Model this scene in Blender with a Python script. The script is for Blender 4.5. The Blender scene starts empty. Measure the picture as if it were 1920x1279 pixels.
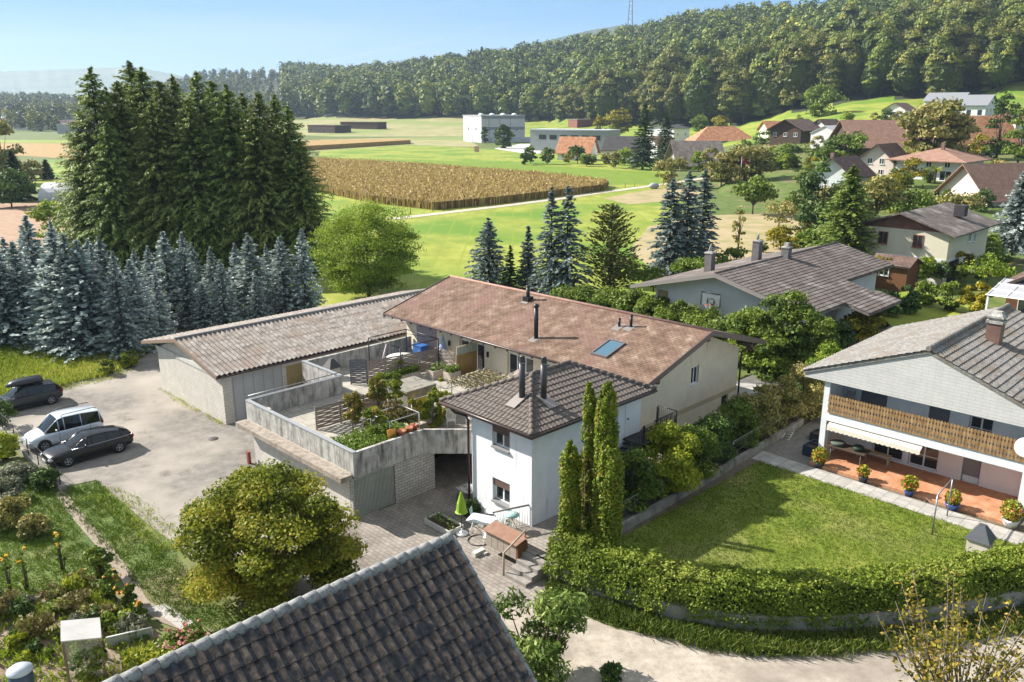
import bpy, bmesh, math, random
import numpy as np
from mathutils import Vector, Matrix
random.seed(7); RNG = np.random.default_rng(11)
SC = bpy.context.scene; COL = SC.collection; R = math.radians

# ---------------------------------------------------------------- camera, sky, sun, exposure
W0, H0 = 1920., 1279.; FPX = 1545.; CAMZ = 19.0; PITCH = math.atan(434.5 / FPX)
cd = bpy.data.cameras.new('camera'); cam = bpy.data.objects.new('camera', cd); COL.objects.link(cam)
cam.location = (0, 0, CAMZ); cam.rotation_euler = (R(90) - PITCH, 0, 0)
cd.sensor_width = 36; cd.lens = FPX / W0 * 36; cd.clip_start = .5; cd.clip_end = 30000
SC.camera = cam
SUN_EL = R(35.0); SUNV = Vector((-2.5, 1.08, 0)).normalized()     # horizontal direction towards the sun
wd = bpy.data.worlds.new('World'); SC.world = wd; wd.use_nodes = True
nt = wd.node_tree; bg = nt.nodes['Background']; sk = nt.nodes.new('ShaderNodeTexSky'); sk.sky_type = 'NISHITA'
sk.sun_disc = False; sk.sun_elevation = SUN_EL; sk.sun_rotation = math.atan2(SUNV.x, SUNV.y)
sk.altitude = 400; sk.air_density = 1.0; sk.dust_density = .2; sk.ozone_density = 1.6
# mostly a blue gradient: low band darkened, dome overhead brightened as added fill light
tcw = nt.nodes.new('ShaderNodeTexCoord'); sxw = nt.nodes.new('ShaderNodeSeparateXYZ'); nt.links.new(tcw.outputs['Generated'], sxw.inputs[0])
crw = nt.nodes.new('ShaderNodeValToRGB'); ew = crw.color_ramp.elements; ew[0].position = 0; ew[0].color = (.25, .34, .43, 1); ew[1].position = .9; ew[1].color = (.38, .41, .44, 1)
for p_, c_ in ((.035, (.20, .32, .44, 1)), (.10, (.095, .235, .43, 1)), (.22, (.12, .24, .40, 1)), (.45, (.35, .385, .43, 1))): q_ = ew.new(p_); q_.color = c_
nt.links.new(sxw.outputs[2], crw.inputs[0]); mw = nt.nodes.new('ShaderNodeMix'); mw.data_type = 'RGBA'; mw.inputs[0].default_value = .93
gw = nt.nodes.new('ShaderNodeMix'); gw.data_type = 'RGBA'; gw.blend_type = 'MULTIPLY'; gw.inputs[0].default_value = 1; gw.inputs[7].default_value = (5.9, 5.9, 5.9, 1); gw.clamp_result = False
nt.links.new(crw.outputs[0], gw.inputs[6]); nt.links.new(sk.outputs[0], mw.inputs[6]); nt.links.new(gw.outputs[2], mw.inputs[7]); nsw = nt.nodes.new('ShaderNodeTexNoise'); mpw = nt.nodes.new('ShaderNodeMapping'); mpw.inputs['Scale'].default_value = (2.2, 2.2, 16); nt.links.new(tcw.outputs['Generated'], mpw.inputs[0]); nt.links.new(mpw.outputs[0], nsw.inputs[0]); nsw.inputs['Scale'].default_value = 1.6; nsw.inputs['Detail'].default_value = 7
rmw = nt.nodes.new('ShaderNodeMapRange'); rmw.inputs[1].default_value = .5; rmw.inputs[2].default_value = .75; rmw.inputs[4].default_value = .22; nt.links.new(nsw.outputs[0], rmw.inputs[0])
cw_ = nt.nodes.new('ShaderNodeMix'); cw_.data_type = 'RGBA'; nt.links.new(rmw.outputs[0], cw_.inputs[0]); nt.links.new(mw.outputs[2], cw_.inputs[6]); cw_.inputs[7].default_value = (2.6, 2.8, 3.0, 1)
nt.links.new(cw_.outputs[2], bg.inputs[0]); bg.inputs[1].default_value = .13
sl = bpy.data.lights.new('sun', 'SUN'); sl.energy = 5.0; sl.angle = R(.55); sl.color = (1, .945, .87)
so = bpy.data.objects.new('sun', sl); COL.objects.link(so); so.location = (-60, 30, 60)
sd = Vector((SUNV.x * math.cos(SUN_EL), SUNV.y * math.cos(SUN_EL), math.sin(SUN_EL)))
so.rotation_euler = sd.to_track_quat('Z', 'Y').to_euler()
SC.view_settings.view_transform = 'Standard'; SC.view_settings.look = 'None'
SC.view_settings.exposure = 1.27; SC.view_settings.gamma = 1
SC.cycles.max_bounces = 6; SC.cycles.transparent_max_bounces = 6; SC.cycles.volume_bounces = 0

# ---------------------------------------------------------------- where things stand
CP, SP = math.cos(PITCH), math.sin(PITCH); Q = math.sqrt(.5)
def ray(x, y):
    u = (x - W0 / 2) / FPX; v = -(y - H0 / 2) / FPX
    return (u, CP + v * SP, -SP + v * CP)
def at(x, y, z=0.):
    d = ray(x, y); t = (z - CAMZ) / d[2]; return (d[0] * t, d[1] * t, z)
def far(x, y, D):
    d = ray(x, y); t = D / d[1]; return (d[0] * t, D, CAMZ + d[2] * t)
def UW(u, w, z=0.): return ((u - w) * Q, (u + w) * Q, z)          # building grid to world
def toUW(x, y): return ((x + y) * Q, (y - x) * Q)

# ---------------------------------------------------------------- materials
MATS = {}
def nd(t, kind, **kw):
    n = t.nodes.new('ShaderNode' + kind)
    for k, v in kw.items(): setattr(n, k, v)
    return n
def mat(name, cols, scale=3., rough=.85, bump=0., bscale=20., brick=None, stain=None, metal=0., spec=.3, big=None,
        detail=6., stretch=None, wave=None, bvar=.12):
    """cols: 1-4 colours spread over a noise ramp; brick=(width,height,mortar,colour,plane); stain=(colour,amount,kind)"""
    if name in MATS: return MATS[name]
    m = bpy.data.materials.new(name); m.use_nodes = True; t = m.node_tree; L = t.links.new
    b = t.nodes['Principled BSDF']; b.inputs['Roughness'].default_value = rough; b.inputs['Metallic'].default_value = metal
    b.inputs['Specular IOR Level'].default_value = spec
    tc = nd(t, 'TexCoord'); src = tc.outputs['Object']
    if stretch:
        mp = nd(t, 'Mapping'); mp.inputs['Scale'].default_value = stretch; L(src, mp.inputs[0]); nsrc = mp.outputs[0]
    else: nsrc = src
    n1 = nd(t, 'TexNoise'); n1.inputs['Scale'].default_value = scale; n1.inputs['Detail'].default_value = detail
    n1.inputs['Roughness'].default_value = .62 if detail < 8 else .78; L(nsrc, n1.inputs[0])
    cr = nd(t, 'ValToRGB'); e = cr.color_ramp.elements
    cols = [c if len(c) == 4 else (*c, 1) for c in cols]
    if len(cols) == 1:
        c = cols[0]; cols = [tuple(x * .88 for x in c[:3]) + (1,), tuple(x * 1.1 for x in c[:3]) + (1,)]
    k = len(cols); e[0].position = .32; e[0].color = cols[0]; e[1].position = .68; e[1].color = cols[-1]
    for i in range(1, k - 1): el = e.new(.32 + .36 * i / (k - 1)); el.color = cols[i]
    L(n1.outputs['Fac'], cr.inputs[0]); out = cr.outputs[0]; hgt = None
    def mix(a, bsock, fac, mode='MIX'):
        mx = nd(t, 'Mix', data_type='RGBA', blend_type=mode)
        for s, i in ((fac, 0), (a, 6), (bsock, 7)):
            if isinstance(s, (int, float)): mx.inputs[i].default_value = s
            elif isinstance(s, tuple): mx.inputs[i].default_value = (*s[:3], 1)
            else: L(s, mx.inputs[i])
        return mx.outputs[2]
    if big:                                                        # (colour, scale, lo, hi): large soft patches of another colour
        n2 = nd(t, 'TexNoise'); n2.inputs['Scale'].default_value = big[1]; n2.inputs['Detail'].default_value = 4; L(src, n2.inputs[0])
        mr = nd(t, 'MapRange'); mr.inputs[1].default_value = big[2]; mr.inputs[2].default_value = big[3]; L(n2.outputs[0], mr.inputs[0])
        out = mix(out, big[0], mr.outputs[0])
    if brick:
        bw, bh, ms, mc, plane = brick
        sx = nd(t, 'SeparateXYZ'); L(src, sx.inputs[0]); cb = nd(t, 'CombineXYZ')
        if plane == 'wall':
            ad = nd(t, 'Math', operation='ADD'); L(sx.outputs[0], ad.inputs[0]); L(sx.outputs[1], ad.inputs[1])
            L(ad.outputs[0], cb.inputs[0]); L(sx.outputs[2], cb.inputs[1])
        elif plane == 'xy': L(sx.outputs[0], cb.inputs[0]); L(sx.outputs[1], cb.inputs[1])
        else: L(sx.outputs[1], cb.inputs[0]); L(sx.outputs[0], cb.inputs[1])
        bt = nd(t, 'TexBrick'); L(cb.outputs[0], bt.inputs[0]); bt.inputs['Scale'].default_value = 1
        bt.inputs['Brick Width'].default_value = bw; bt.inputs['Row Height'].default_value = bh
        bt.inputs['Mortar Size'].default_value = ms; bt.inputs['Mortar Smooth'].default_value = .3
        bt.inputs['Color1'].default_value = (1 - bvar, 1 - bvar, 1 - bvar, 1); bt.inputs['Color2'].default_value = (1 + bvar * .6, 1 + bvar * .6, 1 + bvar * .6, 1)
        bt.inputs['Mortar'].default_value = (*[min(2., x / max(.02, y)) for x, y in zip(mc, cols[len(cols) // 2])], 1)
        out = mix(out, bt.outputs[0], 1., 'MULTIPLY'); hgt = bt.outputs['Fac']
    if wave:                                                       # (period, colour, axis): lines, e.g. board joints
        wv = nd(t, 'TexWave', wave_profile='SAW'); wv.bands_direction = wave[2]; wv.inputs['Scale'].default_value = .314 / wave[0]
        L(src, wv.inputs[0]); mr = nd(t, 'MapRange'); mr.inputs[1].default_value = 0; mr.inputs[2].default_value = .12
        mr.inputs[3].default_value = 1; mr.inputs[4].default_value = 0; L(wv.outputs['Fac'], mr.inputs[0])
        out = mix(out, wave[1], mr.outputs[0])
    if stain:                                                      # vertical run-off streaks or blotches
        n3 = nd(t, 'TexNoise'); mp2 = nd(t, 'Mapping'); mp2.inputs['Scale'].default_value = stain[2]; L(src, mp2.inputs[0])
        L(mp2.outputs[0], n3.inputs[0]); n3.inputs['Scale'].default_value = 1; n3.inputs['Detail'].default_value = 8
        n3.inputs['Roughness'].default_value = .7
        mr = nd(t, 'MapRange'); mr.inputs[1].default_value = .62 - stain[1]; mr.inputs[2].default_value = .72; L(n3.outputs[0], mr.inputs[0])
        out = mix(out, stain[0], mr.outputs[0])
    L(out, b.inputs['Base Color'])
    if bump:
        nb = nd(t, 'TexNoise'); nb.inputs['Scale'].default_value = bscale; nb.inputs['Detail'].default_value = 5; L(nsrc, nb.inputs[0])
        h = nb.outputs[0]
        if hgt:
            mm = nd(t, 'Math', operation='SUBTRACT'); L(h, mm.inputs[0]); L(hgt, mm.inputs[1]); h = mm.outputs[0]
        bp = nd(t, 'Bump'); bp.inputs['Strength'].default_value = min(1, bump); bp.inputs['Distance'].default_value = .03 * max(1, bump)
        L(h, bp.inputs['Height']); L(bp.outputs[0], b.inputs['Normal'])
    MATS[name] = m; return m
LEAFGAIN = dict(blue_needle=1.05, spruce_needle=1.55, maize_leaf=1.15, grey_blue_needle=1.1, dark_needle=1.3, mid_green_leaf=1.55, olive_brown_leaf=1.65, deep_green_leaf=1.8, yellow_green_leaf=1.4, hedge_leaf=1.1, maple_leaf=1.15, compound_leaf=1.2, willow_leaf=1.4, thuja_leaf=1.05, grass_blade=1.4, lawn_blade=.92, vegetable_leaf=1.2, herb_leaf=1.2)
def leafmat(name, cols, trans=.35, rough=.6, hue=.0):
    if name in MATS: return MATS[name]
    gain = LEAFGAIN.get(name, 1.); cols = [tuple(min(.7, x * gain * k_) for x, k_ in zip(c, (1.0, 1.0, 1.0) if ('blue' in name or 'silver' in name or 'bloom' in name) else (1.10, 1.18, .85))) for c in cols]
    m = bpy.data.materials.new(name); m.use_nodes = True; t = m.node_tree; L = t.links.new
    for n in list(t.nodes): t.nodes.remove(n)
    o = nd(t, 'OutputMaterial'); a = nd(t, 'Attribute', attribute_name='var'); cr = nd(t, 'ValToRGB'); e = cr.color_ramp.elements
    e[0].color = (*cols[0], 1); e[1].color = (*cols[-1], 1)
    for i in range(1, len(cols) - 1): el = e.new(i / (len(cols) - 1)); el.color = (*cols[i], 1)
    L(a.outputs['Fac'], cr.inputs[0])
    oi = nd(t, 'ObjectInfo'); hs = nd(t, 'HueSaturation'); L(cr.outputs[0], hs.inputs['Color'])
    mr = nd(t, 'MapRange'); mr.inputs[3].default_value = .5 - hue; mr.inputs[4].default_value = .5 + hue * .6; L(oi.outputs['Random'], mr.inputs[0]); L(mr.outputs[0], hs.inputs['Hue'])
    m2 = nd(t, 'Math', operation='MULTIPLY_ADD'); L(oi.outputs['Random'], m2.inputs[0]); m2.inputs[1].default_value = .35 if hue else 0; m2.inputs[2].default_value = .83 if hue else 1
    L(m2.outputs[0], hs.inputs['Value'])
    d = nd(t, 'BsdfPrincipled'); d.inputs['Roughness'].default_value = rough; d.inputs['Specular IOR Level'].default_value = .25
    tr = nd(t, 'BsdfTranslucent'); mx = nd(t, 'MixShader'); mx.inputs[0].default_value = trans
    L(hs.outputs[0], d.inputs['Base Color']); L(hs.outputs[0], tr.inputs[0]); L(d.outputs[0], mx.inputs[1]); L(tr.outputs[0], mx.inputs[2]); L(mx.outputs[0], o.inputs[0])
    MATS[name] = m; return m
def plain(name, col, rough=.5, metal=0., spec=.5, coat=0.):
    if name in MATS: return MATS[name]
    m = mat(name, [tuple(x * .93 for x in col), tuple(x * 1.05 for x in col)], scale=6, rough=rough, metal=metal, spec=spec)
    if coat: m.node_tree.nodes['Principled BSDF'].inputs['Coat Weight'].default_value = coat
    return m

# ---------------------------------------------------------------- object bookkeeping
def tag(o, label=None, cat=None, group=None, kind=None):
    if label: o['label'] = label
    if cat: o['category'] = cat
    if group: o['group'] = group
    if kind: o['kind'] = kind
    return o
def thing(name, label, cat, loc=(0, 0, 0), rz=0., group=None):
    o = bpy.data.objects.new(name, None); COL.objects.link(o); o.location = loc; o.rotation_euler = (0, 0, rz); o.empty_display_size = .3
    return tag(o, label, cat, group)
def copytree(root, loc, rz=None, sc=None, label=None, group=None, matmap=None):
    def cp(o, par):
        c = o.copy(); COL.objects.link(c)
        if par: c.parent = par
        if matmap and c.type == 'MESH':
            for i, s in enumerate(c.material_slots):
                if s.material and s.material.name in matmap:
                    s.link = 'OBJECT'; s.material = matmap[s.material.name]
        for ch in KIDS.get(o.name, ()): k = cp(ch, c); KIDS.setdefault(c.name, []).append(k)
        return c
    r = cp(root, None); r.location = loc
    if rz is not None: r.rotation_euler = (0, 0, rz)
    if sc is not None: r.scale = sc if hasattr(sc, '__len__') else (sc, sc, sc)
    if label: r['label'] = label
    if group: r['group'] = group
    return r
KIDS = {}
class MB:
    """collects shapes; build() links them as one mesh object"""
    def __init__(s, off=(0, 0, 0)): s.v = []; s.f = []; s.m = []; s.off = off; s.T = None; s.sm = []
    def add(s, pts, faces, mi=0, smooth=False):
        b = len(s.v)
        for p in pts:
            if s.T is not None: p = s.T @ Vector(p)
            s.v.append((p[0] - s.off[0], p[1] - s.off[1], p[2] - s.off[2]))
        for f in faces: s.f.append([b + i for i in f]); s.m.append(mi); s.sm.append(smooth)
        return s
    def box(s, x0, x1, y0, y1, z0, z1, mi=0):
        p = [(x, y, z) for z in (z0, z1) for y in (y0, y1) for x in (x0, x1)]
        return s.add(p, [(0, 2, 3, 1), (4, 5, 7, 6), (0, 1, 5, 4), (2, 6, 7, 3), (0, 4, 6, 2), (1, 3, 7, 5)], mi)
    def prism(s, poly, z0, z1, mi=0):                              # vertical prism over an xy polygon
        n = len(poly); g = lambda z, i: z[i] if hasattr(z, '__len__') else z
        p = [(*q[:2], g(z0, i)) for i, q in enumerate(poly)] + [(*q[:2], g(z1, i)) for i, q in enumerate(poly)]
        return s.add(p, [tuple(range(n))[::-1], tuple(range(n, 2 * n))] + [(i, (i + 1) % n, n + (i + 1) % n, n + i) for i in range(n)], mi)
    def ext(s, prof, vec, mi=0):                                   # any planar outline pushed along a vector
        n = len(prof); v = Vector(vec); p = [tuple(q) for q in prof] + [tuple(Vector(q) + v) for q in prof]
        return s.add(p, [tuple(range(n))[::-1], tuple(range(n, 2 * n))] + [(i, (i + 1) % n, n + (i + 1) % n, n + i) for i in range(n)], mi)
    def quad(s, *p, mi=0): return s.add(p, [tuple(range(len(p)))], mi)
    def tube(s, path, r, n=8, mi=0, smooth=True):
        P = [Vector(p) for p in path]; rr = r if hasattr(r, '__len__') else [r] * len(P); pts = []; a = None
        for i, p in enumerate(P):
            d = (P[min(i + 1, len(P) - 1)] - P[max(i - 1, 0)]).normalized()
            ref = a if a is not None else (Vector((0, 0, 1)) if abs(d.z) < .9 else Vector((1, 0, 0)))
            b = d.cross(ref).normalized(); a = b.cross(d).normalized()
            for k in range(n):
                t = 2 * math.pi * k / n; pts.append(p + (a * math.cos(t) + b * math.sin(t)) * rr[i])
        m = len(P); F = [(i * n + k, i * n + (k + 1) % n, (i + 1) * n + (k + 1) % n, (i + 1) * n + k) for i in range(m - 1) for k in range(n)]
        s.add(pts, F, mi, smooth); b0 = len(s.v) - len(pts)
        s.f.append([b0 + k for k in range(n)][::-1]); s.f.append([b0 + (m - 1) * n + k for k in range(n)]); s.m += [mi, mi]; s.sm += [False, False]
        return s
    def cyl(s, p0, p1, r, n=12, mi=0): return s.tube([p0, p1], r, n, mi)
    def lathe(s, prof, c=(0, 0, 0), n=16, mi=0, smooth=True, arc=0):
        pts = [(c[0] + r_ * math.cos(2 * math.pi * k / n + arc), c[1] + r_ * math.sin(2 * math.pi * k / n + arc), c[2] + z) for r_, z in prof for k in range(n)]
        F = [(i * n + k, i * n + (k + 1) % n, (i + 1) * n + (k + 1) % n, (i + 1) * n + k) for i in range(len(prof) - 1) for k in range(n)]
        s.add(pts, F, mi, smooth)
        return s
    def ball(s, c, r, n=10, mi=0):
        rx, ry, rz = r if hasattr(r, '__len__') else (r, r, r); k = n // 2
        pts = [(c[0] + rx * math.sin(math.pi * i / k) * math.cos(2 * math.pi * j / n), c[1] + ry * math.sin(math.pi * i / k) * math.sin(2 * math.pi * j / n), c[2] + rz * math.cos(math.pi * i / k)) for i in range(k + 1) for j in range(n)]
        return s.add(pts, [(i * n + j, (i + 1) * n + j, (i + 1) * n + (j + 1) % n, i * n + (j + 1) % n) for i in range(k) for j in range(n)], mi, True)
    def build(s, name, mats, parent=None, loc=None, rz=None):
        me = bpy.data.meshes.new(name); me.from_pydata(s.v, [], s.f)
        for m in (mats if isinstance(mats, (list, tuple)) else [mats]): me.materials.append(m)
        me.polygons.foreach_set('material_index', s.m); me.polygons.foreach_set('use_smooth', s.sm); me.update()
        bm = bmesh.new(); bm.from_mesh(me); bmesh.ops.recalc_face_normals(bm, faces=bm.faces); bm.to_mesh(me); bm.free()
        return link(me, name, parent, loc, rz)
def link(me, name, parent=None, loc=None, rz=None):
    o = bpy.data.objects.new(name, me); COL.objects.link(o)
    if parent: o.parent = parent; KIDS.setdefault(parent.name, []).append(o)
    if loc: o.location = loc
    if rz is not None: o.rotation_euler = (0, 0, rz)
    return o
def struct(o): o['kind'] = 'structure'; return o
def fastmesh(name, V, F, mats, mi=None, var=None, smooth=False):
    """V (n,3), F (m,4) arrays to mesh"""
    me = bpy.data.meshes.new(name); V = np.asarray(V, np.float32); F = np.asarray(F, np.int32); m, k = F.shape
    me.vertices.add(len(V)); me.vertices.foreach_set('co', V.ravel()); me.loops.add(m * k); me.loops.foreach_set('vertex_index', F.ravel())
    me.polygons.add(m); me.polygons.foreach_set('loop_start', np.arange(m, dtype=np.int32) * k)
    try: me.polygons.foreach_set('loop_total', np.full(m, k, np.int32))
    except Exception: pass
    for q in (mats if isinstance(mats, (list, tuple)) else [mats]): me.materials.append(q)
    if mi is not None: me.polygons.foreach_set('material_index', np.asarray(mi, np.int32))
    me.polygons.foreach_set('use_smooth', np.full(m, bool(smooth)))
    if var is not None:
        at_ = me.attributes.new('var', 'FLOAT', 'FACE'); at_.data.foreach_set('value', np.asarray(var, np.float32))
    me.update(calc_edges=True); return me

# ---------------------------------------------------------------- foliage
def unit(a): return a / np.maximum(1e-6, np.linalg.norm(a, axis=1, keepdims=True))
def leafarrays(C, N, size, asp=.6, rng=RNG, tilt=.8, size_var=.35):
    """diamond leaves at C, facing roughly N"""
    n = len(C); Nn = unit(N + rng.normal(0, tilt, (n, 3))); A = unit(np.cross(Nn, rng.normal(0, 1, (n, 3)))); B = np.cross(Nn, A)
    s = size * (1 + rng.uniform(-size_var, size_var, (n, 1))); A = A * s; B = B * s * asp
    return np.stack([C - A, C - B, C + A, C + B], 1)               # (n,4,3)
def quadmesh(name, Q4, var, mt):
    n = len(Q4); return fastmesh(name, Q4.reshape(-1, 3), np.arange(4 * n).reshape(n, 4), mt, var=var)
def clumps(rng, H, Rr, zc, n, low=.8):
    """clump centres inside an egg-shaped crown"""
    d = unit(rng.normal(0, 1, (n, 3))); rad = rng.uniform(.35, .85, (n, 1)) ** .6
    P = d * rad * np.array([Rr, Rr, (H - zc)]) ; P[:, 2] = np.where(P[:, 2] < 0, P[:, 2] * low * (zc - Rr * .15) / max(.1, H - zc), P[:, 2]); P[:, 2] += zc
    return P
def crown(rng, H=8, Rr=3.5, zc=4.5, ncl=26, nleaf=5000, size=.2, clr=.36, asp=.65, droop=0., low=.75, tilt=.7):
    P = clumps(rng, H - Rr * clr * .6, Rr * (1 - clr * .6), zc, ncl, low); cr_ = Rr * clr * rng.uniform(.7, 1.25, ncl)
    idx = rng.integers(0, ncl, nleaf); d = unit(rng.normal(0, 1, (nleaf, 3))); rr = cr_[idx][:, None] * rng.uniform(.55, 1.08, (nleaf, 1))
    d[:, 2] = np.abs(d[:, 2]) * .75 + d[:, 2] * .25
    C = P[idx] + d * rr * np.array([1, 1, .8]); C[:, 2] -= droop * np.linalg.norm(C[:, :2], axis=1) ** 2
    ks = (H - P[:, 2].mean()) / max(.1, np.percentile(C[:, 2], 99.7) - P[:, 2].mean()); kr = Rr / np.percentile(np.linalg.norm(C[:, :2], axis=1), 98.5); S_ = np.array([kr, kr, ks]); m0 = np.array([0, 0, P[:, 2].mean()])
    C = (C - m0) * S_ + m0; P = (P - m0) * S_ + m0; C[:, 2] = np.where(C[:, 2] < .03, np.abs(C[:, 2]) * .3 + .03, C[:, 2])
    Q4 = leafarrays(C, d, size, asp, rng, tilt=tilt)
    var = np.clip(.5 + rng.normal(0, .18, nleaf) + (rng.uniform(-.3, .3, ncl))[idx], 0, 1)
    return Q4, var, P
def limbs(mb, P, H, zt, r0, rng, n=9, lean=0.):
    """tapered trunk with limbs to the clump centres"""
    tp = [(0, 0, 0), (lean * .2, .02 * H, zt * .5), (lean * .5, 0, zt), (lean, 0, H * .8)]
    mb.tube(tp, [r0 * 1.25, r0, r0 * .8, r0 * .25], 8)
    for i in rng.permutation(len(P))[:n]:
        p = P[i]; a = zt * rng.uniform(.7, 1.15); m = (p[0] * .45, p[1] * .45, a + (p[2] - a) * .55)
        mb.tube([(lean * .4, 0, a), m, tuple(p)], [r0 * .5, r0 * .3, r0 * .08], 6)
BARK = mat('bark', [(.05, .035, .022), (.12, .085, .055)], 6, bump=.6, bscale=12)
BARKG = mat('bark_grey', [(.10, .085, .07), (.2, .17, .14)], 6, bump=.6, bscale=12)
def deciduous(name, label, cat, leaf, seed, H, Rr, zc, ncl, nleaf, size, r0=.16, zt=None, hide=True, bark=None, **kw):
    rng = np.random.default_rng(seed); Q4, var, P = crown(rng, H, Rr, zc, ncl, nleaf, size, **kw)
    root = thing(name, label, cat); me = quadmesh('crown', Q4, var, leaf); link(me, 'crown', root)
    mb = MB(); limbs(mb, P, H, zt or zc * .55, r0, rng, min(14, ncl)); mb.build('trunk', bark or BARK, root)
    return root
def conifer(name, label, leaf, seed, H, Rr, levels, nb, steps, size, power=.85, z0=.05, droop=.25, full=1.0, asp=.42, cat='tree', up=.15, hang=.0, thin=0., rag=.0):
    rng = np.random.default_rng(seed); Cs = []; Us = []; Vs = []; vr = []
    for li in range(levels):
        f = li / (levels - 1.); z = H * (z0 + (1 - z0) * f * .985)
        env = min(1., (1 - f) * full) ** power; L = Rr * env + .008 * H; k = max(4, int(nb * (.45 + .55 * env)))
        az = rng.uniform(0, 6.28) + np.arange(k) * 2 * math.pi / k + rng.normal(0, .18, k)
        for a in az:
            zj = z + rng.normal(0, .45) * H / levels
            if rng.random() < thin: continue
            l = L * rng.uniform(.62, 1.16) * (1 + rag * rng.normal()); s = max(2, int(steps * (.35 + .65 * l / Rr))); t = (np.arange(s) + .6) / s
            t = np.concatenate([t, t[s // 3:]]); d = np.array([math.cos(a), math.sin(a), 0]); lat = np.array([-d[1], d[0], 0])
            w = (rng.uniform(-1, 1, len(t)) * l * .17 * (1.1 - t))[:, None]
            C = np.array([0, 0, zj]) + d * (t * l)[:, None] + lat * w; C[:, 2] += up * t * l - droop * (t * l) ** 2 / max(Rr, .1) + rng.normal(0, .02 * Rr, len(t))
            sz = size * (.75 + .5 * rng.random(len(t)))[:, None]; out = unit(d + np.array([0, 0, up]) - np.outer(t, [0, 0, 2 * droop * l / Rr]) + lat * np.sign(w) * .7 + rng.normal(0, .22, (len(t), 3)))
            if hang: out = unit(out + np.array([0, 0, -hang]) * rng.random((len(t), 1)))
            up_ = unit(np.cross(out, unit(lat + rng.normal(0, .5, (len(t), 3))))); side = np.cross(out, up_)
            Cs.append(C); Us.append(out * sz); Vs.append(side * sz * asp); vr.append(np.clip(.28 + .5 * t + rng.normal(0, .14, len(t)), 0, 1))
    C = np.concatenate(Cs); U = np.concatenate(Us); V = np.concatenate(Vs); var = np.concatenate(vr)
    root = thing(name, label, cat); link(quadmesh('crown', np.stack([C - U, C - V, C + U, C + V], 1), var, leaf), 'crown', root)
    mb = MB(); mb.tube([(0, 0, -.1), (0, 0, H * .5), (0, 0, H * .99)], [H * .013 + .04, H * .008 + .02, .01], 7); mb.build('trunk', BARK, root)
    return root
def inpoly(x, y, poly):
    poly = np.asarray(poly)[:, :2]; c = np.zeros(len(x), bool); j = len(poly) - 1
    for i in range(len(poly)):
        xi, yi = poly[i]; xj, yj = poly[j]; dy = (yj - yi) if abs(yj - yi) > 1e-9 else 1e-9
        c ^= ((yi > y) != (yj > y)) & (x < (xj - xi) * (y - yi) / dy + xi); j = i
    return c
def scatter(poly, n, rng=RNG):
    p = np.asarray(poly)[:, :2]; lo, hi = p.min(0), p.max(0); x = rng.uniform(lo[0], hi[0], n); y = rng.uniform(lo[1], hi[1], n)
    k = inpoly(x, y, p); return x[k], y[k]
def tufts(name, polys, dens, h, wd_, leaf, z=0., per=3, rng=RNG, spread=.06, lab=None, cut=()):
    X = []; Y = []
    for p in polys:
        a = np.asarray(p)[:, :2]; area = np.prod(a.max(0) - a.min(0)); x, y = scatter(p, int(area * dens), rng); X.append(x); Y.append(y)
    x = np.concatenate(X); y = np.concatenate(Y)
    for c in cut:
        k = ~inpoly(x, y, c); x = x[k]; y = y[k]
    x = np.repeat(x, per) + rng.normal(0, spread, len(x) * per); y = np.repeat(y, per) + rng.normal(0, spread, len(y) * per); n = len(x)
    hh = h * rng.uniform(.5, 1.25, n); a = rng.uniform(0, 6.28, n); w = wd_ * rng.uniform(.6, 1.3, n); lx = rng.normal(0, .35, n) * hh; ly = rng.normal(0, .35, n) * hh
    B = np.stack([x, y, np.full(n, z)], 1); S = np.stack([np.cos(a) * w, np.sin(a) * w, 0 * a], 1); T = B + np.stack([lx, ly, hh], 1)
    M_ = B + np.stack([lx * .35, ly * .35, hh * .6], 1)
    Q4 = np.stack([B - S * .5, M_ + S * .6, T, M_ - S * .6], 1)
    patch = .5 + .25 * np.sin(x * .35) * np.cos(y * .31) + rng.normal(0, .2, n)
    o = link(quadmesh(name, Q4, np.clip(patch, 0, 1), leaf), name); o['kind'] = 'stuff'; return o
def sheet(name, poly, m, z=.004, kind='structure'):
    mb = MB(); mb.add([(p[0], p[1], z if len(p) < 3 or p[2] == 0 else p[2]) for p in poly], [tuple(range(len(poly)))]); o = mb.build(name, m)
    o['kind'] = kind; return o
def pxpoly(pts, z=0.): return [at(x, y, z) for x, y in pts]
# ================================================================ THE LAND
GRASS = mat('grass_ground', [(.045, .075, .012), (.085, .13, .02), (.13, .15, .04)], .6, bump=.5, bscale=14, big=((.16, .13, .06), .12, .5, .7))
LIME = mat('lime_pasture', [(.165, .195, .022), (.225, .255, .03), (.30, .31, .055)], .35, wave=(3.4, (.17, .225, .018), 'X'), bump=.8, bscale=5, big=((.10, .19, .01), .05, .45, .62), stretch=(1, .6, 1))
LIMED = mat('lime_meadow_dark', [(.10, .165, .01), (.16, .225, .012)], .3, wave=(2.8, (.12, .19, .012), 'X'), bump=.8, bscale=4)
STUB = mat('stubble_field', [(.20, .19, .08), (.27, .25, .11), (.33, .29, .15)], .08, big=((.18, .22, .06), .012, .48, .6), bump=.4, bscale=3)
TAN = mat('dry_maize_ground', [(.24, .15, .05), (.36, .24, .09)], .5)
SOIL = mat('ploughed_soil', [(.20, .125, .075), (.30, .19, .12), (.36, .25, .17)], .5, bump=.6, bscale=6, wave=None, stretch=(1, 3, 1))
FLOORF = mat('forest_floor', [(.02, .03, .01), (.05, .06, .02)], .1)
struct(sheet('ground', [(-14000, -300), (14000, -300), (14000, 16000), (-14000, 16000)], GRASS, -.02))

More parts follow.
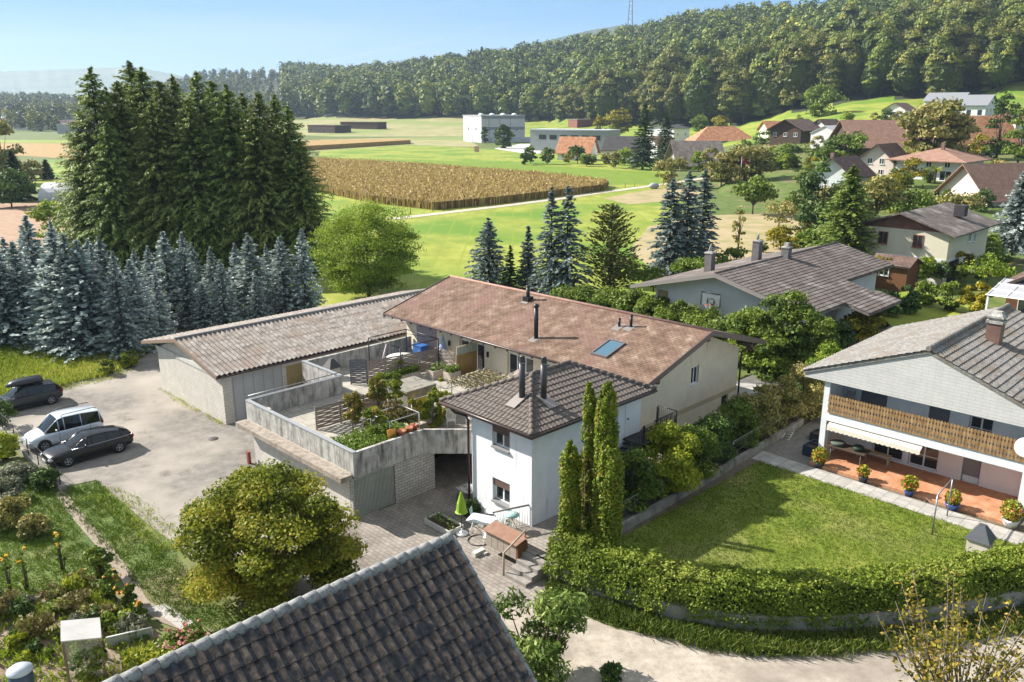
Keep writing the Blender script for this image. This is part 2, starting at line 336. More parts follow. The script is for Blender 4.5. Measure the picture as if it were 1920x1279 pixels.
# ---- hills: columns of (direction X/Y, [(distance, height) x5])
def zr(px, py, D): return far(px, py, D)[2]
def azx(px): return (px - 960) / 1605.
COLS = []
def column(px, k0, yb, Db, yt, Dt, k1=None):
    zb = zr(px, yb, Db); zt_ = zr(px, yt + (2 if px < 900 else 3), Dt) - 22
    k1 = k1 or (k0[0] * .5 + Db * .5, zb * .45)
    COLS.append((azx(px), [k0, k1, (Db, zb), (Dt, zt_), (Dt + 500, zt_ - 25)]))
column(-700, (600, -.5), 248, 800, 175, 1900); column(-200, (600, -.5), 250, 780, 172, 1900); column(60, (600, -.5), 250, 760, 168, 1900)
column(180, (600, -.5), 248, 780, 175, 1900); column(300, (600, -.5), 232, 1000, 145, 1900)
column(420, (620, -.5), 226, 1100, 122, 1800); column(560, (620, -.5), 222, 1000, 125, 1700)
column(640, (600, -.5), 221, 930, 134, 1450); column(760, (600, -.5), 223, 880, 122, 1300)
column(870, (600, -.5), 224, 850, 108, 1250); column(1000, (560, -.5), 230, 780, 92, 1200)
column(1150, (420, -.5), 239, 640, 65, 1150); column(1290, (300, .6), 243, 560, 32, 1100)
column(1385, (190, .8), 234, 535, 22, 1050, (330, 5.5)); column(1420, (190, .8), 222, 535, 20, 1050, (330, 6)); column(1500, (170, .9), 205, 500, 18, 1000, (330, 8)); column(1600, (160, 1), 190, 480, -5, 1000, (320, 9))
column(1690, (160, 1), 186, 470, -25, 950, (310, 10)); column(1800, (160, 1), 196, 440, -55, 900, (300, 11)); column(1900, (160, 1), 172, 430, -90, 900, (290, 12))
column(2100, (160, 1), 165, 420, -140, 880, (290, 14)); column(2700, (160, 1), 165, 420, -150, 880, (290, 14))
CA = np.array([c[0] for c in COLS])
def zt(X, D):
    a = np.asarray(X / np.maximum(D, 1.)); D = np.asarray(D, float); i = np.clip(np.searchsorted(CA, a) - 1, 0, len(CA) - 2); f = np.clip((a - CA[i]) / (CA[i + 1] - CA[i]), 0, 1)
    f = f * f * (3 - 2 * f); K = np.array([[k for k in c[1]] for c in COLS]); kd = K[i, :, 0] * (1 - f)[..., None] + K[i + 1, :, 0] * f[..., None]; kz = K[i, :, 1] * (1 - f)[..., None] + K[i + 1, :, 1] * f[..., None]
    z = np.where(D < kd[..., 0], -.6, 0.)
    for s in range(4):
        g = (D - kd[..., s]) / (kd[..., s + 1] - kd[..., s]); zz = kz[..., s] + (kz[..., s + 1] - kz[..., s]) * g
        z = np.where((g >= 0) & ((g < 1) | (s == 3)), zz, z)
    return z
def baseD(a):
    i = np.clip(np.searchsorted(CA, a) - 1, 0, len(CA) - 2); f = np.clip((a - CA[i]) / (CA[i + 1] - CA[i]), 0, 1); f = f * f * (3 - 2 * f)
    B = np.array([c[1][2][0] for c in COLS]); T = np.array([c[1][3][0] for c in COLS]); return B[i] * (1 - f) + B[i + 1] * f, T[i] * (1 - f) + T[i + 1] * f
aa = np.linspace(azx(-700), azx(2700), 180); dd = np.concatenate([np.linspace(150, 1000, 52), np.linspace(1030, 2450, 30)])
A_, D_ = np.meshgrid(aa, dd, indexing='ij'); X_ = A_ * D_; Z_ = zt(X_.ravel(), D_.ravel()).reshape(X_.shape)
Z_ += np.where(Z_ > 8, 1.5 * np.sin(X_ * .03) * np.cos(D_ * .025), 0)
V_ = np.stack([X_, D_, Z_], 2).reshape(-1, 3); nj = len(dd); ii, jj = np.meshgrid(np.arange(len(aa) - 1), np.arange(nj - 1), indexing='ij')
b_ = (ii * nj + jj).ravel(); F_ = np.stack([b_, b_ + nj, b_ + nj + 1, b_ + 1], 1)
ca = A_[:-1, :-1].ravel() + .001; cdd = D_[:-1, :-1].ravel(); cpx = ca * 1605 + 960; Bb, Tb = baseD(ca)
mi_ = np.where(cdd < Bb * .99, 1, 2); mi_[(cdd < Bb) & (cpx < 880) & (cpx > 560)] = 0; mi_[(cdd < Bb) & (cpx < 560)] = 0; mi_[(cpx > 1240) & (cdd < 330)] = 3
mi_[(cpx > 1845) & (cdd < 445) & (cdd > 405)] = 1
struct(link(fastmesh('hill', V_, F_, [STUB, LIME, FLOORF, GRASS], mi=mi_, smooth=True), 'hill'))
# ---- far ridges
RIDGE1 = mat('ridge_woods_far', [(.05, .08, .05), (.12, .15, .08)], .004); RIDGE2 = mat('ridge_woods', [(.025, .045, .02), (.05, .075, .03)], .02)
def ridge(name, pts, D, m, depth=1500, low=-40):
    rng = np.random.default_rng(int(D)); V = []; xs = np.linspace(pts[0][0], pts[-1][0], 130); ys = np.interp(xs, [p[0] for p in pts], [p[1] for p in pts]) + rng.normal(0, .35, 130)
    top = [far(x, y, D) for x, y in zip(xs, ys)]; rows = []
    for fr, fz in ((-.32, 0), (-.2, .3), (-.09, .72), (0, 1), (.2, .75), (.5, 0)):
        rows.append([(t[0] * (1 + fr * depth / D * 1.6), t[1] + fr * depth * 1.6, low + (t[2] - low) * fz + (rng.normal(0, 6) if 0 < fz < 1 else 0)) for t in top])
    V = np.array(rows).reshape(-1, 3); n = 130; F = np.array([(r * n + i, r * n + i + 1, (r + 1) * n + i + 1, (r + 1) * n + i) for r in range(5) for i in range(n - 1)])
    return struct(link(fastmesh(name, V, F, m, smooth=True), name))
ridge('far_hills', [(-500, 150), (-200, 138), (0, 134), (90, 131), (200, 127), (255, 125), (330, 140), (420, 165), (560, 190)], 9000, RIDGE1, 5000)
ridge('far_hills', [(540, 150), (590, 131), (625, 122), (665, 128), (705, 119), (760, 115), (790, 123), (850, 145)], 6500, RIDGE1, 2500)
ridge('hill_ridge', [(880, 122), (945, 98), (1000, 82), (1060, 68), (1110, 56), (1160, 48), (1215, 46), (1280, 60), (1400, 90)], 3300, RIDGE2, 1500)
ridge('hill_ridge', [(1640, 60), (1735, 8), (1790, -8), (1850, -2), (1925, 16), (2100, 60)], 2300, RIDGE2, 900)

# ---- fields: flat sheets on the plain
struct(sheet('pasture', pxpoly([(560, 470), (600, 283), (760, 270), (1000, 284), (1240, 297), (1262, 330), (1300, 420), (1260, 560), (900, 600), (600, 640)]) , LIME, .0))
struct(sheet('meadow', pxpoly([(590, 296), (800, 300), (1010, 310), (1245, 325), (1232, 346), (1140, 346), (1010, 331), (600, 302)]), LIMED, .02))
struct(sheet('dry_field', pxpoly([(1180, 470), (1215, 425), (1300, 405), (1480, 400), (1530, 450), (1380, 500), (1240, 520)]), mat('dry_pasture', [(.2, .2, .07), (.31, .25, .13), (.36, .28, .17)], .25, bump=.5, bscale=6), .03))
struct(sheet('dry_field', pxpoly([(1130, 372), (1235, 353), (1330, 350), (1300, 372), (1180, 384)]), MATS['dry_pasture'], .024))
struct(sheet('stubble_field', pxpoly([(590, 284), (600, 262), (760, 258), (870, 257), (900, 276), (760, 272)]), STUB, .01))
struct(sheet('green_field', pxpoly([(-500, 268), (-500, 262.5), (150, 262.5), (150, 268.5)]), LIME, .03))
struct(sheet('dry_field', pxpoly([(-500, 292), (-500, 268.2), (160, 268.8), (160, 300), (40, 292)]), TAN, .03))
struct(sheet('green_field', pxpoly([(60, 345), (92, 300), (170, 305), (170, 380), (90, 376)]), LIME, .034))
struct(sheet('ploughed_field', pxpoly([(-400, 470), (-300, 385), (60, 381), (150, 375), (215, 420), (160, 500), (-100, 520)]), SOIL, .02))
struct(sheet('paved_yard', pxpoly([(925, 279), (975, 270), (1070, 270), (1060, 288), (985, 288)]), mat('pale_concrete_yard', [(.42, .41, .39), (.5, .49, .47)], .2), .035))
PATHM = mat('gravel_path', [(.36, .31, .24), (.5, .44, .36)], 1.5, bump=.3)
def ribbon(pts, w):
    L_ = []; Rr = []
    for i, p in enumerate(pts):
        a = Vector(pts[max(0, i - 1)][:2]); b = Vector(pts[min(len(pts) - 1, i + 1)][:2]); d = (b - a).normalized(); n = Vector((-d.y, d.x)) * w / 2
        L_.append((p[0] + n.x, p[1] + n.y)); Rr.append((p[0] - n.x, p[1] - n.y))
    return L_ + Rr[::-1]
FP = pxpoly([(735, 411), (820, 401), (930, 388), (1040, 374), (1130, 361), (1235, 347), (1330, 333), (1400, 322)])
struct(sheet('field_path', ribbon(FP, 2.6), PATHM, .045))
# maize: a standing crop nobody could count
CORN = leafmat('maize_leaf', [(.17, .10, .045), (.31, .20, .095), (.44, .32, .17), (.24, .20, .08)], trans=.25)
CP_ = [at(560, 352), at(600, 360), at(700, 381), at(815, 394), at(930, 383), at(1130, 358), at(1140, 350), at(1000, 334), at(800, 318), at(600, 305), at(480, 302), at(440, 330)]
mbc = MB(); mbc.prism([(p[0], p[1]) for p in CP_], .05, 1.55, 0); co = mbc.build('maize_stand', mat('maize_mass', [(.10, .06, .02), (.2, .13, .045)], 1.2, bump=1, bscale=3)); co['kind'] = 'stuff'
x, y = scatter(CP_, 34000); n = len(x); a = RNG.uniform(0, 6.28, n); hh = RNG.uniform(1.7, 2.35, n)
B = np.stack([x, y, np.full(n, .9)], 1); S = np.stack([np.cos(a) * .22, np.sin(a) * .22, 0 * a], 1); T = B + np.stack([RNG.normal(0, .2, n), RNG.normal(0, .2, n), hh - .9 + .15], 1)
edge = []
for i in range(len(CP_)):
    p, q = Vector(CP_[i][:2]), Vector(CP_[(i + 1) % len(CP_)][:2]); k = int((q - p).length / .22)
    for j in range(k): edge.append(p.lerp(q, (j + random.random()) / k))
ex = np.array([(e.x, e.y) for e in edge]); m_ = len(ex); ea = RNG.uniform(0, 6.28, m_); EB = np.stack([ex[:, 0], ex[:, 1], np.full(m_, 0.)], 1); ES = np.stack([np.cos(ea) * .16, np.sin(ea) * .16, 0 * ea], 1)
ET = EB + np.stack([RNG.normal(0, .15, m_), RNG.normal(0, .15, m_), RNG.uniform(1.2, 2.2, m_)], 1)
Q4 = np.concatenate([np.stack([B - S, B + S * .3, T, B - S * 1.3 + (T - B) * .6], 1), np.stack([EB - ES, EB + ES, ET + ES * .6, ET - ES * .6], 1)])
Q4b = leafarrays(np.stack([x, y, hh + .05], 1) + RNG.normal(0, .3, (n, 3)) * [1, 1, .3], np.tile([0, 0, 1.], (n, 1)), .34, .35, tilt=1.2)
Q4 = np.concatenate([Q4, Q4b]); o = link(quadmesh('maize', Q4, RNG.uniform(0, 1, len(Q4)), CORN), 'maize'); o['kind'] = 'stuff'
# second maize strip further back
CP2 = [at(560, 283), at(600, 281), at(770, 270), at(760, 267), at(600, 270), at(560, 271)]
mbc = MB(); mbc.prism([(p[0], p[1]) for p in CP2], .05, 2.2, 0); co = mbc.build('maize_strip', MATS['dry_maize_ground']); co['kind'] = 'stuff'
# fence along the field path: every post stands on its own
root0 = None
for k, (px, py) in enumerate([(657, 420), (683, 415), (742, 405), (770, 402), (812, 397), (832, 396), (892, 390), (920, 387), (970, 378), (993, 374), (1017, 371), (1036, 371), (1112, 362), (1114, 356), (1140, 356), (1172, 352), (1190, 350)]):
    p = at(px, py)
    if root0 is None:
        mb = MB(); mb.cyl((0, 0, 0), (0, 0, 1.25), .07, 7); root0 = mb.build('fence_post', mat('old_wood', [(.12, .095, .07), (.22, .18, .14)], 8, stretch=(1, 1, .2)), None, p)
        tag(root0, 'weathered wooden post beside the field path below the maize', 'fence post', 'fence posts along the field path'); pp = root0
    else: o = pp.copy(); COL.objects.link(o); o.location = p

# ================================================================ FOREST
FOL = leafmat('forest_leaf', [(.032, .042, .010), (.085, .105, .020), (.17, .175, .032), (.28, .225, .045)], trans=.12, hue=.03)
FOLN = leafmat('forest_needle', [(.02, .035, .014), (.045, .07, .025), (.08, .10, .035)], trans=.2, hue=.02)
def forest_proto(seed, nl, H=20.5, Rr=6.3):
    rng = np.random.default_rng(seed); Q4, var, P = crown(rng, H, Rr, 12, 15, nl, .40 if nl > 600 else .66, clr=.46, asp=.8, low=.9, tilt=.25)
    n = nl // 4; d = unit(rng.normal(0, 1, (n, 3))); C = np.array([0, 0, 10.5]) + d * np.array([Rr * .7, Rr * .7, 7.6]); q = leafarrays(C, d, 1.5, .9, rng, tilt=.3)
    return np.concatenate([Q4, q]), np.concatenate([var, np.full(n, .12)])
fprot = []
for k in range(7):
    q, v = forest_proto(100 + k, 3800); r_ = thing('forest_tree', 'tree of the dense wood covering the hillside', 'tree', group='trees of the hillside wood')
    link(quadmesh('crown', q, v, FOL), 'crown', r_); mb = MB(); mb.tube([(0, 0, -2), (0, 0, 9), (0, 0, 17)], [.4, .3, .1], 6); mb.build('trunk', BARK, r_); fprot.append(r_)
Xs = []; rng = np.random.default_rng(5)
for a0, a1, step in ((azx(540), azx(2050), 12.0),):
    D = 380.
    while D < 1700:
        n = int((a1 - a0) * D / step); a = a0 + (np.arange(n) + rng.uniform(-.35, .35, n)) / n * (a1 - a0); d = D + rng.uniform(-3.5, 3.5, n); Bb, Tb = baseD(a)
        st = step if D < 900 else step * 1.25; k = (d > Bb + 2) & (d < Tb + 70); k &= ~((a > azx(1835)) & (d < 436) & (d > 405) & (a < azx(2000)))
        Xs.append(np.stack([a[k] * d[k], d[k]], 1)); D += st
FT = np.concatenate(Xs); FT = FT[np.argsort(FT[:, 1] * (1 + .0 * FT[:, 0]))]; scl = rng.uniform(1.0, 1.85, len(FT))
vis = (FT[:, 0] / FT[:, 1] > azx(-40)) & (FT[:, 0] / FT[:, 1] < azx(1960)); Bv = baseD(FT[:, 0] / FT[:, 1])[0]; front = (FT[:, 1] - Bv)
# the 300 that show largest: the near edge rows
score = FT[:, 1] + front * 1.2; order = np.argsort(np.where(vis, score, 1e9)); pick = order[:296]; rest = np.setdiff1d(np.arange(len(FT)), pick)
ZF = zt(FT[:, 0], FT[:, 1])
for n_, i in enumerate(pick):
    p = fprot[n_ % 7]; loc = (FT[i, 0], FT[i, 1], ZF[i] - .5); s = scl[i]
    if n_ < 7: p.location = loc; p.scale = (s, s, s * rng.uniform(.9, 1.15)); p.rotation_euler = (0, 0, n_)
    else: copytree(p, loc, rng.uniform(0, 6.28), (s, s, s * rng.uniform(.85, 1.2)))
lows = [forest_proto(200 + k, 430) for k in range(6)]; lown = []
for k in range(3):
    rg = np.random.default_rng(300 + k); n = 240; t = rg.random(n) ** .7; an = rg.uniform(0, 6.28, n); rr = 3.6 * (1 - t) + .2; C = np.stack([np.cos(an) * rr, np.sin(an) * rr, 3 + 21 * t], 1); lown.append((leafarrays(C, np.stack([np.cos(an), np.sin(an), .5 + 0 * an], 1), 1.15, .6, rg), rg.uniform(.2, .8, n)))
def stuffwood(name, XY, Z, sc, leaf, pool, rng, near=None, shrink=1.0, pneedle=.0):
    Qs = []; Vv = []
    for i in range(len(XY)):
        q, v = pool[rng.integers(len(pool))]
        if near is not None and XY[i, 1] > near: k = rng.random(len(q)) < .55; q, v = q[k] , v[k]
        a = rng.uniform(0, 6.28); c, s = math.cos(a), math.sin(a); Rm = np.array([[c, s, 0], [-s, c, 0], [0, 0, 1]]) * sc[i] * shrink
        Qs.append(q @ Rm + np.array([XY[i, 0], XY[i, 1], Z[i] - .5])); Vv.append(np.clip(v + rng.choice([-.25, -.1, 0, .1, .3], p=[.25, .25, .2, .2, .1]) + rng.normal(0, .08), 0, 1))
    o = link(quadmesh(name, np.concatenate(Qs), np.concatenate(Vv), leaf), name); o['kind'] = 'stuff'; return o
isn = rng.random(len(rest)) < .035
rb = rest[~isn]; stuffwood('forest', FT[rb], ZF[rb], scl[rb], FOL, lows, rng, near=950)
rn = rest[isn]; stuffwood('forest_conifers', FT[rn], ZF[rn], scl[rn] * .85, FOLN, lown, rng)
# wood and gardens round the distant town
Xs = []; D = 700.
while D < 2050:
    st = 17 if D < 1200 else 22; a0, a1 = azx(-150), azx(560); n = int((a1 - a0) * D / st); a = a0 + (np.arange(n) + rng.uniform(-.5, .5, n)) / n * (a1 - a0); d = D + rng.uniform(-9, 9, n); Bb, Tb = baseD(a)
    town = (np.sin(a * 55 + 1) * np.cos(d * .011) > .1) & (d < 1500); k = (d > Bb - 8) & (d < Tb + 60) & ~(town & (rng.random(n) < .8)); Xs.append(np.stack([a[k] * d[k], d[k]], 1)); D += st
TT = np.concatenate(Xs); pool2 = [(q[::2], v[::2]) for q, v in lows]
stuffwood('distant_wood', TT, zt(TT[:, 0], TT[:, 1]), rng.uniform(.6, 1.15, len(TT)), FOL, pool2, rng)
# ================================================================ BUILDINGS (local x = u, y = w on the common 45 degree grid)
A45 = R(45)
GLASS = plain('window_glass', (.02, .028, .035), rough=.06, spec=.8); FRAMEW = plain('white_frame', (.72, .73, .74), .45)
DARKIN = plain('dark_interior', (.012, .011, .010), .9); METAL = plain('grey_metal', (.25, .26, .27), .4, .6); DARKMET = plain('dark_metal', (.022, .02, .02), .45, .3)
BROWNMET = plain('brown_sheet_metal', (.055, .035, .03), .4, .2); WOODB = mat('brown_wood', [(.10, .045, .02), (.17, .08, .035)], 5, stretch=(1, 1, 8))
def wallholes(mb, axis, c, th, a0, a1, z0, z1, holes, mi=0):
    """wall slab at axis==c..c+th with rectangular openings (a0,a1,z0,z1)"""
    A = sorted({a0, a1, *[h[0] for h in holes], *[h[1] for h in holes]}); Z = sorted({z0, z1, *[h[2] for h in holes], *[h[3] for h in holes]})
    for i in range(len(A) - 1):
        run = None
        for j in range(len(Z)):
            solid = j < len(Z) - 1 and not any(h[0] <= (A[i] + A[i + 1]) / 2 <= h[1] and h[2] <= (Z[j] + Z[j + 1]) / 2 <= h[3] for h in holes)
            if solid and run is None: run = Z[j]
            if not solid and run is not None:
                if axis == 'x': mb.box(c, c + th, A[i], A[i + 1], run, Z[j], mi)
                else: mb.box(A[i], A[i + 1], c, c + th, run, Z[j], mi)
                run = None
def window(root, axis, c, a0, a1, z0, z1, off=(0, 0, 0), frame=None, glass=None, sill=True, mull=1, name='window', label=None, fw=.06, dep=.05, bars=0, sillmat=None, pcol=None):
    """frame (thing part) > pane, sill; c is the plane of the frame's front, opening towards negative axis"""
    f = frame or FRAMEW; mb = MB(off)
    def bx(m, p, q, r_, s_, d0, d1):
        if axis == 'x': m.box(c + d0, c + d1, p, q, r_, s_)
        else: m.box(p, q, c + d0, c + d1, r_, s_)
    bx(mb, a0, a1, z1 - fw, z1, 0, dep); bx(mb, a0, a1, z0, z0 + fw, 0, dep); bx(mb, a0, a0 + fw, z0 + fw, z1 - fw, 0, dep); bx(mb, a1 - fw, a1, z0 + fw, z1 - fw, 0, dep)
    for k in range(mull): m_ = a0 + (a1 - a0) * (k + 1) / (mull + 1); bx(mb, m_ - fw * .6, m_ + fw * .6, z0 + fw, z1 - fw, 0, dep)
    for k in range(bars): m_ = z0 + (z1 - z0) * (k + 1) / (bars + 1); bx(mb, a0 + fw, a1 - fw, m_ - .015, m_ + .015, .004, dep)
    o = mb.build(name, f, root); 
    if label: o['label'] = label
    mb = MB(off); bx(mb, a0 + fw * .5, a1 - fw * .5, z0 + fw * .5, z1 - fw * .5, dep * .55, dep * .9); mb.build('pane', glass or GLASS, o)
    if sill:
        mb = MB(off); bx(mb, a0 - .06, a1 + .06, z0 - .06, z0 - .005, -.16 if sill is True else -sill, .0); mb.build('sill', sillmat or f, o)
    return o
def clipmesh(o, planes):
    bm = bmesh.new(); bm.from_mesh(o.data)
    for co, no in planes: bmesh.ops.bisect_plane(bm, geom=bm.verts[:] + bm.edges[:] + bm.faces[:], plane_co=co, plane_no=no, clear_outer=True)
    bm.to_mesh(o.data); bm.free()
def tilefield(name, m, root, O, A, D, L, T, off=(0, 0, 0), tw=.3, tl=.34, hr=.045, hs=.03, prof='pan', planes=(), rng=RNG, jit=.0, rollmat=None):
    """courses of profiled roof tiles: O top corner, A along the ridge, D down the slope"""
    O, A, D = Vector(O) - Vector(off), Vector(A).normalized(), Vector(D).normalized(); N = A.cross(D); N = N if N.z > 0 else -N
    nt_ = max(1, round(L / tw)); tw = L / nt_; ns = {'pan': 6, 'roll': 6, 'flat': 1, 'corr': 4, 'step': 2}[prof]; nc = max(1, round(T / tl)); tl = T / nc
    S = []; Hh = []
    for i in range(nt_):
        for k in range(ns):
            f = k / ns; S.append((i + f) * tw)
            Hh.append({'pan': .5 - .5 * math.cos(2 * math.pi * f), 'corr': .5 - .5 * math.cos(2 * math.pi * f), 'roll': (0, 0, 0, .75, 1, .75)[k % 6], 'flat': 0, 'step': (0, 0)[k % 2]}[prof])
    S.append(L); Hh.append(Hh[0]); S = np.array(S); Hh = np.array(Hh) * hr; rows = []
    for j in range(nc):
        jj = rng.normal(0, jit, len(S)) if jit else 0
        rows.append((j * tl, Hh + 0.004 + jj)); rows.append(((j + 1) * tl + .004, Hh + hs + jj))
    V = []
    for t, h in rows:
        for s, hh in zip(S, h): V.append(O + A * float(s) + D * float(t) + N * float(hh))
    n = len(S); V = np.array([tuple(v) for v in V]); i, j = np.meshgrid(np.arange(len(rows) - 1), np.arange(n - 1), indexing='ij'); b = (i * n + j).ravel()
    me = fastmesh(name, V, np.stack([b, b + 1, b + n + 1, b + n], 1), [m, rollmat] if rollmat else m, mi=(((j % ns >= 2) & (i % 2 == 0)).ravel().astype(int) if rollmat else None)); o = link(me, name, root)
    if planes: clipmesh(o, [(tuple(Vector(p) - Vector(off)), q) for p, q in planes])
    bm = bmesh.new(); bm.from_mesh(o.data); bmesh.ops.recalc_face_normals(bm, faces=bm.faces)
    if sum(f.normal.dot(N) for f in bm.faces) < 0: bmesh.ops.reverse_faces(bm, faces=bm.faces)
    bm.to_mesh(o.data); bm.free(); return o
def gable_roof(mb, x0, x1, y0, y1, ze, zp, axis='x', th=.14, mi=0):
    """two slabs; axis = ridge direction"""
    for s in (-1, 1):
        if axis == 'x':
            ym = (y0 + y1) / 2; ye = y0 if s < 0 else y1
            P = [(x0, ye, ze), (x0, ym, zp), (x0, ym, zp - th), (x0, ye, ze - th)]; mb.ext(P, (x1 - x0, 0, 0), mi)
        else:
            xm = (x0 + x1) / 2; xe = x0 if s < 0 else x1
            P = [(xe, y0, ze), (xm, y0, zp), (xm, y0, zp - th), (xe, y0, ze - th)]; mb.ext(P, (0, y1 - y0, 0), mi)
def brooted(name, label, u, w, z=0, cat='house', group=None, rz=A45): return thing(name, label, cat, UW(u, w, z), rz, group)

# ---------------------------------------------------------------- the long main house
PLC = mat('cream_plaster', [(.66, .58, .43), (.75, .67, .52)], 1.2, bump=.25, bscale=60, stain=((.54, .46, .33), .03, (1.6, 1.6, .22))); PLCB = mat('ochre_band', [(.45, .37, .24), (.52, .44, .29)], 2)
SLATE = mat('shingle_roof', [(.11, .07, .048), (.165, .108, .075), (.215, .145, .105), (.31, .235, .18)], 1.4, rough=.9, bump=.9, bscale=9, brick=(.36, .165, .016, (.11, .065, .05), 'yx'), big=((.21, .125, .10), .45, .5, .68), spec=.2)
FASC = plain('brown_fascia', (.10, .07, .062), .5); OFF = (35.1, 36, 0)
mh = brooted('long_house', 'long cream rendered house under a wide pinkish brown shingle roof beside the roof terrace', 35.1, 36, cat='house')
gb = 25.1; mb = MB(OFF); X0, X1 = 35.1, 45.3; XM = 40.2; ZE, ZP = 4.62, 6.5
front_open = [(37.65, 40.1, 2.4, 4.25), (33.25, 35.55, 2.4, 4.25), (31.8, 32.5, 2.4, 4.25)]
wallholes(mb, 'x', X0, .3, gb, 45.8, 0, ZE, [(a, b, c, d) for a, b, c, d in front_open])
wallholes(mb, 'y', gb, .3, X0 + .3, X1, .0, ZE, [(39.98, 40.78, 3.3, 4.45), (43.6, 44.4, .95, 1.75)])
mb.box(X1 - .3, X1, gb + .3, 45.8, 0, ZE); mb.box(X0 + .3, X1 - .3, 45.5, 45.8, 0, ZE)
mb.ext([(X0, gb, ZE), (X1, gb, ZE), (XM, gb, ZP + .12)], (0, .3, 0)); mb.ext([(X0, 45.5, ZE), (X1, 45.5, ZE), (XM, 45.5, ZP + .12)], (0, .3, 0))
mb.box(X0 + .3, X1 - .3, gb + .3, 45.5, 4.3, 4.45); mb.box(X0 + 1.2, X0 + 1.3, gb + .3, 45.5, 0, 4.3, 1)
mb.build('wall', [PLC, DARKIN], mh)
mb = MB(OFF); mb.box(X0 + .3, X1 + .015, gb - .012, gb, 1.75, 2.05); mb.build('wall_band', PLCB, mh)
mb = MB(OFF); gable_roof(mb, 33.9, 46.5, 24.0, 46.8, 5.02, 6.80, 'y', .16); rf = mb.build('roof', SLATE, mh)
mb = MB(OFF); mb.tube([(XM, 24.0, 6.82), (XM, 46.8, 6.82)], .09, 8); mb.build('ridge_cap', mat('ridge_tile', [(.24, .13, .1), (.36, .22, .17)], 3), rf)
for nm, yy in (('fascia', 23.94), ('fascia', 46.8)):
    mb = MB(OFF)
    for xe in (33.85, 46.55): mb.ext([(xe, yy, 5.06), (XM, yy, 6.87), (XM, yy, 6.54), (xe, yy, 4.73)], (0, .06, 0))
    mb.build(nm, FASC, rf)
mb = MB(OFF); mb.tube([(33.84, 24.0, 4.96), (33.84, 46.8, 4.96)], .075, 8); mb.tube([(46.56, 24.0, 4.96), (46.56, 46.8, 4.96)], .075, 8)
mb.build('gutter', BROWNMET, rf)
mb = MB(OFF)
for yb in np.arange(26, 46.5, 1.05): mb.ext([(33.98, yb, 4.86), (36.0, yb, 5.42), (36.0, yb, 5.28), (33.98, yb, 4.72)], (0, .09, 0))
mb.build('rafter', FASC, rf)
mb = MB(OFF)
for xx, z_ in ((35.15, 4.78), (40.0, 6.2), (45.0, 4.85)): mb.box(xx, xx + .2, 24.1, 25.1, z_, z_ + .2)
mb.build('beam', FASC, rf)
mb = MB(OFF); mb.tube([(46.5, 24.4, 4.9), (46.3, 24.6, 4.6), (45.5, 25.0, 4.3), (45.45, 25.0, 4.0), (45.45, 25.0, 0)], .06, 8); mb.build('downpipe', BROWNMET, mh)
window(mh, 'x', 35.25, 37.7, 40.05, 2.4, 4.2, OFF, mull=2, sill=False, label='terrace window behind the lattice'); window(mh, 'x', 35.25, 33.3, 35.5, 2.4, 4.2, OFF, mull=2, sill=False)
window(mh, 'x', 35.25, 31.85, 32.45, 2.4, 4.2, OFF, mull=0, sill=False)
window(mh, 'y', 25.2, 40.02, 40.74, 3.34, 4.4, OFF, label='small window high in the gable wall', mull=1); window(mh, 'y', 25.2, 43.62, 44.38, .97, 1.73, OFF, mull=0, sill=False, frame=DARKMET)
mb = MB(OFF); mb.box(35.06, 35.1, 42.45, 44.6, 2.4, 4.4); mb.build('roller_door', mat('mauve_render', [(.32, .25, .24), (.38, .31, .30)], 2), mh)
for xx in (41.0, 37.2): mb = MB(OFF); mb.box(34.96, 35.09, xx, xx + .1, 3.55, 3.9); mb.build('wall_lamp', DARKMET, mh)
def slopez(x): return 5.02 + (x - 33.9) / 6.3 * 1.78
def flue(nm, px, py, h, r_, cap=True, lab=None, base=False):
    d = ray(px, py); best = None                                   # foot on the roof slope
    for t in np.linspace(30, 90, 6001):
        X, Y, Z = d[0] * t, d[1] * t, 19 + d[2] * t; u, w = toUW(X, Y)
        if Z <= slopez(min(u, 80.4 - u)): break
    mb = MB(OFF); z0 = slopez(u) - .1; mb.cyl((u, w, z0), (u, w, z0 + h), r_, 12); 
    if base: mb.box(u - r_ * 2, u + r_ * 2, w - r_ * 2, w + r_ * 2, z0, z0 + h * .35)
    if cap: mb.cyl((u, w, z0 + h * .96), (u, w, z0 + h * 1.03), r_ * .8, 10); mb.lathe([(r_ * 1.25, h * 1.03), (r_ * 1.25, h * 1.1), (.01, h * 1.14)], (u, w, z0), 12)
    o = mb.build(nm, DARKMET, mh)
    if lab: o['label'] = lab
    mb = MB(OFF); mb.add([(u - .5, w - .28, slopez(u - .5) + .015), (u + .25, w - .28, slopez(u + .25) + .015), (u + .25, w + .28, slopez(u + .25) + .015), (u - .5, w + .28, slopez(u - .5) + .015)], [(0, 1, 2, 3)]); mb.build('flashing', plain('lead_sheet', (.25, .22, .2), .5, .3), o)
    return u, w
flue('chimney_flue', 1005, 634, 2.0, .14, lab='tall black flue pipe'); flue('roof_vent', 990, 563, 1.0, .13, base=True); flue('roof_vent', 1161, 612, .55, .08); flue('roof_vent', 1183, 613, .75, .09)
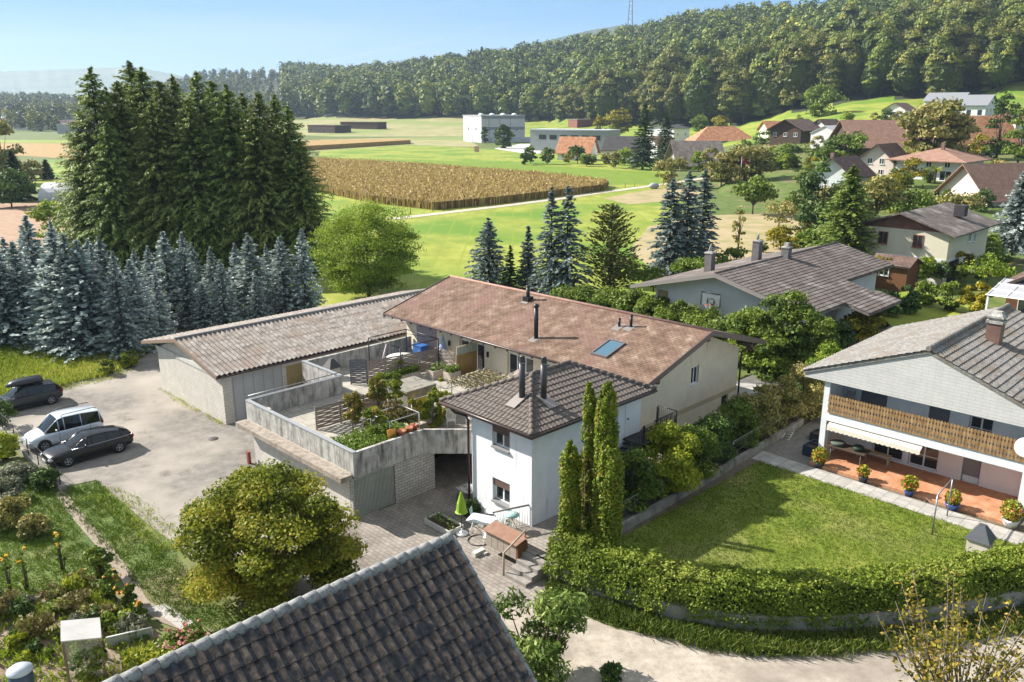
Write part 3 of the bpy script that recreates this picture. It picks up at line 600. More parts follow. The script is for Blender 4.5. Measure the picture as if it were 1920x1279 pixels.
# skylight
u0, w0 = 36.0, 28.3
d = ray(1140, 655)
for t in np.linspace(30, 90, 6001):
    X, Y, Z = d[0] * t, d[1] * t, 19 + d[2] * t; u, w = toUW(X, Y)
    if Z <= slopez(u): break
u0, w0 = u, w
mb = MB(OFF); a, b = .78, .5
def sl_(du, dw, dz): return (u0 + du, w0 + dw, slopez(u0 + du) + dz)
for (p, q, r_, s_) in ((-a, a, -b - .1, -b), (-a, a, b, b + .1), (-a - .1, -a, -b - .1, b + .1), (a, a + .1, -b - .1, b + .1)):
    mb.add([sl_(p, r_, -.02), sl_(q, r_, -.02), sl_(q, s_, -.02), sl_(p, s_, -.02), sl_(p, r_, .11), sl_(q, r_, .11), sl_(q, s_, .11), sl_(p, s_, .11)], [(0, 1, 2, 3), (4, 5, 6, 7), (0, 1, 5, 4), (1, 2, 6, 5), (2, 3, 7, 6), (3, 0, 4, 7)])
so_ = mb.build('skylight', plain('skylight_frame', (.16, .15, .15), .4, .4), mh); mb = MB(OFF); mb.quad(sl_(-a, -b, .06), sl_(a, -b, .06), sl_(a, b, .06), sl_(-a, b, .06)); mb.build('pane', plain('skylight_glass', (.05, .12, .17), .05, spec=.9), so_)

# ---------------------------------------------------------------- long garage block
BLK = mat('white_block_wall', [(.46, .43, .375), (.55, .515, .455)], 1.5, rough=.9, bump=.35, bscale=30, brick=(.42, .2, .012, (.36, .335, .295), 'wall'), bvar=.03, stain=((.40, .37, .31), .03, (1.2, 1.2, .5)))
BLKB = mat('grey_brick_wall', [(.33, .31, .28), (.44, .42, .385)], 2.5, rough=.9, bump=.4, bscale=30, brick=(.36, .155, .014, (.17, .16, .15), 'wall'))
CORR = mat('corrugated_cement', [(.115, .10, .088), (.225, .20, .178), (.33, .30, .27)], 2.2, rough=.95, bump=.3, big=((.20, .155, .125), .5, .5, .7), stain=((.07, .055, .045), .0, (2.5, 2.5, 2.5)))
CONC = mat('raw_concrete', [(.29, .275, .25), (.39, .375, .345), (.48, .465, .43)], 1.8, rough=.92, bump=.4, bscale=18, stain=((.05, .047, .04), .17, (3.6, 3.6, .8)))
CONCL = mat('pale_concrete', [(.42, .41, .37), (.52, .51, .465)], 1.0, rough=.9, bump=.2, stain=((.22, .21, .19), .05, (1.2, 1.2, .2)))
OFG = (21.45, 52, 0); g = brooted('garage_block', 'long low garage building of white blocks under a grey corrugated roof', 21.45, 52, cat='garage')
GX0, GX1 = 21.45, 43.5; GY0, GY1 = 46.72, 56.3
mb = MB(OFG); mb.box(GX0, GX0 + .25, GY0, GY1, 0, 3.1); mb.box(GX0 + .25, GX1, GY1 - .25, GY1, 0, 3.1); mb.box(GX1 - .25, GX1, GY0, GY1 - .25, 0, 3.1)
wallholes(mb, 'y', GY0, .25, GX0 + .25, GX1 - .25, 0, 3.1, [(22.05, 25.55, 0, 2.98), (25.85, 29.2, 0, 2.86), (29.8, 33, 0, 2.86)])
mb.ext([(GX0 + .02, GY0 + .1, 3.1), (GX0 + .02, GY1, 3.1), (GX0 + .02, 52.1, 4.55)], (.2, 0, 0)); mb.box(GX0 + .3, GX1 - .3, GY0 + 1.0, GY0 + 1.1, 0, 3.1, 1); mb.build('wall', [BLK, DARKIN], g)
mb = MB(OFG); mb.box(GX0 - .05, GX0, GY0 + .02, GY1 + .12, 2.98, 3.26); mb.build('ledge', CONCL, g)
mb = MB(OFG); mb.box(22.07, 25.53, GY0 + .06, GY0 + .12, 0, 2.96)
for k in range(5): mb.box(22.07 + k * .692, 22.095 + k * .692, GY0 + .045, GY0 + .06, 0, 2.96)
mb.build('garage_door', mat('pale_door', [(.33, .335, .33), (.40, .405, .40)], .8, rough=.8, wave=(.692, (.22, .22, .22), 'X')), g)['label'] = 'wide pale grey panelled door'
mb = MB(OFG)
for k in range(33): mb.box(25.87 + k * .1, 25.93 + k * .1, GY0 + .05, GY0 + .1, .05, 2.84)
mb.box(25.87, 29.18, GY0 + .08, GY0 + .13, 0, 2.86); mb.build('garage_door', plain('ochre_boards', (.34, .26, .12), .8), g)['label'] = 'ochre board door'
mb = MB(OFG); mb.box(29.82, 32.98, GY0 + .06, GY0 + .12, 0, 2.86); mb.build('garage_door', MATS['ochre_boards'], g)
mb = MB(OFG); gable_roof(mb, 21.0, 43.9, 46.45, 57.75, 3.28, 4.5, 'x', .1); rf2 = mb.build('roof', BROWNMET, g)
yr = 52.1; dl = math.hypot(5.65, 1.22)
tilefield('roof_sheet', CORR, rf2, (21.0, yr, 4.52), (1, 0, 0), (0, -5.65, -1.22), 22.9, dl, OFG, tw=.33, tl=1.45, hr=.11, hs=.02, prof='corr')
tilefield('roof_sheet', CORR, rf2, (21.0, yr, 4.52), (1, 0, 0), (0, 5.65, -1.22), 22.9, dl, OFG, tw=.33, tl=1.45, hr=.11, hs=.02, prof='corr')
mb = MB(OFG); mb.tube([(21.0, yr, 4.6), (43.9, yr, 4.6)], .12, 8); mb.build('ridge_cap', plain('grey_ridge', (.2, .19, .18), .8), rf2)
for s in (-1, 1):
    mb = MB(OFG); mb.ext([(20.94, yr + s * 5.7, 3.36), (20.94, yr, 4.6), (20.94, yr, 4.38), (20.94, yr + s * 5.7, 3.14)], (.07, 0, 0)); mb.build('bargeboard', plain('old_bargeboard', (.19, .13, .09), .8), rf2)
mb = MB(OFG); mb.tube([(21.0, 46.38, 3.22), (43.9, 46.38, 3.22)], .06, 8); mb.build('gutter', BROWNMET, rf2)

# ---------------------------------------------------------------- garage wing with the roof terrace
OFT = (19.9, 36, 0); tw_ = brooted('terrace_block', 'grey concrete garage wing carrying the walled roof terrace', 19.9, 36, cat='building')
mb = MB(OFT); wallholes(mb, 'x', 19.9, .25, 30.85, 40.1, 0, 2.1, []); wallholes(mb, 'y', 30.6, .25, 19.9, 24.95, 0, 2.1, [(19.98, 22.4, 0, 2.08)])
mb.box(24.7, 24.95, 30.85, 33.5, 0, 2.1); mb.box(20.15, 26.3, 39.85, 40.1, 0, 2.1); mb.box(26.05, 26.3, 40.1, 45.0, 0, 2.1); mb.box(26.3, 35.0, 44.8, 45.0, 0, 2.1)
wallholes(mb, 'y', 33.5, .2, 24.95, 31.5, 0, 2.1, [(26.7, 28.4, 0, 2.05)]); mb.box(31.5, 31.7, 27.6, 33.7, 0, 2.1); mb.box(26.5, 28.6, 34.8, 34.9, 0, 2.1, 1)
mb.build('wall', [BLKB, DARKIN], tw_)
mb = MB(OFT); mb.add([(19.9 - .004, w_, z_) for w_, z_ in ((30.85, 0), (40.1, 0), (40.1, 2.08), (30.85, 2.08))], [(0, 1, 2, 3)]); mb.build('side_wall', BLK, tw_)
TP = [(19.95, 30.85), (24.3, 30.7), (27.4, 27.6), (31.5, 27.6), (31.5, 29.4), (35.05, 29.4), (35.05, 45.4), (26.2, 45.4), (26.2, 40.9), (19.95, 40.9)]
mb = MB(OFT); mb.prism(TP, 2.1, 2.34, 0); mb.prism([(19.3, 30.62), (19.95, 30.62), (19.95, 40.9), (19.3, 40.9)], 2.12, 2.38, 0); mb.build('slab', mat('brown_ledge', [(.17, .14, .11), (.26, .22, .18), (.33, .29, .24)], 3, bump=.4, bscale=25), tw_)
PAVT = mat('terrace_slabs', [(.29, .265, .22), (.38, .35, .30)], 1.2, rough=.9, bump=.2, brick=(.8, .8, .02, (.16, .15, .13), 'xy'))
mb = MB(OFT); mb.add([(p[0], p[1], 2.346) for p in TP], [tuple(range(len(TP)))]); mb.build('terrace_floor', PAVT, tw_)
def parapet(p, q, z0=2.12, z1=3.42, th=.18, cap=True):
    a, b = Vector(p), Vector(q); d = (b - a).normalized(); n = Vector((-d.y, d.x)) * th / 2
    mb = MB(OFT); mb.prism([a + n, b + n, b - n, a - n], z0, z1); o = mb.build('parapet', CONC, tw_)
    if cap: mb = MB(OFT); n2 = n * 1.25; mb.prism([a + n2, b + n2, b - n2, a - n2], z1 + .003, z1 + .05); mb.build('coping', plain('zinc_coping', (.33, .34, .35), .5, .4), o)
    return o
parapet((20.15, 30.64), (20.15, 41.0)); parapet((20.25, 30.74), (24.3, 30.74), cap=False); parapet((24.36, 30.7), (27.4, 27.66), cap=False)
parapet((20.25, 40.95), (26.25, 40.95), z0=1.7); parapet((26.3, 41.0), (26.3, 45.3), z0=1.7); parapet((26.4, 45.25), (35.0, 45.25), cap=False)
mb = MB(OFT); mb.tube([(20.3, 41.12, 3.6), (26.3, 41.12, 3.6)], .03, 6)
for k in range(5): mb.tube([(20.6 + k * 1.35, 41.12, 3.4), (20.6 + k * 1.35, 41.12, 3.6)], .02, 6)
mb.build('handrail', METAL, tw_)
mb = MB(OFT)
for k in range(30): mb.box(20.0 + k * .08, 20.05 + k * .08, 30.66, 30.70, .06, 2.06)
mb.box(19.99, 22.39, 30.69, 30.74, 0, 2.07); mb.build('garage_door', mat('green_grey_sheet', [(.24, .255, .225), (.32, .335, .30)], 1.5, rough=.6, stain=((.05, .04, .03), .04, (.8, .8, 1.6))), tw_)['label'] = 'greenish grey ribbed metal gate'
mb = MB(OFT); mb.box(20.2, 21.0, 39.9, 40.8, 2.35, 3.0); mb.build('plinth', plain('beige_block', (.42, .36, .29), .9), tw_)
mb = MB(OFT); mb.box(26.4, 28.3, 34.6, 36.4, 2.35, 3.85); mb.box(26.3, 28.4, 34.5, 36.5, 3.85, 3.98); mb.build('stair_head', mat('mossy_concrete', [(.16, .15, .12), (.27, .25, .21)], 4, bump=.5, stain=((.05, .05, .04), .12, (2, 2, .5))), tw_)['label'] = 'square concrete stair head with a flat slab top'
mb = MB(OFT); mb.box(25.0, 26.3, 36.9, 37.05, 2.35, 3.15); mb.build('low_wall', CONCL, tw_)
mb = MB(OFT); mb.box(24.98, 25.5, 31.3, 32.2, .15, .85); mb.tube([(25.25, 32.0, .85), (25.25, 32.0, 2.1)], .07, 8); mb.build('boiler', CONC, tw_)

# ---------------------------------------------------------------- white tower house
PLW = mat('white_plaster', [(.64, .66, .68), (.74, .76, .78)], 1.5, bump=.35, bscale=70, stain=((.50, .50, .49), .02, (1.6, 1.6, .2)))
TILE = mat('brown_clay_tile', [(.07, .058, .05), (.125, .104, .09), (.185, .155, .135)], 6, rough=.75, bump=.3, bscale=30, big=((.13, .105, .09), .8, .5, .7))
OFW = (24.5, 23.3, 0); tr_ = thing('tower_house', 'narrow white two storey house with hipped brown tiled roof and two flues', 'house', UW(24.55, 23.3, 0), A45 - R(1.0)); OFW = (24.55, 23.3, 0)
mb = MB(OFW); wins = [(24.72, 25.9, 3.9, 5.0), (24.72, 25.9, 1.12, 2.3)]
wallholes(mb, 'x', 24.55, .3, 23.3, 27.35, 0, 5.35, wins); wallholes(mb, 'y', 23.3, .3, 24.85, 32.4, 0, 5.35, [(29.85, 30.6, 3.6, 4.75)]); mb.box(24.85, 32.4, 27.05, 27.35, 0, 5.35); mb.box(32.1, 32.4, 23.6, 27.05, 0, 5.35)
mb.box(25.3, 25.35, 23.6, 27.05, .1, 5.3, 1); mb.box(24.85, 32.1, 24.2, 24.25, .1, 5.3, 1); mb.build('wall', [PLW, DARKIN], tr_)
for k, (a, b, z0, z1) in enumerate(wins):
    o = window(tr_, 'x', 24.72, a + .03, b - .03, z0 + .04, z1, OFW, mull=1, sill=False, fw=.07)
    mb = MB(OFW); mb.box(24.45, 24.72, a, b, z0 - .05, z0 + .03); mb.build('sill', plain('grey_sill', (.2, .2, .2), .7), o)
    mb = MB(OFW)
    for j in range(7): mb.box(24.60 + .0 * j, 24.63, a + .02, b - .02, z1 - .06 - j * .055, z1 - .015 - j * .055)
    mb.box(24.56, 24.7, a + .01, b - .01, z1 - .02, z1); mb.build('blind', plain('brown_blind', (.12, .075, .06), .6), o)
window(tr_, 'y', 23.42, 29.88, 30.57, 3.62, 4.73, OFW, mull=0)
mb = MB(OFW); mb.box(31.15, 32.2, 23.26, 23.3, 3.2, 5.2); mb.build('door', FRAMEW, tr_)
mb = MB(OFW); mb.box(31.25, 31.33, 23.2, 23.26, 4.1, 4.2); mb.build('handle', METAL, tr_)
# hipped roof
EX0, EX1, EY0, EY1, EZ, PZ = 24.0, 32.85, 22.8, 28.95, 5.42, 6.78; ym = (EY0 + EY1) / 2; hw = (EY1 - EY0) / 2
a1 = Vector((EX0 + hw, ym, PZ)); a2 = Vector((EX1 - hw, ym, PZ)); c00 = Vector((EX0, EY0, EZ)); c01 = Vector((EX0, EY1, EZ)); c10 = Vector((EX1, EY0, EZ)); c11 = Vector((EX1, EY1, EZ))
mb = MB(OFW); lo = lambda v: v - Vector((0, 0, .1))
mb.add([c00, c10, c11, c01, a1, a2], [(0, 1, 5, 4), (1, 2, 5), (2, 3, 4, 5), (3, 0, 4), (0, 3, 2, 1)]); rt = mb.build('roof', TILE, tr_)
def hipplane(c, a, inside):                                        # vertical plane through the hip; outer side is removed
    d = (a - c); n = Vector((d.y, -d.x, 0)).normalized()
    if n.dot(inside - c) > 0: n = -n
    return (c, n)
Tl = math.hypot(hw, PZ - EZ)
mid = Vector((28.5, EY0 + .3, EZ))
tilefield('tiles', TILE, rt, (EX0 - .03, ym, PZ + .02), (1, 0, 0), (0, -hw, EZ - PZ), EX1 - EX0 + .06, Tl, OFW, tw=.25, tl=.33, hr=.042, hs=.042, planes=[hipplane(c00, a1, mid), hipplane(c10, a2, mid)])
mid = Vector((EX0 + .3, ym, EZ))
tilefield('tiles', TILE, rt, (EX0 + hw, EY0 - .03, PZ + .02), (0, 1, 0), (-hw, 0, EZ - PZ), EY1 - EY0 + .06, Tl, OFW, tw=.25, tl=.33, hr=.042, hs=.042, planes=[hipplane(c00, a1, mid), hipplane(c01, a1, mid)])
mid = Vector((28.5, EY1 - .3, EZ))
tilefield('tiles', TILE, rt, (EX0 - .03, ym, PZ + .02), (1, 0, 0), (0, hw, EZ - PZ), EX1 - EX0 + .06, Tl, OFW, tw=.25, tl=.33, hr=.042, hs=.042, planes=[hipplane(c01, a1, mid), hipplane(c11, a2, mid)])
def ridgetiles(parent, p, q, off, m, r_=.13, step=.36):
    mb = MB(off); p, q = Vector(p), Vector(q); n = max(2, int((q - p).length / step))
    for k in range(n): a = p.lerp(q, k / n); b = p.lerp(q, (k + 1.12) / n); mb.tube([a, b], [r_ * .86, r_], 8)
    return mb.build('ridge_tiles', m, parent)
up_ = Vector((0, 0, .06))
for p, q in ((a1, c00), (a1, c01), (a1, a2), (a2, c10), (a2, c11)): ridgetiles(rt, p + up_, q + up_, OFW, TILE)
mb = MB(OFW); mb.tube([(EX0 - .08, EY1, EZ - .03), (EX0 - .08, EY0 - .08, EZ - .03), (EX1, EY0 - .08, EZ - .03)], .075, 8); mb.box(EX0, EX0 + .04, EY0, EY1, EZ - .18, EZ - .02); mb.box(EX0 + .04, EX1, EY0, EY0 + .04, EZ - .18, EZ - .02); mb.build('gutter', BROWNMET, rt)
mb = MB(OFW); mb.tube([(24.0, 28.3, 5.3), (24.15, 28.1, 5.05), (24.4, 27.55, 4.95), (24.43, 27.45, 4.7), (24.43, 27.45, .6)], .06, 8); mb.build('downpipe', BROWNMET, tr_)
for px, py, hh in ((990, 757, 1.75), (1017, 752, 1.75)):
    bu, bw = (25.65, 25.05) if px == 990 else (26.35, 24.35)
    z0 = EZ + min(bu - EX0, bw - EY0) / hw * (PZ - EZ); mb = MB(OFW); mb.cyl((bu, bw, z0 - .1), (bu, bw, z0 + hh), .15, 14); mb.lathe([(.15, hh), (.12, hh + .28), (.13, hh + .3), (.01, hh + .32)], (bu, bw, z0), 14); o = mb.build('chimney_flue', plain('grey_flue', (.06, .058, .062), .45, .3), tr_)
    mb = MB(OFW); mb.lathe([(.17, hh - .02), (.165, hh + .04)], (bu, bw, z0), 14); mb.build('collar', METAL, o)
    if px == 990: k = (PZ - EZ) / hw; mb = MB(OFW); mb.add([(bu - .75, bw - .25, z0 - .75 * k + .14), (bu + .2, bw - .25, z0 + .2 * k + .14), (bu + .2, bw + .35, z0 + .2 * k + .14), (bu - .75, bw + .35, z0 - .75 * k + .14)], [(0, 1, 2, 3)])
    else: mb = MB(OFW); k = (PZ - EZ) / hw; mb.add([(bu - .3, bw - .7, z0 - .7 * k + .14), (bu + .3, bw - .7, z0 - .7 * k + .14), (bu + .3, bw + .2, z0 + .2 * k + .14), (bu - .3, bw + .2, z0 + .2 * k + .14)], [(0, 1, 2, 3)])
    mb.build('flashing', MATS['lead_sheet'], o)
# metal landing and stair
bl = brooted('metal_staircase', 'black steel landing and stair with bar railing at the white side door', 33, 22.5, cat='staircase'); OFB = (33, 22.5, 0)
mb = MB(OFB); mb.box(31.0, 33.9, 21.9, 23.2, 3.1, 3.16)
for x_, y_ in ((33.8, 21.98), (33.8, 23.1), (31.1, 21.98)): mb.box(x_ - .04, x_ + .04, y_ - .04, y_ + .04, .7, 4.15)
mb.build('landing', DARKMET, bl)
def railing(p, q, z0, z1, parent, off, n, m=DARKMET, nm='railing', r_=.014):
    mb = MB(off); p, q = Vector(p), Vector(q); h = z1 - z0
    mb.tube([p + Vector((0, 0, h)), q + Vector((0, 0, h))], .028, 6); mb.tube([p + Vector((0, 0, .08)), q + Vector((0, 0, .08))], .02, 6)
    for k in range(n + 1): a = p.lerp(q, k / n); mb.tube([a + Vector((0, 0, .05)), a + Vector((0, 0, h))], r_, 5)
    return mb.build(nm, m, parent)
railing((33.85, 21.95, 3.15), (33.85, 23.15, 3.15), 3.15, 4.2, bl, OFB, 10); railing((31.9, 21.95, 3.15), (33.85, 21.95, 3.15), 3.15, 4.2, bl, OFB, 16)
railing((31.0, 21.95, 3.15), (27.9, 21.95, .8), 3.15, 4.15, bl, OFB, 22); mb = MB(OFB)
for k in range(13): mb.box(30.98 - .24 * (k + 1), 31.0 - .24 * k, 22.0, 23.0, 3.0 - .18 * k, 3.04 - .18 * k)
mb.build('steps', DARKMET, bl)
# ---------------------------------------------------------------- ground around the houses
YARD = mat('yard_asphalt', [(.11, .10, .09), (.185, .168, .148), (.27, .247, .218)], 1.3, detail=12, rough=.95, bump=.5, bscale=40, big=((.33, .295, .25), .11, .44, .60), stain=((.10, .085, .07), .03, (.35, .35, .35)))
GRAV = mat('gravel', [(.22, .195, .165), (.32, .285, .245), (.42, .38, .33)], .7, rough=.95, bump=.7, bscale=30, big=((.24, .21, .175), .25, .5, .68))
PAVE = mat('paver_courtyard', [(.22, .19, .165), (.31, .275, .24)], 1.2, rough=.92, bump=.4, bscale=25, brick=(.34, .22, .012, (.12, .11, .09), 'yx'), big=((.17, .145, .125), .5, .5, .66))
PAVL = mat('path_slabs', [(.30, .285, .26), (.40, .38, .35)], 1.5, rough=.92, bump=.2, brick=(.6, .6, .015, (.2, .19, .17), 'xy'))
DRIVE = mat('dark_drive', [(.10, .095, .09), (.17, .16, .15)], 1.5, rough=.95, bump=.4)
def usheet(name, uwpts, m, z, kind='structure'):                   # polygon given on the building grid, kept in a turned object so patterns follow the grid
    mb = MB(); mb.add([(p[0], p[1], 0) for p in uwpts], [tuple(range(len(uwpts)))]); o = mb.build(name, m); o.rotation_euler = (0, 0, A45); o.location = (0, 0, z); o['kind'] = kind; return o
YP = [at(*p) for p in ((-400, 800), (-200, 775), (0, 748), (115, 724), (195, 706), (240, 688), (290, 655), (330, 615), (345, 598), (420, 640), (480, 700), (700, 800), (720, 900), (700, 1010), (660, 1100), (470, 1130), (330, 1020), (280, 985), (180, 900), (112, 915), (55, 860), (0, 800), (-300, 900))]
struct(sheet('yard', [p for p in YP], YARD, .006))
GP_ = [at(*p) for p in ((112, 915), (180, 897), (330, 850), (470, 820), (640, 950), (680, 1100), (640, 1180), (480, 1150), (330, 1040), (270, 985), (200, 940), (165, 922))]
x, y = scatter(YP, 3000)
usheet('courtyard', [(18.6, 30.6), (24.92, 30.6), (24.92, 27.3), (24.55, 23.3), (23.1, 24), (22.7, 20.3), (21.9, 19.0), (19.8, 20.6), (17.6, 24.5), (17.0, 29.6)], PAVE, .016)
usheet('recess_floor', [(24.9, 27.0), (31.5, 27.0), (31.5, 33.5), (24.95, 33.5)], PAVE, .02)
ROADM = mat('gravel_road', [(.22, .19, .155), (.345, .30, .245), (.46, .41, .345)], 1.3, detail=12, rough=.95, bump=.6, bscale=25, big=((.20, .17, .14), .3, .5, .7))
RD = pxpoly([(880, 1130), (960, 1160), (1040, 1195), (1130, 1232), (1300, 1262), (1500, 1268), (1700, 1255), (1920, 1222), (2300, 1150), (2900, 1030)])
struct(sheet('road', ribbon(RD, 3.6), ROADM, .012)); struct(sheet('lane', pxpoly([(820, 1060), (930, 1040), (1040, 1110), (1060, 1200), (1130, 1290), (1000, 1330), (880, 1200)]), ROADM, .008))
# raised ground of the neighbour and of the platform
Z1 = .7
LW = mat('weathered_low_wall', [(.20, .185, .155), (.31, .29, .25)], 2, bump=.4, stain=((.07, .07, .05), .12, (1.5, 1.5, .4)))
edge = [(22.85, 20.5), (23.15, 18.3), (23.95, 15.2), (25.3, 12.9), (27.3, 10.8), (30.8, 8.1), (35.8, 5.2), (42, 2.8), (60, -6)]
PL = [(24.2, 23.9), (22.95, 23.9)] + edge + [(75, -6), (75, 26), (34.8, 26), (34.8, 24.6), (24.2, 24.6)]
LAWN = mat('lawn', [(.08, .112, .010), (.135, .172, .018), (.205, .215, .04)], .55, bump=.9, bscale=18, big=((.20, .20, .06), .33, .52, .72))
mb = MB(); mb.prism([UW(*p)[:2] for p in PL], -.3, Z1); o = mb.build('terrace_ground', mat('garden_earth', [(.09, .075, .05), (.17, .14, .10)], 2, bump=.5)); o['kind'] = 'structure'
usheet('platform', [(24.3, 24.3), (23.0, 23.9), (22.95, 20.9), (24.3, 20.9), (26.2, 20.6), (44, 21.2), (46, 26), (34.8, 26), (34.8, 24.3)], PAVE, Z1 + .006)
LA = [(24.6, 20.0), (24.2, 17.3), (25.2, 14.6), (26.8, 12.4), (29.2, 10.3), (33.5, 7.5), (38.2, 5.4), (38.4, 7.4), (38.6, 19.6), (27, 19.8)]
usheet('lawn', LA, LAWN, Z1 + .012)
usheet('garden_path', [(38.5, 20.1), (38.3, 5.2), (39.6, 5.2), (39.75, 17.2), (39.9, 20.2)], PAVL, Z1 + .018)
usheet('side_paving', [(39.6, 20.2), (39.6, 17.2), (53, 17.4), (53, 20.5), (44, 20.3)], mat('herringbone_paving', [(.16, .15, .135), (.24, .225, .2)], 3, bump=.4, brick=(.2, .1, .01, (.09, .085, .07), 'xy')), Z1 + .014)
usheet('back_path', [(45.6, 27.5), (60, 27.5), (66, 22), (60, 20.3), (45.6, 20.6)], DRIVE, Z1 + .022)
usheet('sunny_paving', [(46.5, 27.2), (49.5, 27.2), (51.5, 24.2), (48.3, 24.0)], PAVL, Z1 + .03)
# retaining wall along the road and low wall along the lawn
def wallpath(name, pts, z0, z1, th, m, label, cat='wall', grp=None, cap=None):
    P = [Vector(UW(*p)[:2]) for p in pts]; mb = MB(); c = P[0]; n_ = len(P); Lf = []; Rt = []
    for i in range(n_):
        d = (P[min(n_ - 1, i + 1)] - P[max(0, i - 1)]).normalized(); n = Vector((-d.y, d.x)) * th / 2; Lf.append(P[i] + n); Rt.append(P[i] - n)
    mb.off = (c.x, c.y, 0); mb.prism(Lf + Rt[::-1], z0, z1); o = mb.build(name, m, None, (c.x, c.y, 0)); tag(o, label, cat, grp); return o
wallpath('retaining_wall', [(u - .12, w - .05) for u, w in edge], -.3, Z1 + .12, .22, LW, 'long weathered concrete wall carrying the big clipped hedge above the road')
wallpath('garden_wall', [(26.3, 20.1), (34.3, 20.15), (45.2, 20.5)], .3, Z1 + .42, .2, LW, 'low straight concrete wall between the lawn and the shrub strip')
wallpath('platform_wall', [(24.0, 24.3), (22.95, 23.95), (22.9, 21.4)], -.3, Z1 + .06, .16, LW, 'short mouldy wall under the wooden cupboard beside the paved yard')
wallpath('yard_wall', [(11.15, 43.9), (11.15, 49.5), (11.3, 58), (11.4, 66)], -.2, .28, .3, LW, 'low concrete kerb wall along the car park by the garden')
# mesh fence on the garden wall and at the car park
def meshfence(name, pts, h, z, label, n_, grp=None, r_=.02, step=.25, m=METAL):
    P = [Vector(UW(*p, z)) for p in pts]; c = P[0]; root = thing(name, label, 'fence', tuple(c), 0, grp)
    for i in range(n_ + 1):
        f = i / n_ * (len(P) - 1); k = min(int(f), len(P) - 2); p = P[k].lerp(P[k + 1], f - k) - c; mb = MB(); mb.cyl(p, p + Vector((0, 0, h)), r_ * 1.4, 6); mb.build('post', m, root)
    mb = MB()
    for a, b in zip(P, P[1:]):
        a, b = a - c, b - c; L_ = (b - a).length
        for zz in np.arange(.08, h, step): mb.tube([a + Vector((0, 0, zz)), b + Vector((0, 0, zz))], .004, 4)
        for k in range(int(L_ / step)): q = a.lerp(b, k / (L_ / step)); mb.tube([q + Vector((0, 0, .05)), q + Vector((0, 0, h))], .0035, 4)
        mb.tube([a + Vector((0, 0, h)), b + Vector((0, 0, h))], .012, 5)
    mb.build('wire_mesh', m, root); return root
meshfence('wire_fence', [(26.4, 20.25), (34.3, 20.3), (45, 20.65)], .95, Z1 + .4, 'thin wire mesh fence with steel posts on the low wall beside the lawn', 8)
meshfence('wire_fence', [(11.1, 44.2), (11.1, 49.5), (11.3, 58)], 1.1, .2, 'dark wire fence beside the parked cars', 6, m=DARKMET)
# steps, wooden cupboard, railing
st = brooted('entrance_steps', 'four grey stone steps with a short wooden post rail up to the tower platform', 22.6, 21, cat='steps'); OS = (22.6, 21, 0)
for k in range(4): mb = MB(OS); mb.box(21.55 + k * .35, 23.1, 20.75, 22.0, k * .175, (k + 1) * .175); mb.build('step', mat('step_stone', [(.19, .17, .15), (.28, .26, .235)], 3, bump=.3), st)
mb = MB(OS); mb.tube([(21.6, 22.1, 0), (21.6, 22.1, 1.05), (22.9, 22.1, 1.6), (22.9, 22.1, .7)], .045, 8); mb.build('rail', mat('pale_rail_wood', [(.3, .24, .17), (.38, .31, .23)], 4), st)
cb = brooted('garden_cupboard', 'grey plank garden cupboard with a reddish lid on the platform edge', 22.7, 23.0, .32, cat='cupboard'); OC = (22.95, 23.0, 0)
mb = MB(OC); mb.box(22.62, 23.18, 22.1, 24.0, .08, .8)
for k in range(5): mb.box(22.6, 22.62, 22.1 + k * .38 + .01, 22.1 + (k + 1) * .38 - .01, .1, .78)
mb.build('body', mat('grey_planks', [(.26, .22, .18), (.36, .31, .26)], 3, stretch=(1, 1, 5), wave=(.12, (.12, .1, .08), 'Z')), cb); mb = MB(OC); mb.ext([(22.5, 22.0, .8), (23.3, 22.0, .95), (23.3, 22.0, .99), (22.5, 22.0, .84)], (0, 2.1, 0)); mb.build('lid', mat('red_brown_lid', [(.2, .11, .075), (.27, .16, .11)], 3), cb)
mb = MB(OC); mb.box(22.6, 23.2, 22.0, 22.1, .05, .82); mb.build('side_panel', WOODB, cb)
rl = brooted('hand_railing', 'white bar hand railing with a grey top rail at the tower corner', 24, 23.6, Z1, cat='railing'); OR = (24, 23.6, 0)
railing((23.0, 24.1, 0), (24.5, 23.5, 0), 0, 1.0, rl, OR, 12, FRAMEW, 'balusters'); mb = MB(OR); mb.tube([(22.9, 24.14, 1.02), (24.6, 23.46, 1.02)], .045, 8); mb.build('top_rail', plain('taupe_rail', (.22, .2, .18), .5), rl)

# ---------------------------------------------------------------- right neighbour house
PINK = mat('pinkish_render', [(.66, .60, .585), (.74, .68, .66)], 1.0, bump=.2, bscale=60)
TILEG = mat('grey_tile', [(.125, .118, .11), (.20, .19, .175), (.27, .255, .235)], 5, rough=.85, bump=.35, bscale=25, big=((.17, .14, .11), .7, .5, .7))
CLAD = mat('white_cladding', [(.47, .465, .45), (.55, .54, .52)], 1.2, rough=.8, bump=.15, brick=(.62, .16, .008, (.34, .335, .325), 'wall'), bvar=.02)
ON = (41.1, 12.65, 0); hn = brooted('balcony_house', 'large white gabled house with a long wooden plank balcony and orange tiled terrace', 41.1, 12.65, cat='house')
yl, yr_, XF, XB = 17.6, 7.7, 41.1, 52.2; pk = 12.65
mb = MB(ON); glz = [(12.15, 13.65, .95, 2.95), (13.9, 15.55, .95, 2.95), (15.7, 17.0, 1.6, 2.95), (10.2, 11.05, .75, 2.8)]
wallholes(mb, 'x', 43.2, .3, yr_, yl, .7, 3.1, glz); wallholes(mb, 'x', 43.0, .3, yr_, yl, 3.1, 5.35, [(15.0, 16.4, 3.3, 5.0), (11.9, 12.9, 3.3, 5.0), (9.9, 11.0, 3.3, 5.0)])
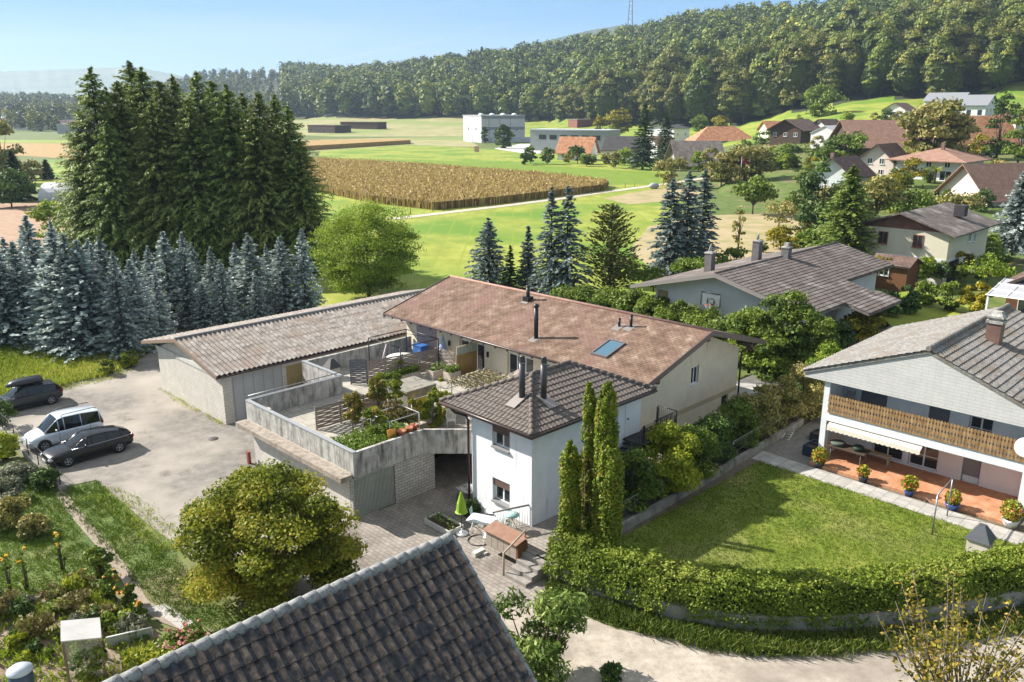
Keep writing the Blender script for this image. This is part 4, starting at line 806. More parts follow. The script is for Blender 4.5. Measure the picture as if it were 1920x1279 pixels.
mb.box(41.25, 52.2, yl - .3, yl, .3, 5.35); mb.box(41.25, 52.2, yr_, yr_ + .3, .3, 5.35); mb.box(51.9, 52.2, yr_ + .3, yl - .3, .3, 5.35)
mb.box(43.9, 43.95, yr_ + .3, yl - .3, .7, 5.3, 1); mb.ext([(51.9, yr_, 5.35), (51.9, yl, 5.35), (51.9, pk, 7.6)], (.25, 0, 0)); mb.build('wall', [PLW, DARKIN], hn)
for a, b in ((yl - .3, yl), (yr_, yr_ + .3)): mb = MB(ON); mb.box(XF, XF + .45, a + (.0), b, .3, 5.5); mb.build('pillar', PLW, hn)
for q_ in ((43.19, 43.2, yr_ + .3, 10.2), (43.185, 43.2, 11.05, 12.15), (41.4, 43.1, yl - .33, yl - .3)): mb = MB(ON); mb.box(*q_, .86, 3.0); mb.build('rose_render', PINK, hn)
mb = MB(ON); mb.box(XF + .02, 43.3, yr_ + .3, yl - .3, 3.0, 3.28); mb.box(XF, XF + .2, yr_ + .3, yl - .3, 2.98, 3.72); mb.build('balcony_slab', PLW, hn)
ORN = mat('terracotta_floor', [(.36, .165, .085), (.47, .225, .12), (.53, .29, .18)], 1.4, rough=.6, brick=(.3, .3, .01, (.3, .16, .1), 'xy'), bump=.1)
mb = MB(ON); mb.box(39.95, 43.25, yr_ + .1, yl - .1, .5, .86); mb.build('terrace_floor', ORN, hn)
window(hn, 'x', 43.3, 12.18, 13.62, .97, 2.93, ON, mull=1, bars=2, sill=False, name='glass_door'); window(hn, 'x', 43.3, 13.93, 15.52, .97, 2.93, ON, mull=1, bars=2, sill=False, name='glass_door'); window(hn, 'x', 43.3, 15.73, 16.97, 1.62, 2.93, ON, mull=1, bars=2, sill=False)
SHUT = plain('grey_roller_shutter', (.20, .19, .19), .7)
mb = MB(ON); mb.box(43.3, 43.34, 10.2, 11.05, 1.2, 2.8); mb.build('shutter', SHUT, hn); mb = MB(ON); mb.box(43.34, 43.38, 10.25, 11.0, .78, 1.2); mb.build('door_panel', FRAMEW, hn)
for a, b in ((15.0, 16.4), (11.9, 12.9)): mb = MB(ON); mb.box(43.1, 43.14, a, b, 3.3, 5.0); mb.build('shutter', plain('slate_blue_shutter', (.13, .135, .15), .7), hn)
window(hn, 'x', 43.1, 9.92, 10.98, 3.3, 4.98, ON, mull=1, bars=2, sill=False, name='balcony_door')
mb = MB(ON); mb.box(43.24, 43.28, 13.68, 13.88, .9, 2.95); mb.box(43.24, 43.28, 15.56, 15.7, .9, 2.95); mb.build('wood_panel', mat('light_wood', [(.38, .22, .11), (.48, .30, .16)], 3, stretch=(1, 1, .3)), hn)
# shaped balcony planks
pm = mat('weathered_plank', [(.14, .08, .035), (.27, .165, .075), (.38, .26, .13)], 4, stretch=(1, 2.4, .5), rough=.8)
npl = 62; pw = (yl - .3 - yr_ - .3) / npl; mb = MB(ON)
for k in range(npl):
    c = yr_ + .3 + (k + .5) * pw; z0, z1 = 3.46, 4.50; h = z1 - z0; pr = [(0, .47), (.1, .47), (.18, .2), (.28, .47), (.42, .47), (.5, .18), (.6, .47), (.72, .47), (.8, .2), (.88, .47), (.96, .4), (1, .15)]
    out = [(XF - .06, c + pw * w_, z0 + h * f) for f, w_ in pr] + [(XF - .06, c - pw * w_, z0 + h * f) for f, w_ in reversed(pr)]; mb.ext(out, (.03, 0, 0))
br_ = mb.build('balustrade', pm, hn); mb = MB(ON); mb.box(XF - .03, XF + .05, yr_ + .3, yl - .3, 3.75, 3.83); mb.box(XF - .03, XF + .05, yr_ + .3, yl - .3, 4.25, 4.33); mb.build('rail', pm, br_)
# awning
mb = MB(ON); n = 44; P = []; sc_ = []
for k in range(n * 4 + 1):
    y_ = 12.4 + (17.15 - 12.4) * k / (n * 4); P.append((XF - .22, y_, 2.76)); sc_.append((XF - .23, y_, 2.58 - .05 * abs(math.sin(math.pi * k / 9))))
mb.add(P + sc_, [(i, i + 1, len(P) + i + 1, len(P) + i) for i in range(len(P) - 1)]); mb.add([(XF - .22, 12.4, 2.77), (XF - .22, 17.15, 2.77), (XF + .1, 17.15, 2.93), (XF + .1, 12.4, 2.93)], [(0, 1, 2, 3)]); mb.build('awning', plain('cream_awning', (.62, .58, .48), .8), hn)
# roof
mb = MB(ON); RX0, RX1, RY0, RY1, RE, RP = 40.85, 53.6, 6.55, 18.75, 5.52, 7.9
gable_roof(mb, RX0, RX1, RY0, RY1, RE, RP, 'x', .16); rfn = mb.build('roof', TILEG, hn)
mb = MB(ON); mb.ext([(RX0 + .06, RY0 + .05, RE - .12), (RX0 + .06, RY1 - .05, RE - .12), (RX0 + .06, pk, RP - .14)], (.12, 0, 0)); mb.box(RX0 + .06, RX0 + .3, RY0 + .1, RY1 - .1, RE - .34, RE - .12); mb.build('gable_cladding', CLAD, hn)
mb = MB(ON); mb.box(RX0 + .3, 43.0, RY0 + .3, RY1 - .3, 5.36, 5.42); mb.build('soffit', PLW, hn)
sl2 = math.hypot(6.1, RP - RE)
tilefield('tiles', TILEG, rfn, (RX0 - .05, pk, RP + .02), (1, 0, 0), (0, -6.1, RE - RP), RX1 - RX0 + .1, sl2 + .05, ON, tw=.31, tl=.36, hr=.06, hs=.05, prof='roll')
tilefield('tiles', TILEG, rfn, (RX0 - .05, pk, RP + .02), (1, 0, 0), (0, 6.1, RE - RP), RX1 - RX0 + .1, sl2 + .05, ON, tw=.31, tl=.36, hr=.05, hs=.04, prof='roll')
ridgetiles(rfn, (RX0 - .08, pk, RP + .09), (RX1, pk, RP + .09), ON, TILEG, .15)
cu, cw = 46.6, 11.4
mb = MB(ON); mb.box(cu - .34, cu + .34, cw - .34, cw + .34, 7.0, 8.45); oc = mb.build('chimney', mat('copper_brown', [(.13, .075, .06), (.19, .115, .09)], 2, rough=.5), hn)
mb = MB(ON); mb.box(cu - .4, cu + .4, cw - .4, cw + .4, 8.45, 8.6); mb.box(cu - .32, cu + .32, cw - .32, cw + .32, 8.62, 8.72); mb.box(cu - .4, cu + .4, cw - .4, cw + .4, 8.74, 8.84)
mb.add([(cu - .36, cw - .36, 8.84), (cu + .36, cw - .36, 8.84), (cu + .36, cw + .36, 8.84), (cu - .36, cw + .36, 8.84), (cu - .2, cw - .2, 9.05), (cu + .2, cw - .2, 9.05), (cu + .2, cw + .2, 9.05), (cu - .2, cw + .2, 9.05)], [(0, 1, 5, 4), (1, 2, 6, 5), (2, 3, 7, 6), (3, 0, 4, 7), (4, 5, 6, 7)]); mb.build('chimney_cap', CONC, oc)
mb = MB(); mb.lathe([(.01, .0), (.42, .06), (.46, .09), (.42, .1), (.01, .03)], n=20); dsh = mb.build('satellite_dish', FRAMEW, hn); dsh.rotation_euler = (0, R(-75), 0); dsh.location = (-.45, 7.95 - 12.65, 4.35)
# things on the neighbour's terrace and lawn
tb = brooted('folding_table', 'long dark folding table standing on the orange tiled terrace', 41.4, 16.4, .86, 'table'); OTB = (41.4, 16.4, 0)
mb = MB(OTB); mb.box(41.0, 41.9, 15.1, 17.1, .74, .79); mb.build('tabletop', plain('dark_tabletop', (.07, .05, .035), .5), tb)
for a in (15.3, 16.9):
    for b in (41.1, 41.8): mb = MB(OTB); mb.tube([(b, a, .0), (b, a, .74)], .02, 6); mb.build('leg', METAL, tb)
tag(MB((0, 0, 0)).lathe([(.01, 0), (.25, .0), (.3, .2), (.22, .26), (.01, .27)], n=14).build('basket', plain('dark_green_net', (.02, .045, .03), .8), None, UW(41.45, 15.6, 1.655)), 'small dark green basket at the right end of the folding table', 'basket')
tag(MB((0, 0, 0)).lathe([(.01, 0), (.36, .0), (.4, .15), (.3, .19), (.01, .2)], n=14).build('basket', plain('grey_green_net', (.07, .09, .07), .8), None, UW(41.45, 16.7, 1.655)), 'wide grey green basket at the left end of the folding table', 'basket')
bn = brooted('garden_bench', 'low pale wooden bench behind the folding table against the wall', 42.6, 15.2, .86, 'bench'); mb = MB(); mb.box(-.2, .2, -.9, .9, .42, .47); mb.build('seat', mat('bench_wood', [(.4, .33, .2), (.5, .42, .27)], 3), bn)
for s in (-1, 1): mb = MB(); mb.box(-.18, .18, s * .8 - .03, s * .8 + .03, 0, .42); mb.build('leg', MATS['bench_wood'], bn)
POTB = plain('blue_glazed_pot', (.03, .07, .28), .2, spec=.8); POTD = plain('dark_planter', (.03, .035, .045), .5); SOILM = mat('potting_soil', [(.03, .02, .012), (.06, .04, .025)], 8)
FLW = leafmat('red_flowers', [(.38, .03, .03), (.5, .12, .06), (.55, .30, .05)], .2); YGL = leafmat('yellow_green_leaf', [(.07, .09, .012), (.17, .19, .02), (.28, .25, .03)], .35)
def pot(u, w, z, mt, label, r_=.24, h=.32, flower=True, group='flower pots along the terrace edge', leafn=260, fh=.55, tree=False):
    root = brooted('potted_plant', label, u, w, z, 'potted plant', group); mb = MB(); mb.lathe([(.01, 0), (r_ * .7, 0), (r_, h * .8), (r_ * 1.05, h), (r_ * .9, h), (r_ * .85, h * .9)], n=14); mb.build('pot', mt, root)
    mb = MB(); mb.lathe([(r_ * .86, h * .9), (.01, h * .93)], n=14); mb.build('soil', SOILM, root)
    rg = np.random.default_rng(int(u * 100 + w * 10)); d = unit(rg.normal(0, 1, (leafn, 3))) * rg.uniform(.3, 1, (leafn, 1)) ** .5; fh = fh * .82; C = d * [fh * .7, fh * .7, fh * .75] + [0, 0, h + fh * .6]
    link(quadmesh('foliage', leafarrays(C, d, .07, .7, rg), rg.random(leafn), YGL), 'foliage', root)
    if flower: k = leafn // 3; C = d[:k] * [fh * .78, fh * .78, fh * .65] + [0, 0, h + fh * .6]; link(quadmesh('flowers', leafarrays(C, d[:k], .055, .9, rg), rg.random(k), FLW), 'flowers', root)
    return root
pot(40.0, 16.95, .7, POTD, 'big yellow and pink flowers in a dark planter by the white corner pillar', fh=.75, leafn=420); pot(39.9, 14.6, .7, POTD, 'small flowering plant in a dark pot between the pillar and the blue pots', fh=.55)
pot(39.95, 12.35, .7, POTB, 'red flowers in a blue glazed pot in front of the glass doors', fh=.7, leafn=380); pot(39.9, 10.35, .7, POTB, 'red flowers in a wide blue pot beside the clothes posts', r_=.32, fh=.65, leafn=340)
pot(39.95, 7.9, .7, plain('white_planter', (.6, .6, .58), .6), 'dark red flowering shrub in a white planter at the right end of the terrace', r_=.35, h=.4, fh=.85, leafn=480)
cp = thing('clothes_post_frame', 'grey steel clothes line frame of two posts and a crossbar on the lawn edge', 'clothes line', at(1747, 1003, Z1)); b2 = Vector(at(1775.5, 967.8, Z1)) - Vector(at(1747, 1003, Z1))
for p in (Vector((0, 0, 0)), b2): mb = MB(); mb.cyl(p, p + Vector((0, 0, 1.95)), .032, 8); mb.build('post', METAL, cp)
mb = MB(); mb.cyl((0, 0, 1.95), b2 + Vector((0, 0, 1.95)), .032, 8); mb.build('crossbar', METAL, cp)
def grill(name, label, u, w, z, s=1.0, roofm=None):
    g_ = brooted(name, label, u, w, z, 'barbecue'); mb = MB(); mb.box(-.45 * s, .45 * s, -.45 * s, .45 * s, 0, .85 * s); mb.build('base', mat('pale_stone', [(.46, .42, .37), (.56, .52, .46)], 2, bump=.2), g_)
    mb = MB(); k = .55 * s; mb.add([(-k, -k, .85 * s), (k, -k, .85 * s), (k, k, .85 * s), (-k, k, .85 * s), (-.14 * s, -.14 * s, 1.55 * s), (.14 * s, -.14 * s, 1.55 * s), (.14 * s, .14 * s, 1.55 * s), (-.14 * s, .14 * s, 1.55 * s)], [(0, 1, 5, 4), (1, 2, 6, 5), (2, 3, 7, 6), (3, 0, 4, 7), (4, 5, 6, 7), (0, 3, 2, 1)]); mb.build('hood', roofm or plain('dark_hood', (.07, .075, .085), .5, .2), g_)
    mb = MB(); mb.box(-.95 * s, -.45 * s, -.3 * s, .3 * s, .0, .14 * s); mb.build('slab', MATS['pale_stone'], g_)
grill('stone_barbecue', 'pale stone barbecue with a dark pyramid hood on the lawn by the hedge', 36.3, 8.15, Z1, .9); grill('terrace_barbecue', 'small concrete barbecue with dark hood on the roof terrace by the back parapet', 27.6, 44.0, 2.35, .8, plain('sooty_hood', (.05, .05, .05), .7))
def ladder(name, label, p, q, wd_, m, n=7, cat='ladder'):
    p, q = Vector(p), Vector(q); d = (q - p).normalized(); s = d.cross(Vector((0, 0, 1))).normalized() * wd_ / 2; root = thing(name, label, cat, tuple(p))
    for sg in (-1, 1): mb = MB(); mb.tube([s * sg, q - p + s * sg], .025, 6); mb.build('rail', m, root)
    mb = MB(); 
    for k in range(n): c = (q - p) * ((k + .5) / n); mb.tube([c - s, c + s], .018, 6)
    mb.build('rungs', m, root)
ladder('aluminium_ladder', 'short aluminium ladder leaning on the low wall near the planter boxes', UW(42.1, 20.0, .75), UW(43.6, 20.3, 1.1), .4, plain('aluminium', (.5, .5, .5), .35, .7), 6)
pb = [((43.6, 18.6), 'open dark planter box near the white corner pillar', .9, .5), ((41.3, 18.0), 'small dark blue box closest to the white corner pillar', .75, .6), ((42.2, 18.2), 'second dark blue box further from the lawn beside the pillar', .6, .45)]
for (u, w), lb, s_, h_ in pb:
    r_ = brooted('planter_box', lb, u, w, Z1, 'planter'); mb = MB(); k = s_ / 2
    for a in ((-k, -k + .05, -k, k), (k - .05, k, -k, k), (-k + .05, k - .05, -k, -k + .05), (-k + .05, k - .05, k - .05, k)): mb.box(*a, 0, h_)
    mb.build('box', POTD if s_ > .8 else plain('navy_box', (.015, .03, .055), .6), r_); mb = MB(); mb.box(-k + .05, k - .05, -k + .05, k - .05, .0, h_ - .12); mb.build('soil', SOILM, r_)
chs = brooted('folded_chair', 'folded pale metal chair leaning in the left corner of the plank balcony', 42.6, 16.8, 3.3, 'chair'); mb = MB(); mb.tube([(0, -.22, 0), (.12, -.22, 1.15), (.12, .22, 1.15), (0, .22, 0)], .02, 6); mb.build('frame', METAL, chs); mb = MB(); mb.ext([(.03, -.2, .5), (.11, -.2, 1.05), (.13, -.2, 1.05), (.05, -.2, .5)], (0, .4, 0)); mb.build('seat', plain('grey_canvas', (.3, .3, .3), .9), chs)

# ---------------------------------------------------------------- foreground roof
TILEF = mat('shade_dark_tile', [(.022, .025, .032), (.045, .047, .054), (.085, .08, .08)], 7, rough=.9, bump=.5, bscale=22, big=((.10, .095, .09), 1.6, .56, .72))
TILER = mat('sunlit_tile_roll', [(.07, .055, .047), (.165, .12, .095), (.30, .22, .165)], 6, rough=.9, bump=.4, big=((.05, .05, .055), 2.2, .5, .64))  # sun and shade put into the colour: browner rolls, darker pans
LICH = mat('lichen_ridge', [(.12, .125, .125), (.24, .245, .24), (.36, .36, .34)], 5, rough=.95, bump=.6, bscale=18, stain=((.05, .05, .05), .08, (5, 5, 5)))
fyaw = A45 - R(2.2); fo = UW(13.95, 16.45, 0); FG = thing('foreground_house', 'old house in front whose dark tiled gable roof fills the lower edge', 'house', fo, fyaw)
FL, FT_, FZ = 14.5, 6.4, 7.0; sp = R(41)
mb = MB(); dy, dz = math.cos(sp) * FT_, math.sin(sp) * FT_
mb.ext([(0, 0, FZ), (0, -dy, FZ - dz), (0, -dy, FZ - dz - .14), (0, 0, FZ - .16), (0, dy, FZ - dz - .14), (0, dy, FZ - dz)], (-FL, 0, 0)); fr = mb.build('roof', TILEF, FG)
mb = MB(); mb.box(-FL + .4, -.45, -dy + .7, dy - .7, 0, FZ - dz + .2); mb.ext([(-.5, -dy + .7, FZ - dz + .2), (-.5, dy - .7, FZ - dz + .2), (-.5, 0, FZ - .3)], (-.2, 0, 0)); mb.build('wall', PLC, FG)
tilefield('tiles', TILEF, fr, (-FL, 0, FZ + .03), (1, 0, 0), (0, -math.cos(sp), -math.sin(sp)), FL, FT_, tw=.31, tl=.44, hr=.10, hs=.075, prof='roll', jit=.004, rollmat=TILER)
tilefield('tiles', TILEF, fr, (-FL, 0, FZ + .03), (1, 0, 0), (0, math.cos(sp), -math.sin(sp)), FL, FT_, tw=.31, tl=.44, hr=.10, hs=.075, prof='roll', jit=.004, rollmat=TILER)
mb = MB()
for k in range(int(FL / .4)):
    a = -k * .4; mb.tube([(a, 0, FZ + .03), (a - .43, 0, FZ + .02)], [.17, .145], 10)
mb.build('ridge_tiles', LICH, fr)
mb = MB()
for k in range(int(FT_ / .44)):
    t = k * .44; p = Vector((.02, -math.cos(sp) * t, FZ + .05 - math.sin(sp) * t)); q = Vector((.02, -math.cos(sp) * (t + .47), FZ + .075 - math.sin(sp) * (t + .47))); mb.tube([p, q], [.085, .1], 8)
mb.build('verge_tiles', LICH, fr)
# ---------------------------------------------------------------- houses further off; the origin is the corner nearest the camera, x runs away right, y away left
RRED = mat('red_clay_roof', [(.32, .13, .06), (.46, .21, .105), (.52, .29, .17)], .8, rough=.9, bump=.3, bscale=4, brick=(.5, .35, .03, (.17, .08, .05), 'yx'))
RBRN = mat('brown_roof', [(.09, .055, .045), (.15, .095, .075), (.20, .135, .11)], .8, rough=.9, bump=.3, bscale=4, brick=(.5, .35, .03, (.05, .035, .03), 'yx'))
RPNK = mat('rosy_roof', [(.28, .155, .105), (.38, .225, .16)], .8, rough=.9, bump=.3, bscale=4, brick=(.5, .35, .03, (.12, .08, .07), 'yx'))
RDRK = mat('anthracite_roof', [(.03, .028, .03), (.055, .05, .052)], .8, rough=.7)
RGRY = mat('weathered_grey_roof', [(.095, .077, .068), (.145, .122, .108), (.205, .178, .16)], 1.2, rough=.92, bump=.4, bscale=6, brick=(.62, .3, .03, (.07, .055, .05), 'yx'), big=((.30, .27, .25), .5, .55, .72))
WCRM = mat('pale_yellow_wall', [(.55, .51, .38), (.62, .58, .45)], .8, bump=.1); WWHT = mat('white_wall', [(.62, .62, .60), (.70, .70, .68)], .8); WGRY = mat('grey_wall', [(.30, .31, .31), (.36, .37, .37)], .5)
WPNK = mat('rose_wall', [(.58, .48, .42), (.66, .56, .50)], .8); WWOD = mat('dark_timber_wall', [(.05, .032, .022), (.09, .06, .04)], 2)
def house(label, loc, Lx, Ly, h, rise, roofm, wallm, kind='gable', ridge='x', oh=.7, wins=(), cat='house', yaw=A45, name='house', chim=None, extra=None, group=None, gablem=None, small=False):
    root = thing(name, label, cat, loc, yaw, group); mb = MB(); mb.box(0, Lx, 0, Ly, -1.5, h)
    if kind == 'gable':
        if ridge == 'x':
            for xx in ((0, .15), (Lx - .15, Lx)): mb.ext([(xx[0], 0, h), (xx[0], Ly, h), (xx[0], Ly / 2, h + rise * (1 - .0))], (xx[1] - xx[0], 0, 0), 1 if gablem else 0)
        else:
            for yy in ((0, .15), (Ly - .15, Ly)): mb.ext([(0, yy[0], h), (Lx, yy[0], h), (Lx / 2, yy[0], h + rise)], (0, yy[1] - yy[0], 0), 1 if gablem else 0)
    mb.build('wall', [wallm, gablem] if gablem else wallm, root)
    mb = MB(); k = rise / ((Ly if ridge == 'x' else Lx) / 2); ze = h - k * oh
    if kind == 'gable': gable_roof(mb, -oh, Lx + oh, -oh, Ly + oh, ze + .18, h + rise + .18, ridge, .18)
    elif kind == 'hip':
        s = (min(Lx, Ly) + 2 * oh) / 2; zp = h + rise + .18; c = [(-oh, -oh, ze), (Lx + oh, -oh, ze), (Lx + oh, Ly + oh, ze), (-oh, Ly + oh, ze)]
        a, b = ((-oh + s, Ly / 2, zp), (Lx + oh - s, Ly / 2, zp)) if Lx >= Ly else ((Lx / 2, -oh + s, zp), (Lx / 2, Ly + oh - s, zp))
        F = [(0, 1, 5, 4), (1, 2, 5), (2, 3, 4, 5), (3, 0, 4), (0, 3, 2, 1)] if Lx >= Ly else [(3, 0, 4, 5), (0, 1, 4), (1, 2, 5, 4), (2, 3, 5), (0, 3, 2, 1)]
        mb.add(c + [a, b], F); mb.box(-oh, Lx + oh, -oh, Ly + oh, ze - .2, ze - .01)
    elif kind == 'halfhip':
        gable_roof(mb, -oh, Lx + oh, -oh, Ly + oh, ze + .18, h + rise + .18, ridge, .18)
    else: mb.box(-oh, Lx + oh, -oh, Ly + oh, h, h + .3)
    rf_ = mb.build('roof', roofm, root)
    if chim:
        for cx_, cy_, cz_ in chim: mb = MB(); mb.box(cx_ - .35, cx_ + .35, cy_ - .35, cy_ + .35, h, cz_); mb.build('chimney', mat('chimney_brick', [(.16, .10, .08), (.22, .14, .11)], 2), rf_)
    for w_ in wins:
        ax, c_, a0, a1, z0, z1 = w_[:6]
        if small: mb = MB(); (mb.box(-.03, 0, a0, a1, z0, z1) if ax == 'x' else mb.box(a0, a1, -.03, 0, z0, z1)); mb.build('window', GLASS, root)
        else: window(root, ax, c_, a0, a1, z0, z1, frame=w_[6] if len(w_) > 6 else FRAMEW, fw=.09, dep=.07, sill=.12)
    return root
# cream neighbour at the right, with red brown gable
RFARM = mat('faded_farm_roof', [(.16, .13, .11), (.25, .205, .175), (.33, .28, .24)], .6, rough=.9, bump=.3, bscale=4, brick=(.5, .35, .03, (.10, .08, .07), 'yx'))
h1 = house('cream house with a red brown shingled gable and two framed windows above a white basement', UW(98.4, 30, .8), 14, 10.4, 5.0, 1.75, RGRY, WCRM, wins=[('x', -.07, 6.6, 7.7, 3.1, 4.5, plain('red_brown_frame', (.22, .07, .04), .5)), ('x', -.07, 2.7, 3.8, 3.1, 4.5, MATS['red_brown_frame']), ('y', -.07, 8.6, 9.4, 3.1, 4.2), ('y', -.07, 6.6, 7.6, 3.3, 4.4)], gablem=mat('red_shingle_gable', [(.17, .08, .06), (.25, .125, .10)], 1, brick=(.5, .25, .02, (.09, .05, .04), 'wall')), oh=1.0, chim=None)
mb = MB(); mb.box(-.05, 0, 0, 10.4, -1.5, 2.05); mb.box(0, 8, -.05, 0, 1.7, 2.05); mb.build('basement_wall', WWHT, h1); mb = MB(); mb.box(1.0, 4.2, -.06, 0, -.8, 1.7); mb.build('garage_opening', DARKIN, h1); mb = MB(); mb.box(-.1, -.05, 4.1, 5.3, .2, 1.6); mb.build('basement_door', plain('beige_door', (.36, .29, .22), .7), h1)
mb = MB(); mb.box(8.0, 9.2, 1.2, 2.4, 6.0, 7.3); mb.build('chimney', RDRK, h1)
# grey roofed bungalow with the basketball hoop
OGB = (59.5, 34.9, 0); gbh = brooted('bungalow', 'long white bungalow with a low grey brown roof, three chimneys and a basketball hoop', 59.5, 34.9, .4, 'house'); OGB = (59.5, 34.9, .4)
mb = MB(OGB); mb.box(59.5, 69.6, 28.3, 41.5, .2, 4.1); mb.box(69.6, 80, 30.4, 41.5, .2, 4.3); mb.ext([(59.5, 28.3, 4.1), (59.5, 41.5, 4.1), (59.5, 34.9, 5.75)], (.2, 0, 0)); mb.build('wall', WWHT, gbh)
mb = MB(OGB); zc, ze_ = 6.15, 4.0; k = (zc - ze_) / 8.2
mb.ext([(58.2, 34.9, zc), (58.2, 26.7, ze_), (58.2, 26.7, ze_ - .2), (58.2, 34.9, zc - .25), (58.2, 43.3, ze_ - .25), (58.2, 43.3, ze_ - .02)], (12.0, 0, 0)); mb.ext([(70.2, 34.9, zc), (70.2, 29.2, zc - 5.7 * k), (70.2, 29.2, zc - 5.7 * k - .2), (70.2, 34.9, zc - .25), (70.2, 43.3, ze_ - .25), (70.2, 43.3, ze_ - .02)], (10.8, 0, 0))
mb.ext([(64.5, 26.7, ze_), (64.5, 24.7, ze_ - 2 * k), (64.5, 24.7, ze_ - 2 * k - .2), (64.5, 26.7, ze_ - .2)], (6.6, 0, 0)); rg_ = mb.build('roof', RGRY, gbh)
mb = MB(OGB); mb.ext([(58.12, 26.7, ze_ + .04), (58.12, 34.9, zc + .04), (58.12, 43.3, ze_ + .02), (58.12, 43.3, ze_ - .3), (58.12, 34.9, zc - .3), (58.12, 26.7, ze_ - .26)], (.08, 0, 0)); mb.build('fascia', plain('grey_fascia', (.22, .2, .185), .6), rg_)
tilefield('tiles', RGRY, rg_, (58.15, 34.9, zc + .04), (1, 0, 0), (0, -8.2, ze_ - zc), 12.1, math.hypot(8.2, zc - ze_), OGB, tw=.3, tl=.42, hr=.03, hs=.04, prof='pan'); tilefield('tiles', RGRY, rg_, (70.25, 34.9, zc + .04), (1, 0, 0), (0, -8.2, ze_ - zc), 10.75, 5.7 * math.hypot(8.2, zc - ze_) / 8.2, OGB, tw=.3, tl=.42, hr=.03, hs=.04, prof='pan')
tilefield('tiles', RGRY, rg_, (64.5, 26.7, ze_ + .04), (1, 0, 0), (0, -8.2, ze_ - zc), 6.6, 2.1, OGB, tw=.3, tl=.42, hr=.03, hs=.04, prof='pan'); mb = MB(OGB)
mb.tube([(58.15, 34.9, zc + .06), (81, 34.9, zc + .06)], .11, 8); mb.build('ridge_tiles', RGRY, rg_)
for u_, w_, zt_, capd in ((63.2, 38.5, 6.9, 1), (69.8, 37.6, 7.3, 1), (69.6, 34.6, 7.1, 0)):
    mb = MB(OGB); mb.box(u_ - .34, u_ + .34, w_ - .34, w_ + .34, 5, zt_ - .1); o = mb.build('chimney', mat('grey_chimney', [(.10, .09, .09), (.15, .14, .14)], 2), rg_); mb = MB(OGB); mb.box(u_ - .4, u_ + .4, w_ - .4, w_ + .4, zt_ - .1, zt_ + .0)
    if capd: mb.ext([(u_ - .3, w_, zt_ + .08), (u_ + .25, w_, zt_ + .08), (u_ + .1, w_, zt_ + .75)], (0, .08, 0))
    else: mb.box(u_ - .2, u_ + .2, w_ - .2, w_ + .2, zt_ + .08, zt_ + .35)
    mb.build('chimney_cap', CONC, o)
mb = MB(OGB); mb.box(59.42, 59.5, 40.2, 41.2, 1.6, 3.7); mb.build('door', MATS['ochre_boards'], gbh)
HB = thing('basketball_hoop', 'basketball backboard with orange rim and white net on a bracket at the bungalow wall', 'basketball hoop', UW(58.6, 35.4, 3.3), A45); mb = MB()
for p, q in (((0, -.9, 0), (0, .9, 0)), ((0, .9, 0), (0, .9, 1.1)), ((0, .9, 1.1), (0, -.9, 1.1)), ((0, -.9, 1.1), (0, -.9, 0)), ((0, -.3, .2), (0, .3, .2)), ((0, .3, .2), (0, .3, .65)), ((0, .3, .65), (0, -.3, .65)), ((0, -.3, .65), (0, -.3, .2))): mb.tube([p, q], .035, 6)
mb.build('backboard_frame', DARKMET, HB); mb = MB(); mb.box(.01, .02, -.88, .88, .03, 1.08); bb_ = mb.build('backboard', plain('clear_board', (.32, .35, .35), .2), HB); MATS['clear_board'].node_tree.nodes['Principled BSDF'].inputs['Alpha'].default_value = .2
mb = MB(); mb.tube([(-.15 - .23 + .23 * math.cos(t), .23 * math.sin(t), .18) for t in np.linspace(0, 6.283, 15)], .02, 6); mb.build('rim', plain('orange_rim', (.55, .14, .05), .5), HB)
mb = MB(); 
for t in np.linspace(0, 6.28, 13)[:-1]: mb.tube([(-.38 + .23 * math.cos(t), .23 * math.sin(t), .17), (-.38 + .12 * math.cos(t + .3), .12 * math.sin(t + .3), -.25)], .008, 4)
mb.build('net', FRAMEW, HB); mb = MB(); mb.tube([(.02, -.3, .5), (.9, -.2, -.2)], .04, 6); mb.tube([(.02, .3, .5), (.9, .2, -.2)], .04, 6); mb.build('bracket', DARKMET, HB)
# garden shed
sh_ = house('small brown wooden garden shed with a white cross barred window', UW(91.6, 31.6, .8), 3.4, 3.8, 1.9, .7, RBRN, WOODB, ridge='y', oh=.35, wins=[('x', -.07, 1.9, 3.0, .7, 1.7)], cat='shed', name='garden_shed')
# veranda house at the right edge
vh = house('timber gabled house with tall glazed gable and a glass roofed veranda at the right edge', UW(84.5, 17.0, .8), 11, 3.2, 3.0, .3, RBRN, WOODB, kind='flat', oh=.1, name='veranda_house')
mb = MB(); mb.ext([(0.0, 2.0, 3.4), (0, -9, 3.4), (0, -4, 6.9)], (.15, 0, 0)); mb.build('glazed_gable', GLASS, vh); mb = MB()
for y_ in (1.0, -.6, -2.2, -3.8): mb.box(-.08, 0, y_ - .07, y_ + .07, 3.4, 3.4 + (2.0 - y_) * .56)
mb.box(-.08, 0, -9, 2, 3.3, 3.5); mb.build('gable_bars', FRAMEW, vh)
mb = MB(); mb.ext([(-1.4, 3.1, 3.1), (-1.4, -4.2, 7.45), (-1.4, -4.2, 7.15), (-1.4, 3.1, 2.8)], (9, 0, 0)); mb.build('roof', RBRN, vh)
mb = MB(); mb.add([(-5.2, 3.6, 2.55), (-5.2, -7, 2.55), (-.1, -7, 3.3), (-.1, 3.6, 3.3)], [(0, 1, 2, 3)]); vr_ = mb.build('veranda_roof', plain('dull_veranda_glass', (.34, .34, .35), .5), vh); mb = MB()
for y_ in np.arange(-7, 3.7, 1.5): mb.tube([(-5.2, y_, 2.58), (-.1, y_, 3.33)], .035, 6)
